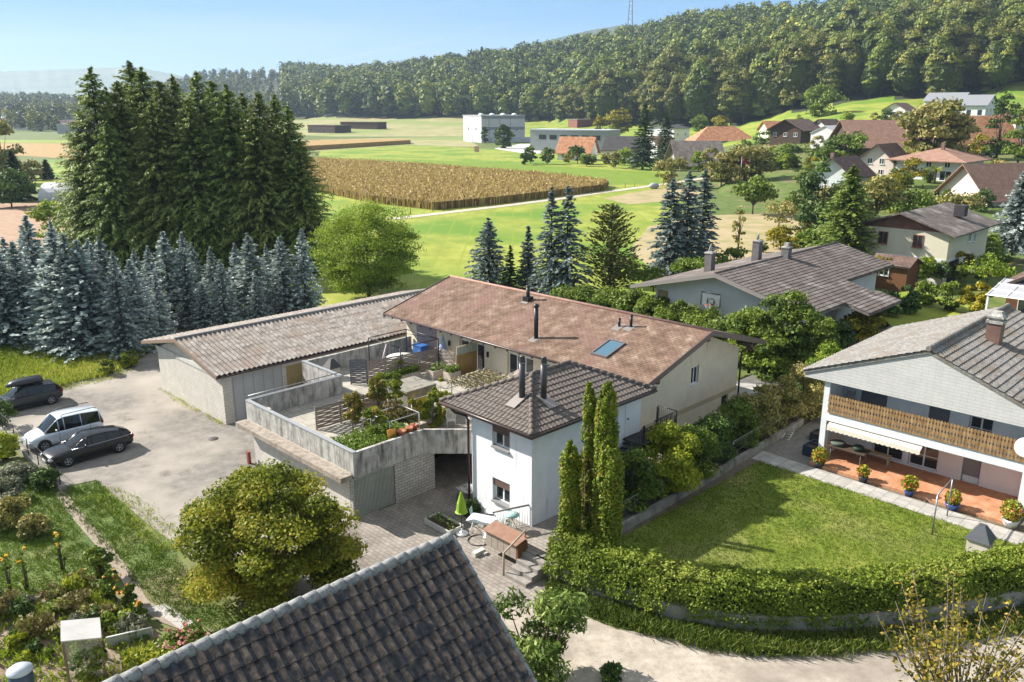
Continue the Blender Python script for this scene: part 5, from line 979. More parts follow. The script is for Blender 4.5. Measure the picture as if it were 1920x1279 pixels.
for t in (0, .33, .66): mb.tube([(-5.2 + 5.1 * t, -7, 2.58 + .75 * t), (-5.2 + 5.1 * t, 3.6, 2.58 + .75 * t)], .05, 6)
mb.build('veranda_bars', FRAMEW, vr_); mb = MB()
for y_ in (3.4, -.5, -4): mb.box(-5.15, -5.0, y_ - .08, y_ + .08, 0, 2.5)
mb.build('veranda_posts', FRAMEW, vh)
mb = MB(); mb.box(-.05, 0, -8, 3, 0, 2.9); mb.build('back_wall', WOODB, vh)
for y_ in (1.6, 0, -1.8): window(vh, 'x', -.12, y_ - .6, y_ + .6, .2, 2.4, name='glass_door', mull=0, sill=False)
# middle distance village, corner pixel / ground height / size
def gz(px, py):                                                    # where the ray through a far base pixel meets the land
    d = ray(px, py)
    for D in np.arange(90, 1500, 1.5):
        X = d[0] / d[1] * D; Z = CAMZ + d[2] / d[1] * D
        if Z <= max(0., float(zt(np.array([X]), np.array([D]))[0])): return (X, D, Z)
    return (X, D, Z)
def wrow(ax, n, L, z0, z1, w_=1.0, skip=()): return [(ax, -.07, (k + .5) * L / n - w_ / 2, (k + .5) * L / n + w_ / 2, z0, z1) for k in range(n) if k not in skip]
house('red gabled white farm house with a white canopy beside the green grey hall', gz(1045, 300), 13, 10, 3.4, 5.2, RRED, WWHT, ridge='x', wins=wrow('y', 3, 13, .8, 2.4), oh=1.0, yaw=R(-24))
house('white house with a dark roof directly right of the red roofed farm', gz(1130, 302), 14, 11, 4.4, 4.6, RDRK, WWHT, ridge='x', wins=wrow('y', 4, 14, .8, 2.4), yaw=R(-24))
house('big old brown tiled farm house with a deep roof behind the fruit trees', gz(1275, 318), 14, 13, 2.6, 6.2, RFARM, WGRY, ridge='x', wins=wrow('y', 4, 14, .8, 2), oh=1.8, yaw=R(6))
house('long white house with an orange red hipped roof behind the brown farm', gz(1305, 283), 25, 13, 5.0, 4.8, RRED, WWHT, kind='hip', wins=wrow('y', 6, 25, 2.6, 3.8, 1.4), oh=1.2, yaw=R(4))
house('pale two storey flat roofed house with white balcony behind the spruces', gz(1262, 276), 13, 15, 8.5, 1.2, RDRK, WWHT, ridge='x', wins=wrow('x', 3, 15, 5, 7) + wrow('y', 2, 13, 5, 6.5), oh=.6)
house('dark timber chalet with a low brown gable under the meadow slope', gz(1500, 270), 16, 12, 5.2, 3.2, RBRN, WWOD, ridge='x', wins=wrow('x', 3, 12, 2.5, 3.9, 1.4), oh=1.4)
house('tall barn with a long rosy brown roof right of the white shed', gz(1600, 293), 40, 18, 3.2, 7.0, RPNK, WWOD, ridge='x', wins=(), oh=1.2, yaw=R(3))
house('white shed with a pale metal gable roof against the rosy brown barn', gz(1568, 283), 10, 9, 5.4, 2.2, plain('pale_metal_roof', (.45, .46, .47), .5, .2), WWHT, ridge='x', oh=.3, cat='shed')
house('orange red tiled farm house beyond the big walnut tree at the right', gz(1795, 296), 17, 16, 3.5, 7.5, RRED, WWOD, ridge='x', wins=wrow('y', 6, 17, 1, 2.6, 1.2), oh=1.2, yaw=R(4))
house('grey white gabled house with red brown roof edges and a brick chimney', gz(1592, 358), 11, 8.6, 3.4, 3.4, RBRN, mat('cool_white_wall', [(.52, .54, .54), (.6, .62, .62)], 1), ridge='x', wins=[('x', -.07, 5, 6, 1.0, 2.2)], oh=1.0, chim=[(2.5, 5.6, 7.8)])
house('rose rendered gabled house with dark roof and three lit windows in its front', gz(1672, 334), 10.5, 8.4, 4.0, 3.6, RBRN, WPNK, ridge='x', wins=[('x', -.07, 5.0, 6.2, 3.1, 4.5), ('x', -.07, 2.2, 3.4, 3.1, 4.5), ('x', -.07, 2.2, 3.4, .6, 1.9)], oh=.9)
house('villa with a wide low red hipped roof, balcony and dark glass doors', gz(1795, 343), 17, 14, 5.2, 1.9, RPNK, WWHT, kind='hip', wins=[('x', -.07, 1.5, 4, .3, 2.5), ('x', -.07, 5, 7.5, .3, 2.5), ('x', -.07, 2, 3.2, 3.2, 4.7), ('x', -.07, 6, 7.2, 3.2, 4.7), ('x', -.07, 9.6, 11, 3.2, 4.7), ('y', -.07, 2, 4.2, 3.4, 4.6)], oh=1.9, chim=[(6, 6, 8.6)])
house('house with a large steep brown tiled roof beside the blue spruce at the right edge', gz(1850, 388), 18, 12, 2.0, 5.6, RPNK, WPNK, ridge='x', wins=(), oh=1.2, yaw=R(18))
house('white gabled house with blue shutters on the slope left of the walnut tree', gz(1695, 226), 12, 9, 4.5, 2.6, RBRN, WWHT, ridge='x', wins=[('x', -.07, 2.5, 6, 1.5, 3.5)], oh=.8, small=True)
for px, py, lx, ly, hh_, rm, wm, lb, yw in [(1172, 300, 11, 9, 4.5, RDRK, WWHT, 'narrow white house with a dark roof half hidden by the left tall spruce', R(20)), (1232, 296, 10, 9, 5, RPNK, WWHT, 'small white house between the two tall dark spruces', R(30)), (1440, 262, 12, 9, 4, RRED, WCRM, 'small orange roofed cream house left of the dark chalet', R(10)), (1552, 262, 10, 9, 4, RBRN, WWHT, 'small brown roofed house behind the plum coloured tree', R(35)), (1725, 262, 16, 9, 4.5, RRED, WCRM, 'low orange roofed house peeping out behind the walnut tree', R(5)), (1900, 262, 12, 9, 5, RRED, WWHT, 'orange roofed house at the right edge below the slope', R(20))]:
    house(lb, gz(px, py), lx, ly, hh_, 3.2, rm, wm, ridge='x', oh=.8, yaw=yw, wins=wrow('y', 3, lx, 1.2, 2.6), small=True)
house('upper white terraced house with a grey roof on the slope', gz(1800, 212), 13, 16, 5.5, 3.4, RDRK if False else plain('slate_grey_roof', (.20, .205, .22), .7), WWHT, ridge='y', wins=wrow('x', 4, 16, 2, 4, 1.4) + wrow('y', 2, 13, 3, 4.5), oh=.8, small=True)
house('lower white terraced house with dormers and balconies on the slope', gz(1845, 226), 13, 20, 6, 3.6, MATS['slate_grey_roof'], WWHT, ridge='y', wins=wrow('x', 5, 20, 2, 4, 1.6) + wrow('y', 3, 13, 3, 4.5), oh=.8, small=True)
# industrial halls
def hall(label, px, py, Lx, Ly, h, wallm, wins=(), bands=(), roofm=None, yaw=None, zb=None, name='industrial_hall'):
    r_ = thing(name, label, 'industrial building', zb or gz(px, py), yaw if yaw is not None else R(20)); mb = MB(); mb.box(0, Lx, 0, Ly, -2, h); mb.build('wall', wallm, r_); mb = MB(); mb.box(-.3, Lx + .3, -.3, Ly + .3, h, h + .5); mb.build('roof', roofm or WGRY, r_)
    for w_ in wins: ax, a0, a1, z0, z1 = w_; mb = MB(); (mb.box(-.06, 0, a0, a1, z0, z1) if ax == 'x' else mb.box(a0, a1, -.06, 0, z0, z1)); mb.build('window', GLASS, r_)
    for b in bands: ax, a0, a1, z0, z1, m_ = b; mb = MB(); (mb.box(-.1, 0, a0, a1, z0, z1) if ax == 'x' else mb.box(a0, a1, -.1, 0, z0, z1)); mb.build('wall_band', m_, r_)
    return r_
WLIL = mat('lilac_white_cladding', [(.42, .42, .45), (.48, .48, .51)], .3); BLUG = plain('blue_grey_cladding', (.20, .21, .25), .7)
hh_ = hall('tall white cube shaped industrial building with grey top band beside the maize plain', 903, 268, 28, 30, 15.2, WLIL, wins=[('x', 8, 9.4, 7, 8.4), ('x', 20, 21.4, 7, 8.4), ('y', 4, 5.4, 7, 8.4), ('y', 22, 23.4, 7, 8.4)], bands=[('y', 0, 28, 13.6, 15.2, BLUG), ('y', 0, 28, 7.4, 9, BLUG), ('y', 4.6, 4.9, 0, 13.6, BLUG), ('y', 11.5, 11.8, 0, 13.6, BLUG), ('y', 18.4, 18.7, 0, 13.6, BLUG), ('x', 14.8, 15.1, 0, 15.2, BLUG)], yaw=R(24))
mb = MB()
for k in range(7): mb.ball((3 + k * 3.6, 8 + (k % 2) * 9, 15.9), (1.6, 2.2, .9), 8)
mb.build('roof_domes', FRAMEW, hh_)
mb = MB(); mb.box(6, 52, -2, 6, -2, 2.8); mb.build('low_annex', WLIL, hh_)
hall('long low grey green hall with a strip of bright windows behind the red roofed farm', 1140, 286, 14, 40, 9.5, mat('green_grey_cladding', [(.24, .26, .25), (.28, .30, .29)], .3), wins=[('x', 4 + k * 5.5, 7.8 + k * 5.5, 5.4, 7.4) for k in range(6)], yaw=R(62), roofm=plain('pale_flat_roof', (.4, .42, .44), .7))
hall('low dark red brick hall with flat grey roof behind the green grey hall', 1082, 240, 50, 22, 6, plain('dark_red_brick', (.16, .05, .035), .8), yaw=R(15), roofm=plain('brown_flat_roof', (.16, .12, .12), .8))
hall('left one of two dark timber sheds on the far plain behind the tall spruces', 628, 250, 16, 34, 5.5, WWOD, yaw=R(50), wins=[('x', 3 + 5 * k, 6 + 5 * k, 1, 3) for k in range(6)], roofm=RBRN)
hall('right dark timber shed with parked cars before it on the far plain', 708, 243, 12, 40, 5.5, WWOD, yaw=R(60), roofm=RBRN)
hall('pale hall at the foot of the distant wooded town', 108, 251, 30, 14, 7, WGRY, yaw=R(8), roofm=plain('dusty_roof', (.3, .29, .3), .7))
TC = [(98, 242), (140, 250), (115, 232)]
tcol = [(RRED, WWHT), (RBRN, WWHT), (RPNK, WCRM), (MATS['slate_grey_roof'], WWHT)]
rgt = np.random.default_rng(9); town0 = None
for k in range(64):
    px = rgt.uniform(-10, 150) if k < 54 else rgt.uniform(300, 520); py = rgt.uniform(196, 246) if k < 54 else rgt.uniform(205, 225); m_ = tcol[k % 4]
    L_ = rgt.uniform(11, 20); house('small pale house scattered among trees in the distant town', gz(px, py), L_, L_ * .8, rgt.uniform(4, 7), 3.5, m_[0], m_[1], yaw=rgt.uniform(.2, 1.3), group='houses of the distant town', small=True, wins=[('x', 0, 2, 4, 2, 3.4)], name='distant_house')
# greenhouse tunnel at the left
gt = thing('polytunnel', 'long white plastic polytunnel beyond the ploughed field', 'greenhouse', at(66, 378), R(3)); mb = MB(); PR = [(0, 4.2 * math.cos(t) , 3.6 * math.sin(t)) for t in np.linspace(0, math.pi, 13)]; mb.ext(PR, (34, 0, 0)); mb.build('film', mat('plastic_film', [(.45, .46, .46), (.58, .59, .6)], .6, rough=.4, stretch=(3, 1, 1)), gt); gt.location.y += 5
# pylon and wires
PYL = far(1181, 66, 1500); py_ = thing('transmission_tower', 'slender steel lattice pylon on the ridge against the sky', 'pylon', PYL); mb = MB(); Hp = 100
for a, b in ((1, 1), (1, -1), (-1, 1), (-1, -1)): mb.tube([(a * 5, b * 5, -8), (a * 2.2, b * 2.2, Hp * .55), (a * .9, b * .9, Hp)], .32, 4)
for k in range(11):
    z0, z1 = Hp * k / 11, Hp * (k + 1) / 11; w0_, w1_ = [5 + (2.2 - 5) * min(1, z / (Hp * .55)) if z < Hp * .55 else 2.2 - 1.3 * (z - Hp * .55) / (Hp * .45) for z in (z0, z1)]
    for s in (-1, 1): mb.tube([(-w0_, s * w0_, z0), (w1_, s * w1_, z1)], .16, 3); mb.tube([(w0_, s * w0_, z0), (-w1_, s * w1_, z1)], .16, 3)
mb.build('lattice', METAL, py_); mb = MB()
for z_ in (62, 76, 90): mb.tube([(-9, 0, z_), (0, 0, z_ + 2), (9, 0, z_)], .3, 4)
mb.build('crossarm', METAL, py_)
for k, (sx, z_) in enumerate(((-9, 62), (9, 62), (-9, 76), (9, 76))):
    a = Vector(PYL) + Vector((sx, 0, z_)); b = Vector(far(300, 150 + 6 * k, 2600)); mb = MB((0, 0, 0)); mb.tube([a.lerp(b, t) - Vector((0, 0, 90 * t * (1 - t))) for t in np.linspace(0, 1, 14)], .09, 3)
    o = mb.build('power_line', METAL); tag(o, ('lowest', 'second lowest', 'second highest', 'highest')[k] + ' thin power line sagging away left from the ridge pylon', 'power line', 'power lines from the pylon')
# ================================================================ ROOF TERRACE
TZ = 2.35
def onu(name, label, u, w, z, cat, group=None, rz=A45): return brooted(name, label, u, w, z, cat, group, rz)
WOV = mat('woven_grey_panel', [(.15, .12, .10), (.235, .19, .16), (.33, .28, .24)], 4, stretch=(2, 2, 9), rough=.85)
def lattice(label, a, b, z0, h, n, m=WOV, name='lattice_screen', slat=.105, gap=.075):
    a, b = Vector((*a, 0)), Vector((*b, 0)); d = (b - a).normalized(); L_ = (b - a).length; nrm = Vector((-d.y, d.x, 0)); root = onu(name, label, a.x, a.y, z0, 'fence')
    P = lambda s, o_: d * s + nrm * o_
    for k in range(n + 1):
        s = L_ * k / n; mb = MB(); c = P(s, 0); mb.T = None; q = [c + P(-.035, -.035), c + P(.035, -.035), c + P(.035, .035), c + P(-.035, .035)]; mb.prism(q, 0, h + .03); mb.build('post', m, root)
    for k in range(n):
        s0, s1 = L_ * k / n + .035, L_ * (k + 1) / n - .035; mb = MB(); z = .04; j = 0
        while z < h - .05:
            N_ = 8; o_ = [.028 * math.sin(math.pi * 3 * i / N_ + j * math.pi) for i in range(N_ + 1)]
            pts = [P(s0 + (s1 - s0) * i / N_, o_[i]) + Vector((0, 0, z)) for i in range(N_ + 1)] + [P(s0 + (s1 - s0) * i / N_, o_[i]) + Vector((0, 0, z + slat)) for i in range(N_ + 1)]
            mb.add(pts, [(i, i + 1, N_ + 2 + i, N_ + 1 + i) for i in range(N_)]); z += slat + gap * .25; j += 1
        mb.build('woven_panel', m, root)
    return root
lattice('long row of grey woven panels across the roof terrace', (28.4, 41.2), (33.2, 39.0 + 1.3), TZ, 1.55, 4)
lattice('single dark bluish woven panel standing open at the left end of the row', (27.6, 41.9), (28.35, 41.25), TZ, 1.6, 1, m=mat('dark_woven_panel', [(.10, .10, .11), (.17, .17, .18)], 5, stretch=(2, 2, 9)))
lattice('sunlit pale woven panel between the long row and the bamboo screen', (33.3, 40.2), (33.2, 38.5), TZ, 1.6, 1)
lattice('grey woven panel beside the planted corner of the terrace', (21.9, 36.8), (26.4, 36.6), TZ, 1.3, 3)
bs = onu('bamboo_screen', 'golden brown bamboo screen with a strip of glass above on the roof terrace', 33.3, 38.3, TZ, 'screen'); mb = MB()
for k in range(58): mb.cyl((.0 + k * .03, -.0, .05), (.0 + k * .03, .0, 1.45), .017, 5)
mb.build('bamboo', mat('bamboo', [(.23, .135, .04), (.34, .22, .08), (.42, .30, .13)], 3, stretch=(8, 8, .6)), bs); mb = MB(); mb.box(0, 1.75, -.01, .01, 1.45, 1.95); mb.build('glass_strip', plain('milky_glass', (.30, .36, .33), .2), bs); mb = MB()
for k in range(8): mb.box(k * .25 - .02, k * .25 + .01, -.03, .02, 1.42, 1.98)
mb.box(-.03, 1.8, -.03, .02, 1.98, 2.02); mb.build('frame', MATS['bench_wood'], bs)
pg = onu('pergola_frame', 'bare black metal pavilion frame on the roof terrace', 30.1, 40.0, TZ, 'pavilion frame'); pc = [(0, 0), (3.1, 0), (3.1, 3.4), (0, 3.4)]
for a, b in pc: mb = MB(); mb.cyl((a, b, 0), (a, b, 2.25), .04, 6); mb.build('post', DARKMET, pg)
mb = MB()
for i in range(4): a, b = pc[i], pc[(i + 1) % 4]; mb.tube([(*a, 2.25), (*b, 2.25)], .035, 6)
mb.tube([(0, 0, 2.25), (1.55, 1.7, 2.6), (3.1, 3.4, 2.25)], .015, 5); mb.tube([(3.1, 0, 2.25), (1.55, 1.7, 2.6), (0, 3.4, 2.25)], .015, 5); mb.build('top_frame', DARKMET, pg)
hb = onu('covered_hot_tub', 'white padded round covered tub under the bare pavilion frame', 32.2, 42.6, TZ, 'tub'); mb = MB(); mb.lathe([(.01, 0), (1.0, 0), (1.05, .6), (1.08, .66), (.01, .74)], n=20); mb.build('shell', plain('off_white_cover', (.55, .54, .5), .7), hb)
sw = onu('sun_sail_pole', 'mauve slanted pole leaning beside the covered tub', 30.8, 43.2, TZ, 'pole'); mb = MB(); mb.tube([(0, 0, 0), (.9, .4, 1.5)], .06, 6); mb.build('pole', plain('mauve_pole', (.35, .27, .3), .6), sw)
bx_ = onu('blue_box', 'bright blue lidded storage box against the mauve door', 34.3, 43.3, TZ, 'box'); mb = MB(); mb.box(-.3, .3, -.45, .45, 0, .9); mb.box(-.34, .34, -.49, .49, .9, .97); mb.build('box', plain('bright_blue', (.03, .12, .35), .5), bx_)
dn = onu('parasol', 'closed blue and white striped parasol by the house wall', 34.6, 41.2, TZ, 'parasol'); mb = MB(); mb.lathe([(.34, .8), (.2, 1.4), (.03, 1.95)], n=10, smooth=False); mb.build('canopy', mat('blue_stripe', [(.08, .18, .42), (.5, .55, .62)], 14, stretch=(1, 1, .05)), dn); mb = MB(); mb.cyl((0, 0, 0), (0, 0, 2.05), .025, 6); mb.build('pole', METAL, dn)
HERB = leafmat('herb_leaf', [(.04, .07, .012), (.10, .15, .02), (.17, .20, .04)], .35)
def planter(label, u0, u1, w0_, w1_, h, z=TZ, m=None, grp=None, seed=0, fh=.35, leaf=HERB, n=500, name='planter_trough', wall=.05):
    r_ = onu(name, label, (u0 + u1) / 2, (w0_ + w1_) / 2, z, 'planter', grp); a, b = (u1 - u0) / 2, (w1_ - w0_) / 2; mb = MB()
    for q in ((-a, -a + wall, -b, b), (a - wall, a, -b, b), (-a + wall, a - wall, -b, -b + wall), (-a + wall, a - wall, b - wall, b)): mb.box(*q, 0, h)
    mb.build('box', m or MATS['beige_block'], r_); mb = MB(); mb.box(-a + wall, a - wall, -b + wall, b - wall, .01, h - .08); mb.build('soil', SOILM, r_)
    rg = np.random.default_rng(seed); C = np.stack([rg.uniform(-a, a, n), rg.uniform(-b, b, n), h + rg.uniform(-.1, fh, n)], 1); link(quadmesh('foliage', leafarrays(C, np.tile([0, 0, 1.], (n, 1)), .06, .7, rg), rg.random(n), leaf), 'foliage', r_); return r_
planter('concrete trough with yellow green plants beside the bamboo screen', 32.2, 33.1, 37.7, 38.4, .6, seed=1); planter('long low trough of dark creeping plants under the woven panels', 28.8, 31.6, 39.9, 40.4, .45, seed=2, n=2600); planter('square concrete trough half in shade left of the sunlit woven panel', 31.8, 33.0, 38.9, 39.6, .55, seed=4, n=200)
bed = planter('big planted bed of herbs and shrubs inside the terrace corner', 20.35, 24.1, 30.95, 33.0, .4, seed=3, n=9000, fh=.75, name='planted_bed', m=CONC)
TOMA = leafmat('vine_leaf', [(.05, .08, .012), (.13, .17, .02), (.24, .25, .04), (.30, .18, .04)], .4)
def smalltree(label, u, w, z, H, Rr, seed, leaf=TOMA, n=900, size=.075, zc=None, cat='small tree', name='potted_tree', bark=BARKG, ncl=10, clr=.42, group=None):
    t = deciduous(name, label, cat, leaf, seed, H, Rr, zc or H * .6, ncl, n, size, r0=.03 * H ** .5, bark=bark, clr=clr); t.location = UW(u, w, z); 
    if group: t['group'] = group
    return t
smalltree('slender reddish leaved sapling at the left of the terrace bed', 22.8, 34.7, TZ, 2.4, .5, 21, leafmat('reddish_leaf', [(.10, .08, .02), (.2, .17, .04), (.3, .18, .07)], .3), 1500); smalltree('second slender sapling with reddish leaves nearer the beige stair head', 24.6, 34.9, TZ, 2.7, .55, 22, MATS['reddish_leaf'], 1600)
smalltree('dense bright green bush with a stake in the terrace bed', 22.6, 32.2, TZ, 2.2, .62, 23, n=4200, zc=1.0); smalltree('tall pale green climber against the white stair head wall', 25.3, 34.2, TZ, 3.0, .6, 24, n=3200); smalltree('pale green sapling left of the climber by the stair head', 24.9, 35.2, TZ, 2.9, .5, 25, n=2200)
smalltree('yellow green leafy plant beside the yellow curtain', 26.5, 32.6, TZ, 2.1, .65, 26, n=3600, zc=1.0); smalltree('tall narrow green plant beside the white garden chairs', 27.0, 32.6, TZ, 2.7, .35, 27, n=2200, zc=1.4); smalltree('dark tangled vine bush on the small pergola', 24.6, 33.2, TZ, 1.8, .9, 28, leafmat('dry_vine', [(.10, .07, .04), (.18, .13, .07), (.2, .2, .05)], .2), 2200, zc=1.0)
TERR = plain('terracotta', (.34, .11, .05), .8)
for k, (u, w, r_, lb) in enumerate([(23.2, 31.0, .24, 'terracotta bowl nearest the orange cushion on the parapet'), (23.75, 31.05, .2, 'terracotta pot second from the parapet bend'), (24.15, 31.2, .2, 'terracotta pot at the parapet bend')]):
    o = MB().lathe([(.01, 0), (r_ * .7, 0), (r_, .26), (r_ * 1.05, .3), (r_ * .85, .3), (.01, .22)], n=14).build('terracotta_pot', TERR, None, UW(u, w, TZ + .95)); tag(o, lb, 'pot', 'terracotta pots on the terrace parapet')
sh2 = onu('pot_shelf', 'narrow plank shelf behind the parapet carrying the terracotta pots', 23.6, 31.1, TZ, 'shelf'); mb = MB(); mb.box(-1.0, .9, -.2, .25, .88, .94); mb.build('board', WOODB, sh2)
for s in (-.9, .8): mb = MB(); mb.box(s - .03, s + .03, -.1, .1, 0, .88); mb.build('leg', WOODB, sh2)
oc_ = onu('orange_cushion', 'bright orange square tray standing on the parapet shelf', 22.7, 31.1, TZ + .95, 'tray'); mb = MB(); mb.ext([(-.25, -.05, 0), (.25, -.05, 0), (.25, .05, .45), (-.25, .05, .45)], (0, .04, 0)); mb.build('tray', plain('orange_plastic', (.65, .27, .03), .5), oc_)
fr2 = onu('trellis_frame', 'pale tube trellis frame over the planted bed', 23.0, 31.7, TZ, 'trellis'); mb = MB()
for a, b in ((0, 0), (1.9, 0), (0, 1.6), (1.9, 1.6)): mb.cyl((a, b, 0), (a, b, 1.55), .025, 6)
for z_ in (.9, 1.55): mb.tube([(0, 0, z_), (1.9, 0, z_), (1.9, 1.6, z_), (0, 1.6, z_), (0, 0, z_)], .022, 6)
mb.build('frame', plain('pale_tube', (.45, .46, .48), .4, .3), fr2)
yc = onu('yellow_curtain', 'bright yellow fabric screen on a frame behind the leafy plant', 25.9, 33.6, TZ, 'screen'); mb = MB(); N_ = 24
P = [(i * .055, .04 * math.sin(i * 1.3), z_) for z_ in (.1, 1.45) for i in range(N_)]; mb.add(P, [(i, i + 1, N_ + i + 1, N_ + i) for i in range(N_ - 1)]); mb.build('fabric', plain('yellow_fabric', (.62, .46, .05), .8), yc); mb = MB(); mb.tube([(0, 0, 0), (0, 0, 1.5), (1.3, 0, 1.5), (1.3, 0, 0)], .02, 6); mb.build('frame', FRAMEW, yc)
CHW = plain('white_chair_plastic', (.60, .56, .50), .6)
def gchair(label, u, w, z, rz, m=CHW, group='white garden chairs on the roof terrace'):
    r_ = thing('garden_chair', label, 'chair', UW(u, w, z), rz, group); mb = MB(); mb.box(-.24, .24, -.24, .24, .40, .44); mb.build('seat', m, r_)
    mb = MB()
    for k in range(6): mb.box(-.26, -.23, -.22 + k * .078, -.17 + k * .078, .44, .92)
    mb.box(-.27, -.22, -.25, .25, .9, .97); mb.build('backrest', m, r_)
    for a in (-.22, .22):
        for b in (-.22, .22): mb = MB(); mb.cyl((a, b, 0), (a, b, .40 if a < 0 else .62), .025, 6); mb.build('leg', m, r_)
    for b in (-.25, .25): mb = MB(); mb.box(-.24, .24, b - .025, b + .025, .62, .65); mb.build('armrest', m, r_)
    return r_
gchair('left white slatted garden chair beside the tall narrow plant on the terrace', 27.3, 32.0, TZ, R(-80)); gchair('right white slatted garden chair next to the tower house corner on the terrace', 28.3, 31.4, TZ, R(-120))
for k, (u, w, H_, Rr, lb) in enumerate([(24.0, 36.3, 1.5, .5, 'bushy potted shrub directly before the grey woven panel'), (26.9, 37.8, 1.3, .5, 'green potted shrub behind the square stair head'), (23.5, 33.6, 1.7, .6, 'leafy bush in the middle of the planted terrace corner'), (21.2, 32.4, 1.1, .6, 'low bright bush at the left of the planted terrace corner'), (30.6, 41.0, 1.2, .5, 'dark bush before the long row of woven panels'), (25.4, 32.6, 1.9, .55, 'loose green climber left of the yellow curtain'), (27.9, 33.0, 1.6, .5, 'green bush behind the white garden chairs')]):
    smalltree(lb, u, w, TZ, H_, Rr, 60 + k, n=2600, zc=H_ * .5, name='potted_shrub')
vp_ = onu('vine_pergola', 'rickety brown lath pergola overgrown with dry vines beside the tower roof', 28.6, 31.2, TZ, 'pergola'); mb = MB()
for a, b in ((0, 0), (2.6, 0), (0, 2.2), (2.6, 2.2)): mb.cyl((a, b, 0), (a, b, 2.0), .035, 6)
for k in range(9): mb.tube([(k * .32, -.2, 2.0), (k * .32 + .05, 2.4, 2.03)], .025, 5)
for k in range(5): mb.tube([(-.2, k * .55, 2.06), (2.8, k * .55 + .04, 2.06)], .02, 5)
mb.build('laths', mat('grey_lath', [(.22, .18, .15), (.36, .31, .27)], 5), vp_); C = np.stack([RNG.uniform(-.3, 2.8, 1300), RNG.uniform(-.3, 2.4, 1300), 2.02 + RNG.normal(0, .09, 1300)], 1); link(quadmesh('vines', leafarrays(C, np.tile([0, 0, 1.], (1300, 1)), .07, .6), RNG.random(1300), MATS['dry_vine']), 'vines', vp_)
nt_m = mat('brown_netting', [(.16, .12, .10), (.30, .25, .22), (.4, .37, .33)], 7, bump=.8)
aw = onu('canopy_roof', 'crumpled beige fabric canopy behind the tiled tower roof', 28.5, 29.6, TZ, 'canopy'); G_ = 16; P = []; rgc = np.random.default_rng(3)
for i in range(G_):
    for j in range(G_): P.append((i * .27 + .6, j * .2 + .1, 1.75 + .04 * rgc.normal() + .06 * math.sin(i * .9)))
mb = MB(); mb.add(P, [(i * G_ + j, i * G_ + j + 1, (i + 1) * G_ + j + 1, (i + 1) * G_ + j) for i in range(G_ - 1) for j in range(G_ - 1)]); mb.build('fabric', mat('beige_canvas', [(.22, .18, .145), (.30, .25, .205), (.38, .33, .28)], 2, bump=.3), aw)
for a, b in ((.7, .2), (4.5, .2), (.7, 2.9), (4.5, 2.9)): mb = MB(); mb.cyl((a, b, 0), (a, b, 1.7), .03, 6); mb.build('post', METAL, aw)

# ================================================================ COURTYARD THINGS
ps = thing('parasol', 'closed lime green parasol on a white base in the paved yard', 'parasol', at(866, 1002)); mb = MB(); mb.lathe([(.30, 1.15), (.24, 1.2), (.2, 1.6), (.04, 2.15), (.01, 2.2)], n=12, smooth=False); mb.build('canopy', plain('lime_fabric', (.20, .34, .015), .7), ps)
mb = MB(); mb.cyl((0, 0, .05), (0, 0, 2.2), .02, 8); mb.build('pole', DARKMET, ps); mb = MB(); mb.lathe([(.01, 0), (.27, 0), (.3, .06), (.25, .11), (.05, .16), (.04, .3), (.01, .3)], n=16); mb.build('base', FRAMEW, ps)
tbp = at(906, 1000); tb2 = thing('garden_table', 'white rectangular folding garden table with crossed legs beside the tower', 'table', tbp, R(-22)); mb = MB(); mb.box(-.7, .7, -.42, .42, .70, .735); mb.build('tabletop', plain('table_white', (.5, .55, .56), .4), tb2)
for s in (-.55, .55):
    for q in (-1, 1): mb = MB(); mb.tube([(s, -.38 * q, .0), (s, .38 * q, .70)], .018, 6); mb.build('leg', FRAMEW, tb2)
tag(MB().box(-.14, .14, -.28, .28, 0, .02).build('newspaper', plain('paper', (.62, .62, .6), .8), None, (tbp[0] + .42, tbp[1] - .2, .737), R(-30)), 'folded newspaper lying on the right of the garden table', 'newspaper')
def fchair(label, loc, rz, m): 
    r_ = thing('folding_chair', label, 'chair', loc, rz, 'folding chairs around the garden table'); mb = MB(); mb.box(-.2, .2, -.2, .2, .43, .455); mb.build('seat', m, r_); mb = MB(); mb.tube([(-.2, -.19, .45), (-.26, -.19, .88), (-.26, .19, .88), (-.2, .19, .45)], .015, 6)
    for k in range(4): mb.tube([(-.22, -.19, .56 + k * .085), (-.22, .19, .56 + k * .085)], .01, 5)
    mb.build('backrest', m, r_)
    for b in (-.19, .19):
        for s in (-1, 1): mb = MB(); mb.tube([(.2 * s, b, 0), (-.2 * s, b, .44)], .014, 6); mb.build('leg', m, r_)
    return r_
mint = plain('mint_paint', (.25, .42, .37), .5)
fchair('white folding chair on the camera side of the garden table', at(915, 1022), R(80), FRAMEW); fchair('white folding chair between the table and the tower wall', at(918, 975), R(-100), FRAMEW); fchair('mint green folding chair at the left end of the garden table', at(893, 985), R(-10), mint); fchair('mint green folding chair at the right end of the garden table', at(934, 1002), R(190), mint)
rt2 = thing('round_table', 'round mint green bistro table behind the white bar railing', 'table', UW(23.75, 23.75, Z1), 0); mb = MB(); mb.lathe([(.01, .72), (.34, .72), (.35, .735), (.01, .745)], n=20); mb.build('tabletop', mint, rt2)
for k in range(3): a = k * 2.1; mb = MB(); mb.tube([(.25 * math.cos(a), .25 * math.sin(a), 0), (.1 * math.cos(a + 3), .1 * math.sin(a + 3), .72)], .014, 6); mb.build('leg', mint, rt2)
tag(MB().tube([(.5 * math.cos(t), .5 * math.sin(t), .03) for t in np.linspace(0, 6.283, 25)], .03, 6).build('rubber_hoop', DARKMET, None, at(898, 1014)), 'black ring lying on the paving under the table', 'hoop')
tg = planter('white stone trough with an old tree stump beside the green parasol', 22.1, 23.0, 26.2, 28.0, .28, z=0, m=CONCL, seed=8, n=120); 
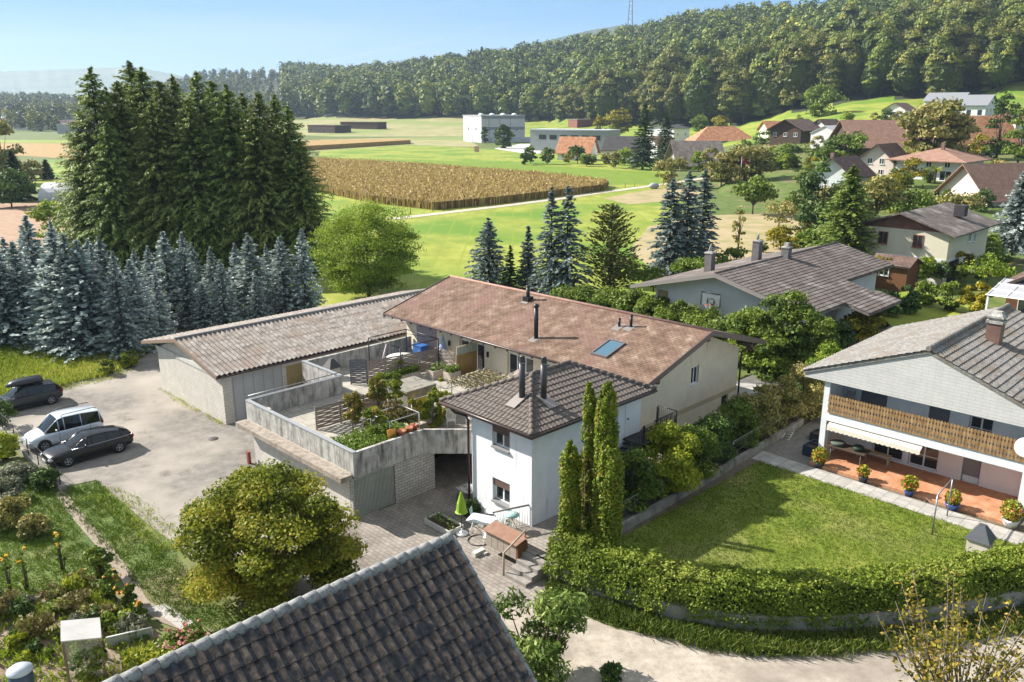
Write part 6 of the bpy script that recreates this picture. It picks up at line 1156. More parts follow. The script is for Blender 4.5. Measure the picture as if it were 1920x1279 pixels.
r_ = brooted('stone_basin', 'small broken pale stone basin on the paving by the cupboard', 22.0, 24.1, 0, 'basin'); mb = MB(); mb.box(-.3, .3, -.12, .12, 0, .2); mb.box(.1, .3, -.3, -.12, 0, .12); mb.build('basin', CONCL, r_)
wb = brooted('worktable', 'old grey table with a white canister in the shade of the recess', 25.1, 28.2, 0, 'table'); mb = MB(); mb.box(-.4, .4, -.5, .5, .7, .75); mb.build('tabletop', CONC, wb)
for a in (-.35, .35):
    for b in (-.45, .45): mb = MB(); mb.cyl((a, b, 0), (a, b, .7), .03, 6); mb.build('leg', METAL, wb)
tag(MB().lathe([(.01, 0), (.13, 0), (.13, .3), (.05, .36), (.01, .36)], n=12).build('canister', FRAMEW, None, UW(25.0, 27.95, .755)), 'white canister standing on the grey table in the recess', 'canister')
def bushobj(name, label, loc, H, Rr, leaf, n, size, seed, cat='shrub', grp=None, flat=1., clr=.4, ncl=14, zc=None, asp=.65):
    rg = np.random.default_rng(seed); Q4, v, P = crown(rg, H, Rr, zc or H * .45, ncl, n, size, clr=clr, asp=asp, low=1.1); root = thing(name, label, cat, loc, 0, grp); link(quadmesh('foliage', Q4, v, leaf), 'foliage', root)
    mb = MB(); 
    for i in range(min(7, ncl)): p = P[i]; mb.tube([(p[0] * .15, p[1] * .15, -.05), tuple(p)], [.035 * H ** .5, .01], 5)
    mb.build('stem', BARK, root); return root
bushobj('dark_shrub', 'small dark shrub in a tub against the tower wall behind the parasol', UW(24.2, 26.9, 0), .95, .5, leafmat('dark_leaf', [(.012, .025, .008), (.03, .05, .014), (.06, .085, .02)], .2), 900, .06, 41)
rsc = MB().box(-.08, .08, -.1, .1, 0, .7).build('red_box', plain('red_paint', (.22, .05, .04), .6), None, UW(19.6, 40.3, 0), A45); tag(rsc, 'narrow red and white hydrant cabinet at the far corner of the concrete wing', 'cabinet')

for px, py, lb in ((400, 823, 'round iron manhole cover in the middle of the car park'), (36, 831, 'round iron manhole cover between the cars and the kerb wall')):
    tag(MB().lathe([(.01, .012), (.30, .012), (.31, .0)], n=20).build('manhole_cover', plain('cast_iron', (.06, .05, .045), .7, .3), None, (*at(px, py)[:2], .008)), lb, 'manhole cover')
# ================================================================ CARS
RIM = plain('alloy', (.45, .45, .46), .3, .8); TYRE = plain('tyre_rubber', (.012, .012, .012), .9); CGL = plain('car_glass', (.005, .007, .009), .03, spec=.6)
LAMP = plain('headlight_glass', (.45, .47, .5), .1, spec=.9); TAIL = plain('tail_light', (.28, .01, .01), .2)
def car(label, u, w, z, L, Wd, Hh, belt, paint, st, roofst, wb_, yaw=A45 + math.pi, wr=.33, name='parked_car', five=5, rails=False, box=False, trim=False):
    root = thing(name, label, 'car', UW(u, w, z), yaw); hw = Wd / 2
    S = []                                                         # body stations: x, z of hood/deck, half width, low z
    N_ = 0; V = []
    ring = lambda x, zt_, h, zl: [(x, -h * .86, zl), (x, -h * .985, zl + .12), (x, -h, zl + (zt_ - zl) * .45), (x, -h * .985, zt_ - .13), (x, -h * .93, zt_ - .03), (x, -h * .6, zt_ + .02), (x, 0, zt_ + .035), (x, h * .6, zt_ + .02), (x, h * .93, zt_ - .03), (x, h * .985, zt_ - .13), (x, h, zl + (zt_ - zl) * .45), (x, h * .985, zl + .12), (x, h * .86, zl)]
    mb = MB(); pts = []
    for (fx, fz, fw_, fl) in st: pts += ring(fx * L / 2, fz, hw * fw_, fl)
    n = 13; mb.add(pts, [(i * n + k, i * n + (k + 1) % n, (i + 1) * n + (k + 1) % n, (i + 1) * n + k) for i in range(len(st) - 1) for k in range(n)] + [tuple(range(n))[::-1], tuple((len(st) - 1) * n + k for k in range(n))], 0, True)
    bo = mb.build('body', paint, root); md = bo.modifiers.new('subd', 'SUBSURF'); md.levels = md.render_levels = 1
    # glasshouse: stations x, zroof, half width top, half width bottom
    P = []; rr = lambda x, zt_, ht, hb: [(x, -hb, belt - .06), (x, -ht, zt_ - .05), (x, -ht * .6, zt_), (x, 0, zt_ + .015), (x, ht * .6, zt_), (x, ht, zt_ - .05), (x, hb, belt - .06)]
    mb = MB(); pr = [rr(fx * L / 2, fz, hw * ht, hw * hb) for fx, fz, ht, hb in roofst]; P = sum(pr, []); n = 7; F = []; mi = []
    m_ = len(roofst)
    for i in range(m_ - 1):
        for k in range(n - 1):
            side = k in (0, 5); front = i == 0 or i == m_ - 2; F.append(((i * n + k, i * n + k + 1, (i + 1) * n + k + 1, (i + 1) * n + k), 0 if (side or front) else 1))
    mb.add(P, [f for f, q in F if q == 0], 0); mb.build('windows', CGL, root); mb = MB(); up = [(p[0], p[1], p[2] + .012) for p in P]; mb.add(up, [f for f, q in F if q == 1], 0, True); ro = mb.build('roof', paint, root)
    mb = MB()
    for i in range(1, m_ - 1):
        if i == 1 or i == m_ - 2 or i in five:
            for s in (0, 6): q = pr[i][s], pr[i][s + (1 if s == 0 else -1)]; mb.tube([Vector(q[0]) + Vector((0, -.006 if s == 0 else .006, 0)), Vector(q[1])], .028, 4)
    for s in (1, 5): mb.tube([pr[i][s] for i in range(m_)], .028, 5)
    mb.build('pillar', paint, root)
    for x_ in (wb_[0], wb_[1]):
        for s in (-1, 1):
            mb = MB(); mb.lathe([(wr * .62, -.10), (wr * .96, -.1), (wr, -.07), (wr, .07), (wr * .96, .1), (wr * .62, .1)], n=24); wo = mb.build('wheel', TYRE, root); wo.rotation_euler = (R(90), 0, 0); wo.location = (x_, s * (hw - .07), wr)
            mb = MB(); mb.lathe([(wr * .64, .075), (wr * .6, .1), (wr * .56, .085), (wr * .54, -.02)], n=24); mb.lathe([(wr * .14, .085), (.005, .095)], n=10)
            for k in range(5 if five else 9): a = k * 2 * math.pi / 5; mb.tube([(wr * .08 * math.cos(a), wr * .08 * math.sin(a), .08), (wr * .58 * math.cos(a), wr * .58 * math.sin(a), .08)], .026, 4)
            mb.lathe([(wr * .6, -.01), (.005, -.01)], n=16); ri = mb.build('rim', RIM, wo); ri.rotation_euler = (0, 0, 0) if s < 0 else (R(180), 0, 0)
            mb = MB(); mb.lathe([(wr * 1.13, .0), (wr * 1.1, .012), (.01, .012)], n=24); ar = mb.build('wheel_arch', DARKMET, root); ar.rotation_euler = (R(90) if s < 0 else R(-90), 0, 0); ar.location = (x_, s * (hw - .010), wr + .02)
    for s in (-1, 1):
        mb = MB(); mb.tube([Vector(pr[i][0 if s < 0 else 6]) + Vector((0, s * .02, .01)) for i in range(m_)], .014, 5); mb.build('window_trim', RIM if trim else DARKMET, root)
        for xs in ((pr[2][0][0] + pr[3][0][0]) / 2 - .15, pr[3][0][0] + .32, pr[2][0][0] - .45): mb = MB(); mb.tube([(xs, s * hw * .972, belt - .1), (xs + .02, s * hw * .992, .62), (xs, s * hw * .985, .34)], .009, 4); mb.build('door_seam', DARKIN, root)
        for xs in ((pr[2][0][0] + pr[3][0][0]) / 2 - .02, pr[3][0][0] + .5): mb = MB(); mb.box(xs - .3, xs - .14, s * hw * .985 - .015, s * hw * .985 + .015, belt - .2, belt - .175); mb.build('door_handle', paint, root)
        mb = MB(); mb.box(wb_[0] + wr * 1.25, wb_[1] - wr * 1.25, s * hw * .96 - .02, s * hw * .96 + .02, .2, .27); mb.build('sill_trim', DARKMET, root)
    f0, r0 = st[-1], st[0]
    for s in (-1, 1):
        mb = MB(); mb.ball((L / 2 * .93, s * hw * .68, f0[1] - .02 + .0), (.16, .2, .09), 10); mb.build('headlight', LAMP, root); mb = MB(); mb.ball((-L / 2 * .955, s * hw * .76, belt - .14), (.1, .19, .12), 10); mb.build('tail_light', TAIL, root)
        mb = MB(); mb.ball((roofst[-2][0] * L / 2 + .18, s * (hw + .08), belt + .06), (.07, .11, .07), 8); mb.build('mirror', paint, root)
    mb = MB(); mb.box(L / 2 * .965, L / 2 * 1.002, -hw * .5, hw * .5, .32, .52); mb.build('grille', DARKMET, root)
    mb = MB(); mb.box(L / 2 * .99, L / 2 * 1.008, -.26, .26, .38, .48); mb.build('number_plate', FRAMEW, root)
    if rails:
        for s in (-1, 1): mb = MB(); xa, xb = roofst[1][0] * L / 2 + .1, roofst[-2][0] * L / 2 - .25; mb.tube([(xa, s * hw * .68, Hh - .02), (xa + .1, s * hw * .68, Hh + .07), (xb - .1, s * hw * .68, Hh + .07), (xb, s * hw * .68, Hh - .03)], .022, 6); mb.build('roof_rail', METAL if rails == 1 else DARKMET, root)
    return root
BLKP = plain('black_paint', (.010, .010, .012), .22, .0, spec=.35, coat=.25); GRYP = plain('dark_green_grey_paint', (.025, .03, .032), .25, .1, spec=.35, coat=.25); SILP = plain('silver_paint', (.58, .62, .68), .3, .25, coat=1.)
wag = [(-1.0, .80, .72, .34), (-.965, .88, .86, .26), (-.8, .93, .95, .2), (-.5, .94, 1, .18), (0, .93, 1, .18), (.4, .92, 1, .18), (.6, .86, .98, .18), (.85, .77, .92, .2), (.96, .66, .80, .24), (1.0, .56, .62, .3)]
wr_ = [(-.96, .95, .62, .82), (-.70, 1.25, .60, .88), (-.35, 1.38, .64, .90), (.0, 1.405, .66, .91), (.10, 1.36, .65, .91), (.47, .93, .62, .86)]
car('black estate car with sloping roof parked nearest in the car park', 13.7, 47.8, .012, 4.64, 1.8, 1.43, .93, BLKP, wag, wr_, (-1.38, 1.37), five=(2, 3), yaw=A45 + math.pi + R(1), trim=True)
ht = [(-1.0, .84, .76, .36), (-.96, .94, .88, .26), (-.75, .96, .97, .2), (-.3, .95, 1, .18), (.1, .94, 1, .18), (.4, .93, 1, .18), (.62, .88, .98, .18), (.86, .80, .92, .2), (.97, .68, .80, .24), (1.0, .58, .62, .3)]
hr_ = [(-.98, .95, .70, .86), (-.80, 1.36, .68, .88), (-.4, 1.44, .71, .90), (.0, 1.45, .72, .91), (.14, 1.40, .70, .91), (.44, .95, .64, .87)]
c3 = car('dark grey hatchback with a black roof box parked at the left edge', 13.65, 59.3, .012, 4.3, 1.78, 1.44, .95, GRYP, ht, hr_, (-1.3, 1.33), five=(2, 3))
van = [(-1.0, .95, .84, .36), (-.97, 1.02, .93, .26), (-.8, 1.06, .99, .2), (-.3, 1.06, 1, .18), (.1, 1.05, 1, .18), (.4, 1.04, 1, .18), (.6, 1.0, .98, .18), (.84, .88, .93, .2), (.96, .72, .82, .24), (1.0, .6, .66, .3)]
vr = [(-.99, 1.06, .76, .90), (-.9, 1.66, .74, .92), (-.4, 1.76, .77, .94), (.05, 1.78, .78, .94), (.2, 1.70, .75, .94), (.56, 1.05, .68, .88)]
pv = toUW(*at(150, 822)[:2]); car('silver family van with roof rails parked between the two dark cars', 13.4, 51.0, .012, 4.15, 1.78, 1.79, 1.06, SILP, van, vr, (-1.3, 1.28), five=(2, 3), rails=2)
rb_ = thing('roof_box', 'glossy black roof box strapped on top of the dark grey hatchback', 'roof box', UW(13.7, 59.3, 1.5), A45 + math.pi); mb = MB(); P = []
for fx, sc_ in ((-1.1, .7), (-1.0, .95), (0, 1), (.7, .85), (1.05, .35)): P += [(fx, -.42 * sc_, .06), (fx, -.44 * sc_, .22 * sc_ + .05), (fx, -.3 * sc_, .38 * sc_ + .04), (fx, .3 * sc_, .38 * sc_ + .04), (fx, .44 * sc_, .22 * sc_ + .05), (fx, .42 * sc_, .06)]
mb.add(P, [(i * 6 + k, i * 6 + (k + 1) % 6, (i + 1) * 6 + (k + 1) % 6, (i + 1) * 6 + k) for i in range(4) for k in range(6)] + [(5, 4, 3, 2, 1, 0), tuple(24 + k for k in range(6))], 0, True); mb.build('shell', plain('gloss_black_box', (.03, .032, .038), .25), rb_)
mb = MB(); mb.box(-.6, -.54, -.62, .62, 0, .06); mb.box(.4, .46, -.62, .62, 0, .06); mb.build('crossbar', DARKMET, rb_)
# far vehicles by the white hall
mx_ = gz(930, 266); mt = thing('mixer_truck', 'white concrete mixer truck parked in front of the tall white hall', 'truck', (mx_[0] - 10, mx_[1] - 2, mx_[2]), R(10)); mb = MB(); mb.box(-4.2, -2.2, -1.2, 1.2, .6, 3.0); mb.build('cab', FRAMEW, mt)
mb = MB(); mb.tube([(-1.8, 0, 2.0), (-.4, 0, 2.4), (1.8, 0, 2.8), (3.4, 0, 3.3)], [.7, 1.3, 1.35, .5], 12); mb.build('drum', FRAMEW, mt); mb = MB(); mb.box(-4, 4.2, -1.1, 1.1, .6, 1.0); mb.build('chassis', DARKMET, mt); 
for x_ in (-3.2, .8, 2.2, 3.6): mb = MB(); mb.cyl((x_, -1.25, .5), (x_, 1.25, .5), .5, 12); mb.build('wheel', TYRE, mt)
# ================================================================ TREES AND PLANTS
def place(px, yb, yt_, z=0., extra=0.):                            # foot and height of a plant from its foot and tip
    p = at(px, yb, z); d = ray(px, yt_); return p, CAMZ + d[2] / d[1] * p[1] - z
BLU = leafmat('blue_needle', [(.05, .075, .075), (.14, .185, .18), (.30, .355, .33), (.46, .52, .48)], trans=.2, hue=.02)
GRN = leafmat('spruce_needle', [(.014, .026, .008), (.045, .068, .018), (.10, .13, .035), (.17, .19, .06)], trans=.25, hue=.02)
GRN2 = leafmat('dark_needle', [(.010, .022, .012), (.025, .045, .02), (.05, .075, .035)], trans=.12)
GREY = leafmat('grey_blue_needle', [(.025, .042, .036), (.07, .10, .09), (.15, .195, .185), (.22, .27, .26)], trans=.2)
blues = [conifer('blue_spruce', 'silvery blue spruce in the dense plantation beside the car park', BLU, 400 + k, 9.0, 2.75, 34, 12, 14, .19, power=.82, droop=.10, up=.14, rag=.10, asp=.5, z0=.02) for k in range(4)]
BL = [(18, 648, 452), (52, 640, 430), (82, 625, 418), (108, 650, 448), (128, 655, 432), (150, 660, 455), (172, 662, 452), (196, 655, 470), (212, 648, 445), (236, 668, 455), (262, 650, 485), (268, 612, 470), (30, 600, 440), (64, 596, 425), (95, 600, 440), (122, 605, 425), (185, 610, 440), (292, 600, 462),
      (325, 612, 445), (358, 612, 434), (387, 618, 520), (406, 598, 455), (424, 616, 487), (452, 600, 448), (478, 606, 436), (486, 616, 505), (536, 600, 450), (576, 600, 434), (304, 640, 515), (-20, 640, 440), (5, 610, 436), (508, 590, 468), (372, 590, 462)]
rgb = np.random.default_rng(21)
for i, (px, yb, yt_) in enumerate(BL):
    p, h = place(px, yb, yt_); s = h / 9.0; w_ = s * rgb.uniform(.8, 1.25); s *= rgb.uniform(.86, 1.06); lb = 'silvery blue spruce in the dense plantation beside the car park'
    lb = {(262, 650): 'blue spruce at the right front corner of the dense block, nearest the garage', (325, 612): 'blue spruce standing first right of the gap in the plantation', (387, 618): 'short pale blue spruce in front, left of the three short ones', (424, 616): 'short pale blue spruce in front, middle of the three short ones', (486, 616): 'short pale blue spruce in front, right of the three short ones', (576, 600): 'tall blue spruce at the right end of the plantation beside the willow', (536, 600): 'second blue spruce from the right end of the plantation', (304, 640): 'low blue spruce leaning over the drive behind the garage', (18, 648): 'blue spruce at the left edge above the parked hatchback'}.get((px, yb), lb)
    if i < 4: blues[i]['label'] = lb; blues[i].location = p; blues[i].scale = (w_, w_, s); blues[i]['group'] = 'blue spruces of the plantation'
    else: copytree(blues[i % 4], p, rgb.uniform(0, 6.28), (w_, w_, s), lb, 'blue spruces of the plantation')
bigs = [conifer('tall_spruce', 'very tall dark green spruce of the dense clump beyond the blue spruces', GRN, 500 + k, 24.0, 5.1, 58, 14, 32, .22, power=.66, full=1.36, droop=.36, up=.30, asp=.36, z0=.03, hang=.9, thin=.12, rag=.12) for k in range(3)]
BG = [(188, 505, 205), (218, 505, 128), (240, 498, 165), (262, 505, 150), (287, 492, 116), (306, 498, 128), (336, 505, 150), (360, 495, 142), (404, 505, 137), (428, 495, 150), (455, 508, 160), (480, 498, 176), (510, 505, 172), (538, 500, 178), (560, 508, 200), (176, 512, 290), (578, 512, 262), (320, 512, 190), (385, 512, 185), (235, 515, 230), (500, 515, 215), (440, 480, 180)]
for i, (px, yb, yt_) in enumerate(BG):
    p, h = place(px, yb, yt_); s = h / 24.; w_ = min(1.15, s * 1.12) * rgb.uniform(.85, 1.12)
    if i < 3: bigs[i].location = p; bigs[i].scale = (w_, w_, s); bigs[i]['group'] = 'tall spruces of the clump'
    else: copytree(bigs[i % 3], p, rgb.uniform(0, 6.28), (w_, w_, s), None, 'tall spruces of the clump')
def conifer_at(name, label, leaf, seed, px, yb, yt_, wpx, z=0., levels=26, nb=11, steps=8, size=.32, **kw):
    levels = int(levels * 1.25); steps = int(steps * 1.5); size = size * .72
    p, h = place(px, yb, yt_, z); rr = wpx * 1.28 / FPX * p[1] * 1.03 / 2; t = conifer(name, label, leaf, seed, h, rr, levels, nb, steps, size, **kw); t.location = p; return t
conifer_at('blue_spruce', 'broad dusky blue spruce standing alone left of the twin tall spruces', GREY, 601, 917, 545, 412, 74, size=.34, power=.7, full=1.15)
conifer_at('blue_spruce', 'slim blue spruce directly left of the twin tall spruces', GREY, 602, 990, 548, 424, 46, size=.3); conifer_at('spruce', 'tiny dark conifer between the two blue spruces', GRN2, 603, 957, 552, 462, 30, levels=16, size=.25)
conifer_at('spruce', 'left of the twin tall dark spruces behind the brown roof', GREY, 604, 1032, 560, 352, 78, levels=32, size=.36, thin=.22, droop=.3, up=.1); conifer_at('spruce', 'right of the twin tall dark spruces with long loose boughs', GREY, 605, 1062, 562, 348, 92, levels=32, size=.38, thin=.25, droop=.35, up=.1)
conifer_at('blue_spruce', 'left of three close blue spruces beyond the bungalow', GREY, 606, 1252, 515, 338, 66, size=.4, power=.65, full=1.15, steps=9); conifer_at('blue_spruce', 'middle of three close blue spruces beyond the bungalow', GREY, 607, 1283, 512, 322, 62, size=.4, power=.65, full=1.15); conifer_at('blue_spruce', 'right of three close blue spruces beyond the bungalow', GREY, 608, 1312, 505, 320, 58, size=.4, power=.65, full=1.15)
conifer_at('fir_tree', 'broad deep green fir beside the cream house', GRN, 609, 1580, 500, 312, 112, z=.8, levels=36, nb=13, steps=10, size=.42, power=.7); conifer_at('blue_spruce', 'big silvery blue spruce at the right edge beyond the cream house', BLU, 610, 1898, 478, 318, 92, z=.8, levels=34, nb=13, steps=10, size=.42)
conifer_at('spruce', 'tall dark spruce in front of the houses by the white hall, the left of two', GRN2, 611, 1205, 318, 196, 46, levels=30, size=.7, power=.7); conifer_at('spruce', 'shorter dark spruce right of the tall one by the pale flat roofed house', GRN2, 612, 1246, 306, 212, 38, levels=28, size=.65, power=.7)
conifer_at('spruce', 'slim dark conifer on the far plain left of the tall clump', GRN2, 613, 90, 336, 300, 22, levels=16, size=.7); conifer_at('spruce', 'dark conifer behind the left edge trees', GRN2, 614, 35, 376, 285, 46, levels=24, size=.9)
# loose deciduous trees: (label, leaf, px, yb, yt, width px)
LG = leafmat('mid_green_leaf', [(.022, .035, .008), (.055, .08, .015), (.10, .13, .022), (.14, .16, .035)], .3)
LW2 = leafmat('willow_leaf', [(.05, .075, .012), (.11, .15, .018), (.18, .22, .03), (.25, .27, .05)], .35)
LY = leafmat('yellowing_leaf', [(.06, .055, .008), (.16, .14, .012), (.30, .24, .02), (.38, .30, .04)], .35)
LO = leafmat('olive_brown_leaf', [(.045, .045, .015), (.10, .095, .03), (.17, .14, .055), (.2, .15, .08)], .25)
LD = leafmat('deep_green_leaf', [(.014, .026, .008), (.035, .058, .016), (.065, .095, .025)], .22); LP = leafmat('plum_leaf', [(.03, .015, .015), (.07, .03, .03), (.11, .06, .05)], .2)
def tree_at(label, leaf, px, yb, yt_, wpx, z=0., n=3200, name='tree', cat='tree', size=None, clr=.38, zf=.58, grp=None, D=None, ncl=22, low=1.08, **kw):
    if D: p = D; d = ray(px, yt_); h = CAMZ + d[2] / d[1] * p[1] - p[2]
    else: p, h = place(px, yb, yt_, z)
    rr = wpx / FPX * p[1] * 1.03 / 2; t = deciduous(name, label, cat, leaf, int(px * 7 + yb), h, rr, h * zf, ncl, n, size or max(.12, rr * .075), r0=h * .015 + .03, clr=clr, low=low, **kw); t.location = p
    if grp: t['group'] = grp
    return t
tree_at('big round light green willow left of the shingle roofed house', LW2, 692, 556, 384, 196, n=60000, size=.12, name='willow_tree', ncl=150, clr=.24, zf=.46, asp=.35, low=1.0)
tree_at('yellow green bushy tree at the left edge of the tall spruce clump', LW2, 100, 452, 378, 74, n=2600)
tree_at('green bushy small tree behind the corrugated garage roof', LW2, 568, 590, 532, 80, n=1800, zf=.5)
conifer_at('thuja_tree', 'tall ragged olive green thuja right of the twin spruces', leafmat('olive_needle', [(.02, .03, .008), (.06, .075, .018), (.11, .115, .03), (.15, .11, .05)], .2), 620, 1143, 558, 388, 92, levels=26, nb=11, steps=7, size=.36, power=.5, full=1.6, thin=.2, up=.7, droop=.2)
tree_at('round green fruit tree with a clear trunk on the pasture', LG, 1411, 402, 332, 76, z=0, low=.55); tree_at('wide fruit tree with a dense brown green crown beside the brown farm roof', LO, 1400, 350, 272, 92); tree_at('second wide fruit tree right behind the flag', LO, 1352, 352, 288, 60)
tree_at('thin half bare bush tree on the dry field', LO, 1460, 428, 374, 66, n=700, size=.22); tree_at('tiny sparse sapling in front of the dry field', LO, 1384, 470, 388, 30, n=260, size=.22)
tree_at('yellow autumn shrub on the edge of the dry field', LY, 1463, 468, 424, 56, n=2200, zf=.45); tree_at('large loose dark green tree left of the broad fir', LD, 1535, 470, 308, 86, n=4200, zf=.5)
tree_at('olive coloured bushy tree right of the broad fir', LO, 1640, 418, 330, 90, n=3200, zf=.5); tree_at('golden green shrub right beside the olive bushy tree', LY, 1668, 400, 322, 50, n=1500)
tree_at('huge brown green walnut tree between the barn and the red farm roof', LO, 1745, 0, 190, 128, D=gz(1745, 318), n=9000, size=.55, ncl=36, clr=.3); tree_at('tall narrow dark green tree at the right edge above the villa', LD, 1868, 0, 176, 58, D=gz(1868, 300), n=3000, zf=.5); tree_at('round dark green tree at the very right edge above the villa', LG, 1908, 0, 205, 66, D=gz(1908, 310), n=3000, zf=.5)
tree_at('solitary broad tree throwing a long shadow on the hillside meadow', LG, 1541, 0, 158, 72, D=gz(1541, 222), n=4200, size=.6, zf=.5, ncl=26); tree_at('dense round tree at the right foot of the hillside meadow', LG, 1450, 0, 163, 44, D=gz(1448, 212), n=2000, size=.6, zf=.5)
tree_at('big dark egg shaped tree in front of the white hall', LD, 945, 278, 234, 34, n=3000, size=.5, zf=.5, ncl=30); tree_at('narrow oval tree at the left before the white hall', LD, 909, 270, 238, 14, n=800, size=.45, zf=.55); tree_at('narrow oval tree peeking out left of the dark egg shaped tree', LD, 932, 272, 241, 14, n=800, size=.45, zf=.55)
for k, (px, yb, yt_, w_, lf, lb) in enumerate([(985, 309, 286, 20, LD, 'leftmost small orchard tree before the red roofed farm'), (995, 307, 274, 22, LG, 'second small orchard tree with a taller crown before the red roofed farm'), (1026, 308, 276, 28, LG, 'third orchard tree with a round crown left of the red farm'), (1083, 308, 272, 34, LD, 'darkest orchard tree in front of the red farm gable'), (1100, 312, 288, 26, LG, 'small greyish orchard tree right of the red farm'), (1138, 308, 288, 24, LO, 'brownish orchard shrub tree before the dark blue roof'), (1151, 315, 285, 26, LO, 'low orchard tree nearest the path before the dark blue roof')]):
    tree_at(lb, lf, px, yb, yt_, w_, n=900, size=.38, grp='orchard trees before the farm')
tree_at('yellow autumn tree cluster right of the green grey hall, the left crown', LY, 1125, 0, 218, 30, D=gz(1125, 262), n=1500, size=.6); tree_at('tallest yellow autumn tree right of the green grey hall', LY, 1160, 0, 204, 50, D=gz(1160, 262), n=2600, size=.6); tree_at('green yellow round tree beside the orange tree under the wood', LG, 1311, 0, 215, 34, D=gz(1311, 252), n=1600, size=.6); tree_at('bright orange autumn tree under the wood', LY, 1351, 0, 217, 32, D=gz(1351, 250), n=1500, size=.6)
tree_at('plum coloured tree beside the dark timber chalet', LP, 1530, 0, 225, 30, D=gz(1530, 262), n=900, size=.4); tree_at('grey green loose tree at the end of the field path', LO, 1258, 352, 296, 66, n=1600)
tree_at('green garden tree between chalet and grey white house', LG, 1480, 338, 270, 70, n=2400); tree_at('round garden tree in front of the white shed', LG, 1590, 0, 248, 66, D=gz(1590, 300), n=2400); tree_at('bushy garden tree left of the grey white gable', LG, 1545, 345, 275, 72, n=2600); tree_at('garden shrub tree below the chalet', LD, 1430, 300, 245, 44, n=1500); tree_at('reddish bush beside the grey white gable', leafmat('red_bush', [(.1, .04, .02), (.2, .09, .05)], .2), 1500, 322, 300, 28, n=500)
tree_at('ragged willow like tree at the far left edge', LO, 12, 345, 228, 64, n=2600, size=.5); tree_at('wide dark tree group at the left edge, the front crown', LD, 22, 388, 318, 92, n=3800, size=.35, zf=.45); tree_at('grey bush left of the slim dark conifer', LO, 60, 338, 300, 44, n=1100, size=.4)
palm = thing('palm', 'spiky light green palm on the villa terrace', 'palm', gz(1752, 345)); rgp = np.random.default_rng(8); C = []; Uu = []; Vv = []
for k in range(34):
    a = rgp.uniform(0, 6.28); e = rgp.uniform(-.2, 1.2); d = np.array([math.cos(a) * math.cos(e), math.sin(a) * math.cos(e), math.sin(e)])
    for t in np.linspace(.3, 2.2, 7): C.append(np.array([0, 0, 3.0]) + d * t - [0, 0, .16 * t * t]); l = np.cross(d, [0, 0, 1.]); Uu.append(d * .28); Vv.append(l / max(.01, np.linalg.norm(l)) * .22)
C, Uu, Vv = map(np.array, (C, Uu, Vv)); link(quadmesh('fronds', np.stack([C - Uu, C - Vv, C + Uu, C + Vv], 1), rgp.random(len(C)), YGL), 'fronds', palm); mb = MB(); mb.tube([(0, 0, 0), (0, 0, 3)], .2, 8); mb.build('trunk', BARK, palm)
tree_at('yellow green rounded shrub before the villa glass doors', LY, 1815, 340, 303, 34, z=2, n=1000); 
for k, (px, yb, yt_, w_, lf, lb) in enumerate([(1700, 345, 318, 50, LD, 'clipped dark hedge block right of the rose gabled house'), (1700, 412, 352, 110, LG, 'broad mixed green bush above the cream house'), (1790, 405, 360, 100, LO, 'brownish wide bush above the cream house roof'), (1600, 475, 440, 60, LY, 'yellow green bush left of the cream house'), (1520, 470, 430, 60, LG, 'light green bush behind the bungalow chimneys'), (1368, 505, 462, 60, LG, 'green bush left of the bungalow chimneys'), (1300, 520, 484, 90, LG, 'bright green round bush in front of the three blue spruces'), (1225, 548, 498, 90, LG, 'dark round bush at the left end of the bungalow'), (1744, 520, 484, 44, LG, 'round bush at the white basement wall of the cream house'), (1850, 530, 478, 90, LW2, 'big light green shrub beside the veranda house'), (1830, 590, 530, 60, LY, 'ivy covered pillar bush left of the veranda'), (1700, 585, 535, 50, LD, 'dark shrub before the garden shed'), (1735, 570, 530, 50, LG, 'loose garden shrub right of the garden shed'), (1665, 590, 548, 50, LD, 'dark low shrub at the bungalow corner'), (1608, 640, 585, 90, LY, 'yellow leaved shrub above the grey roof edge'), (1560, 650, 600, 80, LD, 'dark green shrub between bungalow and yellow shrub'), (1782, 580, 528, 50, LG, 'shrub behind the small sunny lawn'), (1890, 700, 560, 60, LG, 'leafy climber at the veranda post')][:17]):
    tree_at(lb, lf, px, yb, yt_, w_, z=.8, n=1500, cat='shrub', name='shrub', zf=.45, size=.17 if yb > 480 else .28, ncl=14)
conifer_at('columnar_conifer', 'small dark column shaped conifer at the bungalow corner', GRN2, 640, 1637, 602, 552, 26, z=.7, levels=18, size=.16, power=.3, full=3)
# tall hedge of separate shrubs behind the long house
HL = [(1062, 575, 540, 50), (1104, 582, 538, 62), (1146, 592, 542, 66), (1190, 606, 546, 74), (1232, 618, 558, 74), (1274, 632, 564, 80), (1318, 648, 582, 84), (1362, 668, 592, 90), (1404, 700, 586, 96), (1440, 712, 560, 98), (1482, 716, 552, 92), (1520, 700, 592, 80)]
nm = ['at its far left end', 'second from its left end', 'third from its left end', 'below the bungalow corner', 'below the bungalow door', 'under the basketball hoop', 'right of the basketball hoop', 'above the roof ridge end', 'behind the roof corner', 'yellowish, before the eave', 'tallest of all', 'at its right end']
for (px, yb, yt_, w_), q in zip(HL, nm): tree_at('leafy shrub of the tall hedge behind the long house, ' + q, (LG, LD)[int(px) % 2] if px < 1430 else LG, px, yb, yt_, w_ + 14, z=.3, n=9000, cat='shrub', name='hedge_shrub', zf=.46, size=.12, ncl=34, clr=.32, grp='shrubs of the tall hedge')
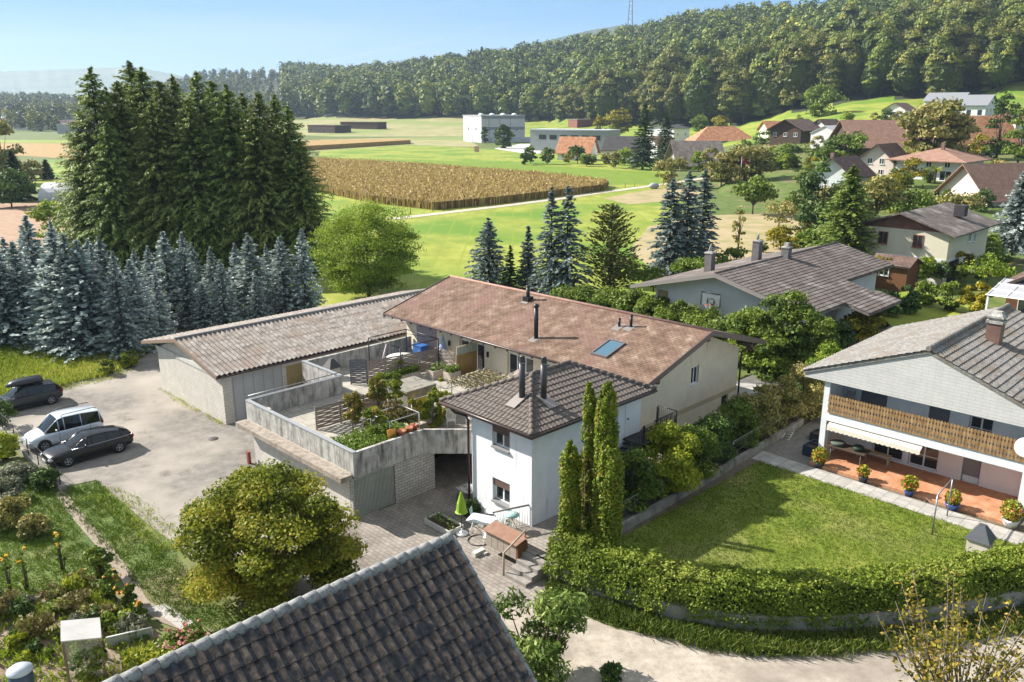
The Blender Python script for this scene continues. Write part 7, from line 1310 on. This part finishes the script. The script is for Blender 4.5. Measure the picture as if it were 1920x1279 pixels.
# shrubs beside the tower and gable
for u, w, H_, Rr, lf, n, lb in [(29.0, 21.2, 2.9, 1.25, LG, 4200, 'grey green bush left of the bright yellow green shrub by the stairs'), (31.6, 21.0, 3.3, 1.7, YGL, 9000, 'bright yellow green shrub in front of the gable wall'), (34.2, 21.2, 2.6, 1.3, LG, 4200, 'green shrub right of the bright yellow green shrub'), (36.6, 21.3, 2.5, 1.3, LD, 3600, 'dark loose shrub below the gable window'), (39.0, 21.5, 2.6, 1.35, LG, 3600, 'loose shrub half way along the gable wall'), (41.4, 21.5, 2.4, 1.3, LO, 3200, 'thin olive shrub near the gable corner'), (43.8, 21.4, 2.9, 1.4, LO, 3800, 'thin olive shrub beyond the gable corner'), (46.6, 21.0, 3.0, 1.5, LO, 3800, 'arching olive shrub beside the planter boxes'), (49.0, 20.6, 3.1, 1.5, LW2, 3800, 'light yellow green shrub behind the balcony house corner'), (51.5, 21.4, 3.4, 1.5, LW2, 3600, 'slender light green shrub near the green bin'), (30.2, 22.0, 2.0, .9, leafmat('silver_leaf', [(.12, .14, .10), (.22, .25, .2)], .3), 1600, 'silvery narrow leaved shrub at the stair foot')]:
    bushobj('shrub', lb, UW(u, w, Z1), H_ * 1.08, Rr * 1.15, lf, int(n * 2.4), .07, int(u * 10), ncl=26, clr=.34, grp=None)
tag(MB().lathe([(.01, 0), (.3, 0), (.36, 1.0), (.38, 1.05), (.01, 1.15)], n=8, smooth=False).build('wheelie_bin', plain('green_bin', (.02, .09, .05), .5), None, UW(50.6, 23.2, Z1)), 'dark green wheeled bin between the light green shrubs', 'bin')
# thuja columns
THU = leafmat('thuja_leaf', [(.025, .042, .006), (.075, .11, .010), (.14, .18, .015), (.20, .20, .02), (.22, .12, .04)], .25)
def thuja(label, px, py_base, py_top, wpx, seed, z=Z1, n=9000, dead=0.):
    n = int(n * 1.7)
    p, h = place(px, py_base, py_top, z); rr = wpx / FPX * p[1] / 2; rg = np.random.default_rng(seed); root = thing('thuja_column', label, 'thuja', p); nc = 150
    tz = rg.uniform(0, 1, nc); an = rg.uniform(0, 6.28, nc); pr = rr * np.minimum(1, (1.02 - tz) * 5) ** .6 * np.minimum(1, .6 + tz * 3); P = np.stack([np.cos(an) * pr * .62, np.sin(an) * pr * .62, tz * h * .96], 1); i = rg.integers(0, nc, n); d = unit(rg.normal(0, 1, (n, 3)))
    C = P[i] + d * np.array([.36, .36, .8]) * (rr * rg.uniform(.6, 1.05, (n, 1))) * np.minimum(1, (1.05 - tz[i]) * 5)[:, None]; dd_ = unit(d * [1, 1, .3] + [0, 0, .4]); v = np.clip(.5 + rg.normal(0, .15, n) + rg.uniform(-.2, .25, nc)[i], 0, 1)
    k = C[:, 2] > .02; link(quadmesh('foliage', leafarrays(C[k], dd_[k], .055, .6, rg, tilt=.5), v[k], THU), 'foliage', root); mb = MB(); mb.tube([(0, 0, 0), (0, 0, h * .9)], [.1, .02], 7); mb.build('trunk', BARK, root); return root
thuja('low left thuja column with yellowing foliage at the platform corner', 1066, 1045, 820, 50, 1); thuja('tall left thuja column, slim at its tip', 1098, 1030, 700, 38, 2, n=8000); thuja('tallest thuja column right of its slim neighbour', 1130, 1048, 698, 52, 3, n=12000); thuja('front right thuja column, broad and dense', 1138, 1062, 830, 62, 4, n=9000); thuja('slim thuja between the two tall columns', 1120, 1040, 712, 30, 5, n=6000)
# bare dead stems between the columns
dt = thing('dead_thuja', 'bare brown dead twigs and stems between the thuja columns', 'dead shrub', UW(25.0, 20.6, Z1)); mb = MB(); rgd = np.random.default_rng(4)
for k in range(46):
    a, b = rgd.normal(0, .28, 2); h_ = rgd.uniform(2.2, 5.4); mb.tube([(a, b, 0), (a * 1.2, b * 1.2, h_ * .5), (a * 1.5 + rgd.normal(0, .12), b * 1.5, h_)], [.022, .014, .004], 4)
    for j in range(5): t = rgd.uniform(.2, 1); p = Vector((a * (1 + .5 * t), b * (1 + .5 * t), h_ * t)); mb.tube([p, p + Vector((rgd.normal(0, .22), rgd.normal(0, .22), rgd.uniform(.0, .3)))], .006, 3)
mb.build('stems', mat('dead_twig', [(.16, .11, .07), (.28, .2, .14)], 6), dt)
# big clipped hedge along the road
def hedge(name, label, pts, z0, hts, wd_, leaf, n, size, seed, core, cat='hedge', bulge=.22):
    rg = np.random.default_rng(seed); P = [Vector(p[:2]) for p in pts]; c = P[0]; cum = [0]
    for a, b in zip(P, P[1:]): cum.append(cum[-1] + (b - a).length)
    L_ = cum[-1]; s = rg.uniform(0, L_, n); X = np.interp(s, cum, [p.x for p in P]) - c.x; Y = np.interp(s, cum, [p.y for p in P]) - c.y; e = .3
    X2 = np.interp(np.minimum(s + e, L_), cum, [p.x for p in P]) - c.x; Y2 = np.interp(np.minimum(s + e, L_), cum, [p.y for p in P]) - c.y; X1 = np.interp(np.maximum(s - e, 0), cum, [p.x for p in P]) - c.x; Y1 = np.interp(np.maximum(s - e, 0), cum, [p.y for p in P]) - c.y
    T = np.stack([X2 - X1, Y2 - Y1], 1); T /= np.linalg.norm(T, axis=1, keepdims=True); N = np.stack([-T[:, 1], T[:, 0]], 1); h = np.interp(s / L_, np.linspace(0, 1, len(hts)), hts)
    z_low = .28; bump_ = .12 * np.sin(s * 1.9) + .10 * np.sin(s * 4.3 + 1) + .06 * np.sin(s * 9.1); hh = h * (1 + bump_ * .6); a = rg.uniform(0, 1, n); per = 2 * h + wd_; q = a * per; side1 = q < h; top = (q >= h) & (q < h + wd_)
    z = np.where(side1, q, np.where(top, hh, np.maximum(0, per - q))); o = np.where(side1, -wd_ / 2, np.where(top, -wd_ / 2 + (q - h), wd_ / 2)); z = np.where(top, z, z * hh / h)
    lump = .10 * np.sin(s * 3.1 + z * 2.7) * np.cos(s * 1.3 - z * 4) + rg.normal(0, .07, n); o = o + np.where(top, 0, np.sign(o) * (bulge * .4 + lump)); o = o * (1 - .18 * (z / h) ** 3); z = z + np.where(top, np.abs(lump) * 1.2 - .05 + .16 * (rg.random(n) ** 4), -z_low * (1 - z / h) ** 2); o = o + np.where(top, 0, np.sign(o) * .18 * (1 - z / h).clip(0, 1))
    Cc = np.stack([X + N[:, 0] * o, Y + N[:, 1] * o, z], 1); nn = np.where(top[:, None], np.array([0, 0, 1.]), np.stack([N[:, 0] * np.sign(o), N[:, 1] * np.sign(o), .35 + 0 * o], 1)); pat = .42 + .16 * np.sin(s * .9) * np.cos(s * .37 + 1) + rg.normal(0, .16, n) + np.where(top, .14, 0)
    root = thing(name, label, cat, (c.x, c.y, z0)); link(quadmesh('foliage', leafarrays(Cc, nn, size, .55, rg, tilt=.75), np.clip(pat, 0, 1), leaf), 'foliage', root)
    mb = MB(); W_ = wd_ / 2 - .14
    for i in range(len(P) - 1):
        a_, b_ = P[i] - c, P[i + 1] - c; d = (b_ - a_).normalized(); n_ = Vector((-d.y, d.x)) * W_; h1 = np.interp(cum[i] / L_, np.linspace(0, 1, len(hts)), hts) * .86; h2 = np.interp(cum[i + 1] / L_, np.linspace(0, 1, len(hts)), hts) * .86
        mb.prism([a_ + n_, b_ + n_, b_ - n_, a_ - n_], 0.02, [h1, h2, h2, h1])
    mb.build('inner_growth', core, root); return root
CORE = mat('inner_twigs', [(.02, .03, .008), (.045, .055, .018)], 4, bump=.5)
HG = leafmat('hedge_leaf', [(.045, .06, .010), (.09, .125, .014), (.15, .19, .025), (.22, .24, .05), (.28, .26, .08)], .32)
hpts = [UW(u + .55, w + .35) for u, w in [(23.0, 20.4), (23.2, 18.3), (24.0, 15.4), (25.3, 13.1), (27.3, 11.0), (30.8, 8.5), (35.8, 5.6), (42, 3.2), (50, 0)]]
hedge('clipped_hedge', 'long thick green hedge on the curved retaining wall above the road', hpts, Z1, [1.2, 1.12, 1.0, .92, .9, .95, 1.0, 1.05, 1.1], 1.5, HG, 100000, .062, 71, CORE)
# bare grey patch
# foreground maple
MPL = leafmat('maple_leaf', [(.03, .04, .006), (.085, .10, .012), (.15, .165, .02), (.23, .225, .03), (.34, .235, .06)], .35)
p, h = place(505, 1150, 880, 0); tm = deciduous('maple_tree', 'dense yellow green maple with a wide crown in the lower left', 'tree', MPL, 77, 5.3, 3.5, 2.6, 120, 75000, .06, r0=.17, clr=.19, asp=.85, low=1.05); tm.location = (at(505, 1130)[0] + .15, at(505, 1130)[1] + .3, 0)
# elder / chestnut sapling by the roof, cherry in the corner
CHN = leafmat('compound_leaf', [(.03, .05, .012), (.08, .115, .025), (.16, .20, .06), (.24, .27, .11)], .3)
tc_ = bushobj('sapling', 'young tree with long pointed light green leaves beside the foreground roof', (at(1010, 1260)[0], at(1010, 1260)[1] - .5, -.1), 3.6, 1.9, CHN, 5200, .15, 81, cat='sapling', ncl=22, clr=.3, zc=1.9, asp=.28)
CHY = leafmat('cherry_leaf', [(.05, .05, .008), (.14, .12, .015), (.26, .20, .03), (.36, .22, .06)], .35)
def branchy(name, label, loc, H, spread, leaf, nb, nl, size, seed, cat='tree'):
    rg = np.random.default_rng(seed); root = thing(name, label, cat, loc); mb = MB(); C = []
    mb.tube([(0, 0, -.2), (.05, 0, H * .35)], [.12, .1], 7)
    for k in range(nb):
        a = rg.uniform(0, 6.28); r_ = rg.uniform(.25, 1) * spread; top = np.array([math.cos(a) * r_, math.sin(a) * r_, H * rg.uniform(.7, 1.05) - r_ * .25]); st_ = np.array([0, 0, H * rg.uniform(.12, .4)]); m_ = st_ * .5 + top * .5 + np.array([math.cos(a), math.sin(a), 0]) * r_ * .14
        mb.tube([tuple(st_), tuple(m_), tuple(top)], [.045, .026, .007], 5)
        for j in range(nl):
            t = rg.uniform(.35, 1.0); p = (m_ * (1 - (t - .5) * 2) + top * (t - .5) * 2) if t > .5 else (st_ * (1 - t * 2) + m_ * t * 2); off = rg.normal(0, .17, 3); 
            if j % 8 == 0: mb.tube([tuple(p), tuple(p + off * 1.4)], .005, 3)
            C.append(p + off)
    mb.build('branches', BARKG, root); C = np.array(C); link(quadmesh('leaves', leafarrays(C, rg.normal(0, 1, C.shape) + [0, 0, .3], size, .5, rg), rg.random(len(C)), leaf), 'leaves', root); return root
branchy('cherry_tree', 'sparse young cherry tree with orange tinged leaves in the lower right corner', (at(1730, 1330)[0], at(1730, 1330)[1] - 1.8, -.2), 5.6, 2.9, CHY, 44, 70, .08, 91)
hd = bushobj('topiary', 'small round dark green ball shrub at the bottom edge of the road', at(1147, 1279), .75, .42, LD, 1800, .05, 95, ncl=20); 
for k, (px, py, hh_, lb) in enumerate([(200, 702, .95, 'left of two round clipped yellow green bushes at the car park edge'), (243, 688, 1.05, 'right of two round clipped bushes nearer the garage')]): bushobj('round_bush', lb, at(px, py), hh_ * 1.2, hh_ * .6, THU, 2600, .075, 96 + k, ncl=24, clr=.3, zc=hh_ * .5)
# garden shrubs at the left
ROS = leafmat('silver_green_leaf', [(.07, .08, .04), (.16, .17, .10), (.26, .27, .18)], .25)
for px, py, H_, Rr, lf, n, lb in [(40, 900, 1.0, 1.0, ROS, 3200, 'silver green spreading shrub below the car park wall'), (88, 915, 1.15, .7, LD, 2200, 'dark brown green shrub at the corner of the car park wall'), (10, 940, 1.1, 1.0, ROS, 3000, 'second silver green shrub further left of the garden path'), (20, 985, 1.3, 1.1, LO, 3600, 'olive brown shrub above the sunflowers'), (60, 1005, 1.0, .8, LO, 2200, 'low reddish olive shrub beside the lawn path'), (8, 860, 1.6, .9, YGL, 2600, 'yellow green shrub at the left edge by the wire fence'), (5, 800, 1.9, .8, LD, 2200, 'leafy shrub at the very left edge above the fence'), (190, 1078, 1.25, .55, LG, 2000, 'bushy green dahlia plant at the path end'), (150, 1105, .8, .6, LO, 900, 'withered bush among the vegetable beds')]:
    bushobj('garden_shrub', lb, at(px, py), H_, Rr, lf, n, .075, int(px + py), ncl=20, clr=.34)
ORG = leafmat('orange_bloom', [(.5, .14, .02), (.6, .25, .04), (.65, .4, .05)], .2); SUNF = leafmat('sunflower_bloom', [(.6, .35, .02), (.65, .45, .03)], .2)
def flower(name, label, px, py, H_, Rr, n, bloom, nbm, seed, bs=.07, grp=None):
    r_ = bushobj(name, label, at(px, py), H_, Rr, LG, n, .07, seed, cat='flower', ncl=12, grp=grp); rg = np.random.default_rng(seed); a = rg.uniform(0, 6.28, nbm); q = rg.uniform(.2, 1, nbm) * Rr; C = np.stack([np.cos(a) * q, np.sin(a) * q, H_ * rg.uniform(.75, 1.08, nbm)], 1)
    C = np.repeat(C, 7, 0) + rg.normal(0, bs * .45, (nbm * 7, 3)); link(quadmesh('blooms', leafarrays(C, np.tile([-.3, -.6, .8], (len(C), 1)), bs, .9, rg, tilt=.4), rg.random(len(C)), bloom), 'blooms', r_); return r_
flower('dahlia', 'tall dahlia with salmon orange blooms beside the earth path', 212, 1125, 1.3, .45, 1500, ORG, 9, 301, .045); flower('dahlia', 'dahlia with golden orange blooms nearest the pale stone path', 240, 1140, 1.0, .4, 1300, ORG, 8, 302, .045); flower('dahlia', 'low orange dahlia at the end of the flower row', 262, 1160, .75, .35, 900, ORG, 5, 303, .045)
for k, (px, py, lb) in enumerate([(20, 1110, 'tallest sunflower pair at the left edge'), (50, 1105, 'sunflower right beside the tallest pair'), (118, 1070, 'sunflower standing alone in the middle of the vegetable garden')]): flower('sunflower', lb, px, py, 1.7, .2, 150, SUNF, 3, 310 + k, .06, 'sunflowers in the garden')
flower('sedum', 'round pink and yellow flowering stonecrop beside the cold frame', 348, 1215, .65, .85, 2600, leafmat('pink_bloom', [(.42, .14, .12), (.5, .25, .2)], .2), 34, 320, .05)
BEDM = mat('vegetable_bed_soil', [(.12, .085, .055), (.20, .15, .10), (.27, .21, .15)], 1.4, bump=.9, bscale=9)
struct(sheet('vegetable_bed', pxpoly([(-60, 1130), (60, 1115), (190, 1095), (260, 1150), (290, 1180), (330, 1230), (250, 1300), (-80, 1330)]), BEDM, .012)); struct(sheet('earth_path', ribbon(pxpoly([(112, 922), (135, 955), (165, 990), (200, 1030), (240, 1085), (265, 1130), (310, 1160), (390, 1190)]), .5), mat('earth', [(.20, .16, .12), (.29, .24, .19)], 2, bump=.4), .014)); struct(sheet('stone_path', ribbon(pxpoly([(215, 1180), (260, 1150), (300, 1140), (345, 1170), (430, 1230)]), .55), PAVL, .02))
VEGL = leafmat('vegetable_leaf', [(.05, .07, .015), (.11, .15, .02), (.2, .24, .03), (.2, .15, .06)], .35)
tufts('vegetables', [pxpoly([(-60, 1135), (60, 1120), (180, 1110), (250, 1160), (285, 1190), (240, 1290), (-80, 1320)])], 6, .28, .07, VEGL, 0, per=16, spread=.13)
tufts('carrot_leaves', [pxpoly([(158, 1105), (180, 1100), (225, 1160), (200, 1170)]), pxpoly([(240, 1235), (290, 1215), (310, 1235), (255, 1260)])], 60, .35, .04, YGL, 0, per=10, spread=.07)
vgp = []; rgx = np.random.default_rng(12); LB_ = leafmat('bed_brown_leaf', [(.10, .075, .04), (.2, .15, .07), (.17, .17, .05)], .2)
for k, (lf, H_, R_) in enumerate([(LG, .5, .4), (YGL, .4, .35), (LB_, .6, .45), (LD, .45, .35), (ROS, .4, .45)]):
    r_ = bushobj('vegetable_plant', 'leafy plant among the mixed vegetable and flower beds', (0, 0, 0), H_, R_, lf, 520, .055, 500 + k, cat='plant', ncl=9, grp='plants of the vegetable beds'); vgp.append(r_)
vx, vy = scatter(pxpoly([(-50, 1135), (60, 1120), (180, 1110), (250, 1160), (275, 1190), (200, 1225), (100, 1240), (-80, 1300)]), 260, rgx)
for k in range(min(60, len(vx))):
    s_ = rgx.uniform(.6, 1.5)
    if k < 5: vgp[k].location = (vx[k], vy[k], 0); vgp[k].scale = (s_, s_, s_)
    else: copytree(vgp[k % 5], (vx[k], vy[k], 0), rgx.uniform(0, 6.28), (s_, s_, s_ * rgx.uniform(.7, 1.4)))
gh = thing('lean_to_greenhouse', 'small garden greenhouse shelter with a white film roof and clear sides', 'greenhouse', at(165, 1262), R(28)); mb = MB(); mb.add([(-.6, -.65, 1.85), (.6, -.65, 1.6), (.6, .65, 1.6), (-.6, .65, 1.85), (-.6, -.65, 1.9), (.6, -.65, 1.65), (.6, .65, 1.65), (-.6, .65, 1.9)], [(0, 1, 2, 3), (4, 5, 6, 7), (0, 1, 5, 4), (1, 2, 6, 5), (2, 3, 7, 6), (3, 0, 4, 7)]); mb.build('film_roof', mat('white_film', [(.38, .37, .35), (.48, .47, .45)], 1.5, rough=.5), gh)
for a, b, t in ((-.55, -.6, 1.83), (.55, -.6, 1.6), (.55, .6, 1.6), (-.55, .6, 1.83)): mb = MB(); mb.box(a - .04, a + .04, b - .04, b + .04, 0, t); mb.build('post', MATS['old_wood'], gh)
mb = MB(); mb.box(-.6, -.54, -.66, .66, 1.78, 1.86); mb.box(.54, .6, -.66, .66, 1.52, 1.6); mb.build('beam', MATS['pale_rail_wood'], gh)
gl2 = bpy.data.materials.new('clear_film'); gl2.use_nodes = True; b_ = gl2.node_tree.nodes['Principled BSDF']; b_.inputs['Base Color'].default_value = (.6, .6, .55, 1); b_.inputs['Alpha'].default_value = .3; b_.inputs['Roughness'].default_value = .3
mb = MB(); mb.quad((-.52, -.62, .1), (.52, -.62, .1), (.52, -.62, 1.6), (-.52, -.62, 1.8)); mb.quad((.6, -.55, .1), (.6, .55, .1), (.6, .55, 1.55), (.6, -.55, 1.55)); mb.build('side_film', gl2, gh)
bushobj('tomato_plants', 'green tomato plants inside the garden greenhouse', at(172, 1272), 1.4, .6, LG, 1600, .07, 330, cat='plant')
wbt = thing('water_barrel', 'round blue white lidded water barrel at the lower left corner', 'barrel', at(45, 1300)); mb = MB(); mb.lathe([(.01, 0), (.34, 0), (.38, .45), (.36, .9), (.01, .9)], n=20); mb.build('barrel', plain('dark_blue_plastic', (.03, .06, .12), .4), wbt); mb = MB(); mb.lathe([(.4, .88), (.4, .95), (.3, .99), (.28, 1.04), (.01, 1.05)], n=20); mb.build('lid', plain('pale_blue_lid', (.4, .46, .52), .4), wbt)
cf = thing('cold_frame', 'glass cold frame leaning on the vegetable bed edge', 'cold frame', at(245, 1205), R(24)); mb = MB(); mb.box(-.75, .75, -.03, 0, 0, .45); mb.build('glass', plain('dusty_glass', (.34, .40, .37), .3), cf); mb = MB(); mb.tube([(-.76, -.04, .0), (-.76, -.04, .46), (.76, -.04, .46), (.76, -.04, 0)], .025, 5); mb.build('frame', FRAMEW, cf)
rbd = thing('raised_bed', 'low plank raised bed with lettuce and fennel by the roof', 'raised bed', at(285, 1245), R(27)); mb = MB()
for q in ((-1, 1, -.55, -.5), (-1, 1, .5, .55), (-1, -.95, -.5, .5), (.95, 1, -.5, .5)): mb.box(*q, 0, .22)
mb.build('planks', MATS['old_wood'], rbd); C = np.stack([RNG.uniform(-.9, .9, 900), RNG.uniform(-.45, .45, 900), RNG.uniform(.1, .45, 900)], 1); link(quadmesh('foliage', leafarrays(C, np.tile([0, 0, 1.], (900, 1)), .08, .6), RNG.random(900), YGL), 'foliage', rbd)
wd2 = thing('firewood_bundle', 'small heap of pale grey split slats beside the stonecrop', 'wood pile', at(322, 1225), R(70)); mb = MB()
for k in range(9): a = k * .07 - .3; mb.tube([(-.45, a, .05 + .04 * (k % 3)), (.45, a + .05, .1 + .05 * (k % 2))], .035, 5)
mb.build('slats', mat('pale_slats', [(.36, .32, .28), (.5, .46, .42)], 5), wd2)
# flag on its pole, rock and cattle hut on the pasture
fp = thing('flag_pole', 'white flagpole with a small red flag crossed in white among the fruit trees', 'flag', at(1387, 352)); mb = MB(); mb.cyl((0, 0, 0), (0, 0, 8.3), .06, 8); mb.build('pole', FRAMEW, fp)
mb = MB(); N_ = 8; P = [(.06 + 1.9 * i / N_, .12 * math.sin(i * 1.2), z_ - .05 * i) for z_ in (6.0, 7.7) for i in range(N_ + 1)]; mb.add(P, [(i, i + 1, N_ + 2 + i, N_ + 1 + i) for i in range(N_)]); fl = mb.build('cloth', plain('flag_red', (.45, .03, .04), .7), fp)
mb = MB(); mb.add([(x_, y_ - .03, z_) for x_, y_, z_ in [(.85, .12, 5.9), (1.15, .12, 5.85), (1.15, .12, 7.4), (.85, .12, 7.45)]], [(0, 1, 2, 3)]); mb.add([(.1, .08, 6.75), (1.9, .08, 6.4), (1.9, .08, 6.68), (.1, .08, 7.03)], [(0, 1, 2, 3)]); mb.build('cross', FRAMEW, fl)
tag(MB().ball((0, 0, .7), (1.3, .9, .8), 12).build('hay_bale', plain('wrapped_grey', (.28, .3, .32), .5), None, at(1226, 354)), 'rounded grey wrapped bale beside the field path end', 'bale')
sun_sheet = tag(MB().box(-1.1, 1.1, -.1, .1, .2, 2.8).build('pink_banner', plain('pale_pink', (.55, .32, .26), .8), None, at(894, 286)), 'small pale pink banner on the meadow before the white hall', 'banner')
wf = thing('wavy_fence', 'wooden garden fence with a wavy top edge behind the grey tiled roof', 'fence', UW(64, 20.5, Z1), R(-6)); 
for k in range(5): mb = MB(); x0 = k * 2.0; mb.box(x0 - .05, x0 + .05, -.05, .05, 0, 1.7); mb.build('post', MATS['old_wood'], wf)
for k in range(4):
    mb = MB(); x0 = k * 2.0 + .05; P = [(x0 + 1.9 * i / 10, 0, .05) for i in range(11)] + [(x0 + 1.9 * i / 10, 0, 1.35 + .28 * math.sin(math.pi * i / 10 * (1 if k % 2 else 1)) * (1 if k % 2 else -1)) for i in range(10, -1, -1)]; mb.ext(P, (0, .04, 0)); mb.build('slat_panel', mat('fence_slats', [(.22, .15, .10), (.32, .24, .17)], 3, wave=(.14, (.05, .04, .03), 'Z')), wf)
sl3 = usheet('garden_lawn', [(70, 24), (75, 19), (84, 20), (90, 30), (82, 32)], LIME, Z1 + .02)
# garden trees and shrubs filling the village between the houses
rgv = np.random.default_rng(77); VL = [LG, LD, LO, LW2, LG, LY]; vp = []
for k in range(6):
    r_ = deciduous('garden_tree', 'leafy garden tree or tall shrub between the village houses', 'tree', VL[k], 900 + k, 6.0, 2.8, 3.0, 16, 1500, .28, r0=.1, low=1.0, clr=.4); r_['group'] = 'garden trees of the village'; vp.append(r_)
spots = [(1385, 318), (1430, 322), (1445, 300), (1470, 318), (1500, 345), (1520, 330), (1395, 300), (1360, 330), (1330, 318), (1310, 322), (1565, 318), (1610, 300), (1640, 305), (1560, 300), (1530, 290), (1720, 325), (1740, 345), (1700, 352), (1680, 362), (1780, 362), (1860, 352), (1700, 300), (1780, 300), (1830, 300), (1490, 400), (1510, 415), (1555, 400), (1600, 408), (1640, 395), (1740, 400), (1770, 408), (1840, 400), (1500, 470), (1545, 480), (1430, 485), (1480, 490), (1180, 555), (1150, 560), (1260, 310), (1170, 310), (1110, 308), (1065, 306), (1400, 285), (1660, 232), (1640, 236), (1585, 238), (1500, 236), (1740, 235), (1780, 240), (1880, 232), (1680, 238), (1850, 500), (1870, 520), (1800, 530), (1830, 555), (1760, 560), (1680, 575), (1720, 590), (1790, 600), (1640, 590), (1580, 610)]
for i, (px, py) in enumerate(spots):
    g_ = gz(px, py); g_ = (g_[0], g_[1], g_[2] if g_[1] > 130 else .7); s = rgv.uniform(.55, 1.15) * (1. if g_[1] > 150 else .5)
    if i < 6: vp[i].location = g_; vp[i].scale = (s, s, s)
    else: copytree(vp[i % 6], g_, rgv.uniform(0, 6.28), (s * rgv.uniform(.85, 1.2), s * rgv.uniform(.85, 1.2), s))
# grass
TG = leafmat('grass_blade', [(.06, .08, .010), (.14, .17, .018), (.22, .23, .04), (.32, .27, .09)], .35); TG2 = leafmat('lawn_blade', [(.06, .10, .010), (.11, .165, .014), (.18, .225, .03)], .15)
WILD = pxpoly([(-300, 790), (-200, 700), (0, 640), (120, 640), (230, 680), (300, 640), (260, 672), (238, 690), (195, 707), (115, 726), (0, 750), (-200, 780)])
tufts('wild_grass', [WILD], 26, .42, .045, TG, 0, per=7, spread=.14)
GG = pxpoly([(-60, 1060), (-60, 900), (60, 905), (112, 918), (182, 902), (225, 945), (280, 1000), (330, 1045), (380, 1100), (470, 1150), (520, 1230), (430, 1240), (400, 1190), (310, 1150), (250, 1090), (180, 1010), (125, 950), (150, 1000), (200, 1080), (60, 1120), (-60, 1135)])
tufts('garden_grass', [GG], 48, .12, .03, TG2, 0, per=7, spread=.07)
LP_ = [UW(*p)[:2] for p in LA]; tufts('lawn_grass', [LP_], 170, .06, .022, TG2, Z1 + .01, per=3, spread=.05)
vg = [UW(u - 1.15, w - .85)[:2] for u, w in edge[:8]] + [UW(u - .15, w - .1)[:2] for u, w in reversed(edge[:8])]
tufts('verge_weeds', [vg], 110, .34, .045, leafmat('weed_leaf', [(.03, .045, .010), (.07, .10, .016), (.13, .16, .03), (.2, .17, .07)], .3), 0, per=7, spread=.14)
tufts('yard_edge_weeds', [ribbon(pxpoly([(305, 729), (350, 758), (424, 798)]), .5), ribbon(pxpoly([(170, 925), (220, 935), (280, 985), (330, 1030)]), 1.6), ribbon(pxpoly([(0, 752), (115, 730), (195, 712), (240, 694)]), .9)], 30, .14, .035, TG, 0, per=4, spread=.15)
# haze over the valley
mb = MB(); mb.box(-9000, 9000, -250, 5200, -40, 420); hz_ = mb.build('haze', []); hz_['kind'] = 'stuff'
hm = bpy.data.materials.new('valley_haze'); hm.use_nodes = True; t = hm.node_tree
for n in list(t.nodes):
    if n.type != 'OUTPUT_MATERIAL': t.nodes.remove(n)
pv_ = t.nodes.new('ShaderNodeVolumePrincipled'); pv_.inputs['Density'].default_value = .00010; pv_.inputs['Color'].default_value = (.62, .79, 1, 1); pv_.inputs['Anisotropy'].default_value = .2
t.links.new(pv_.outputs[0], t.nodes['Material Output'].inputs['Volume']); hz_.data.materials.append(hm)
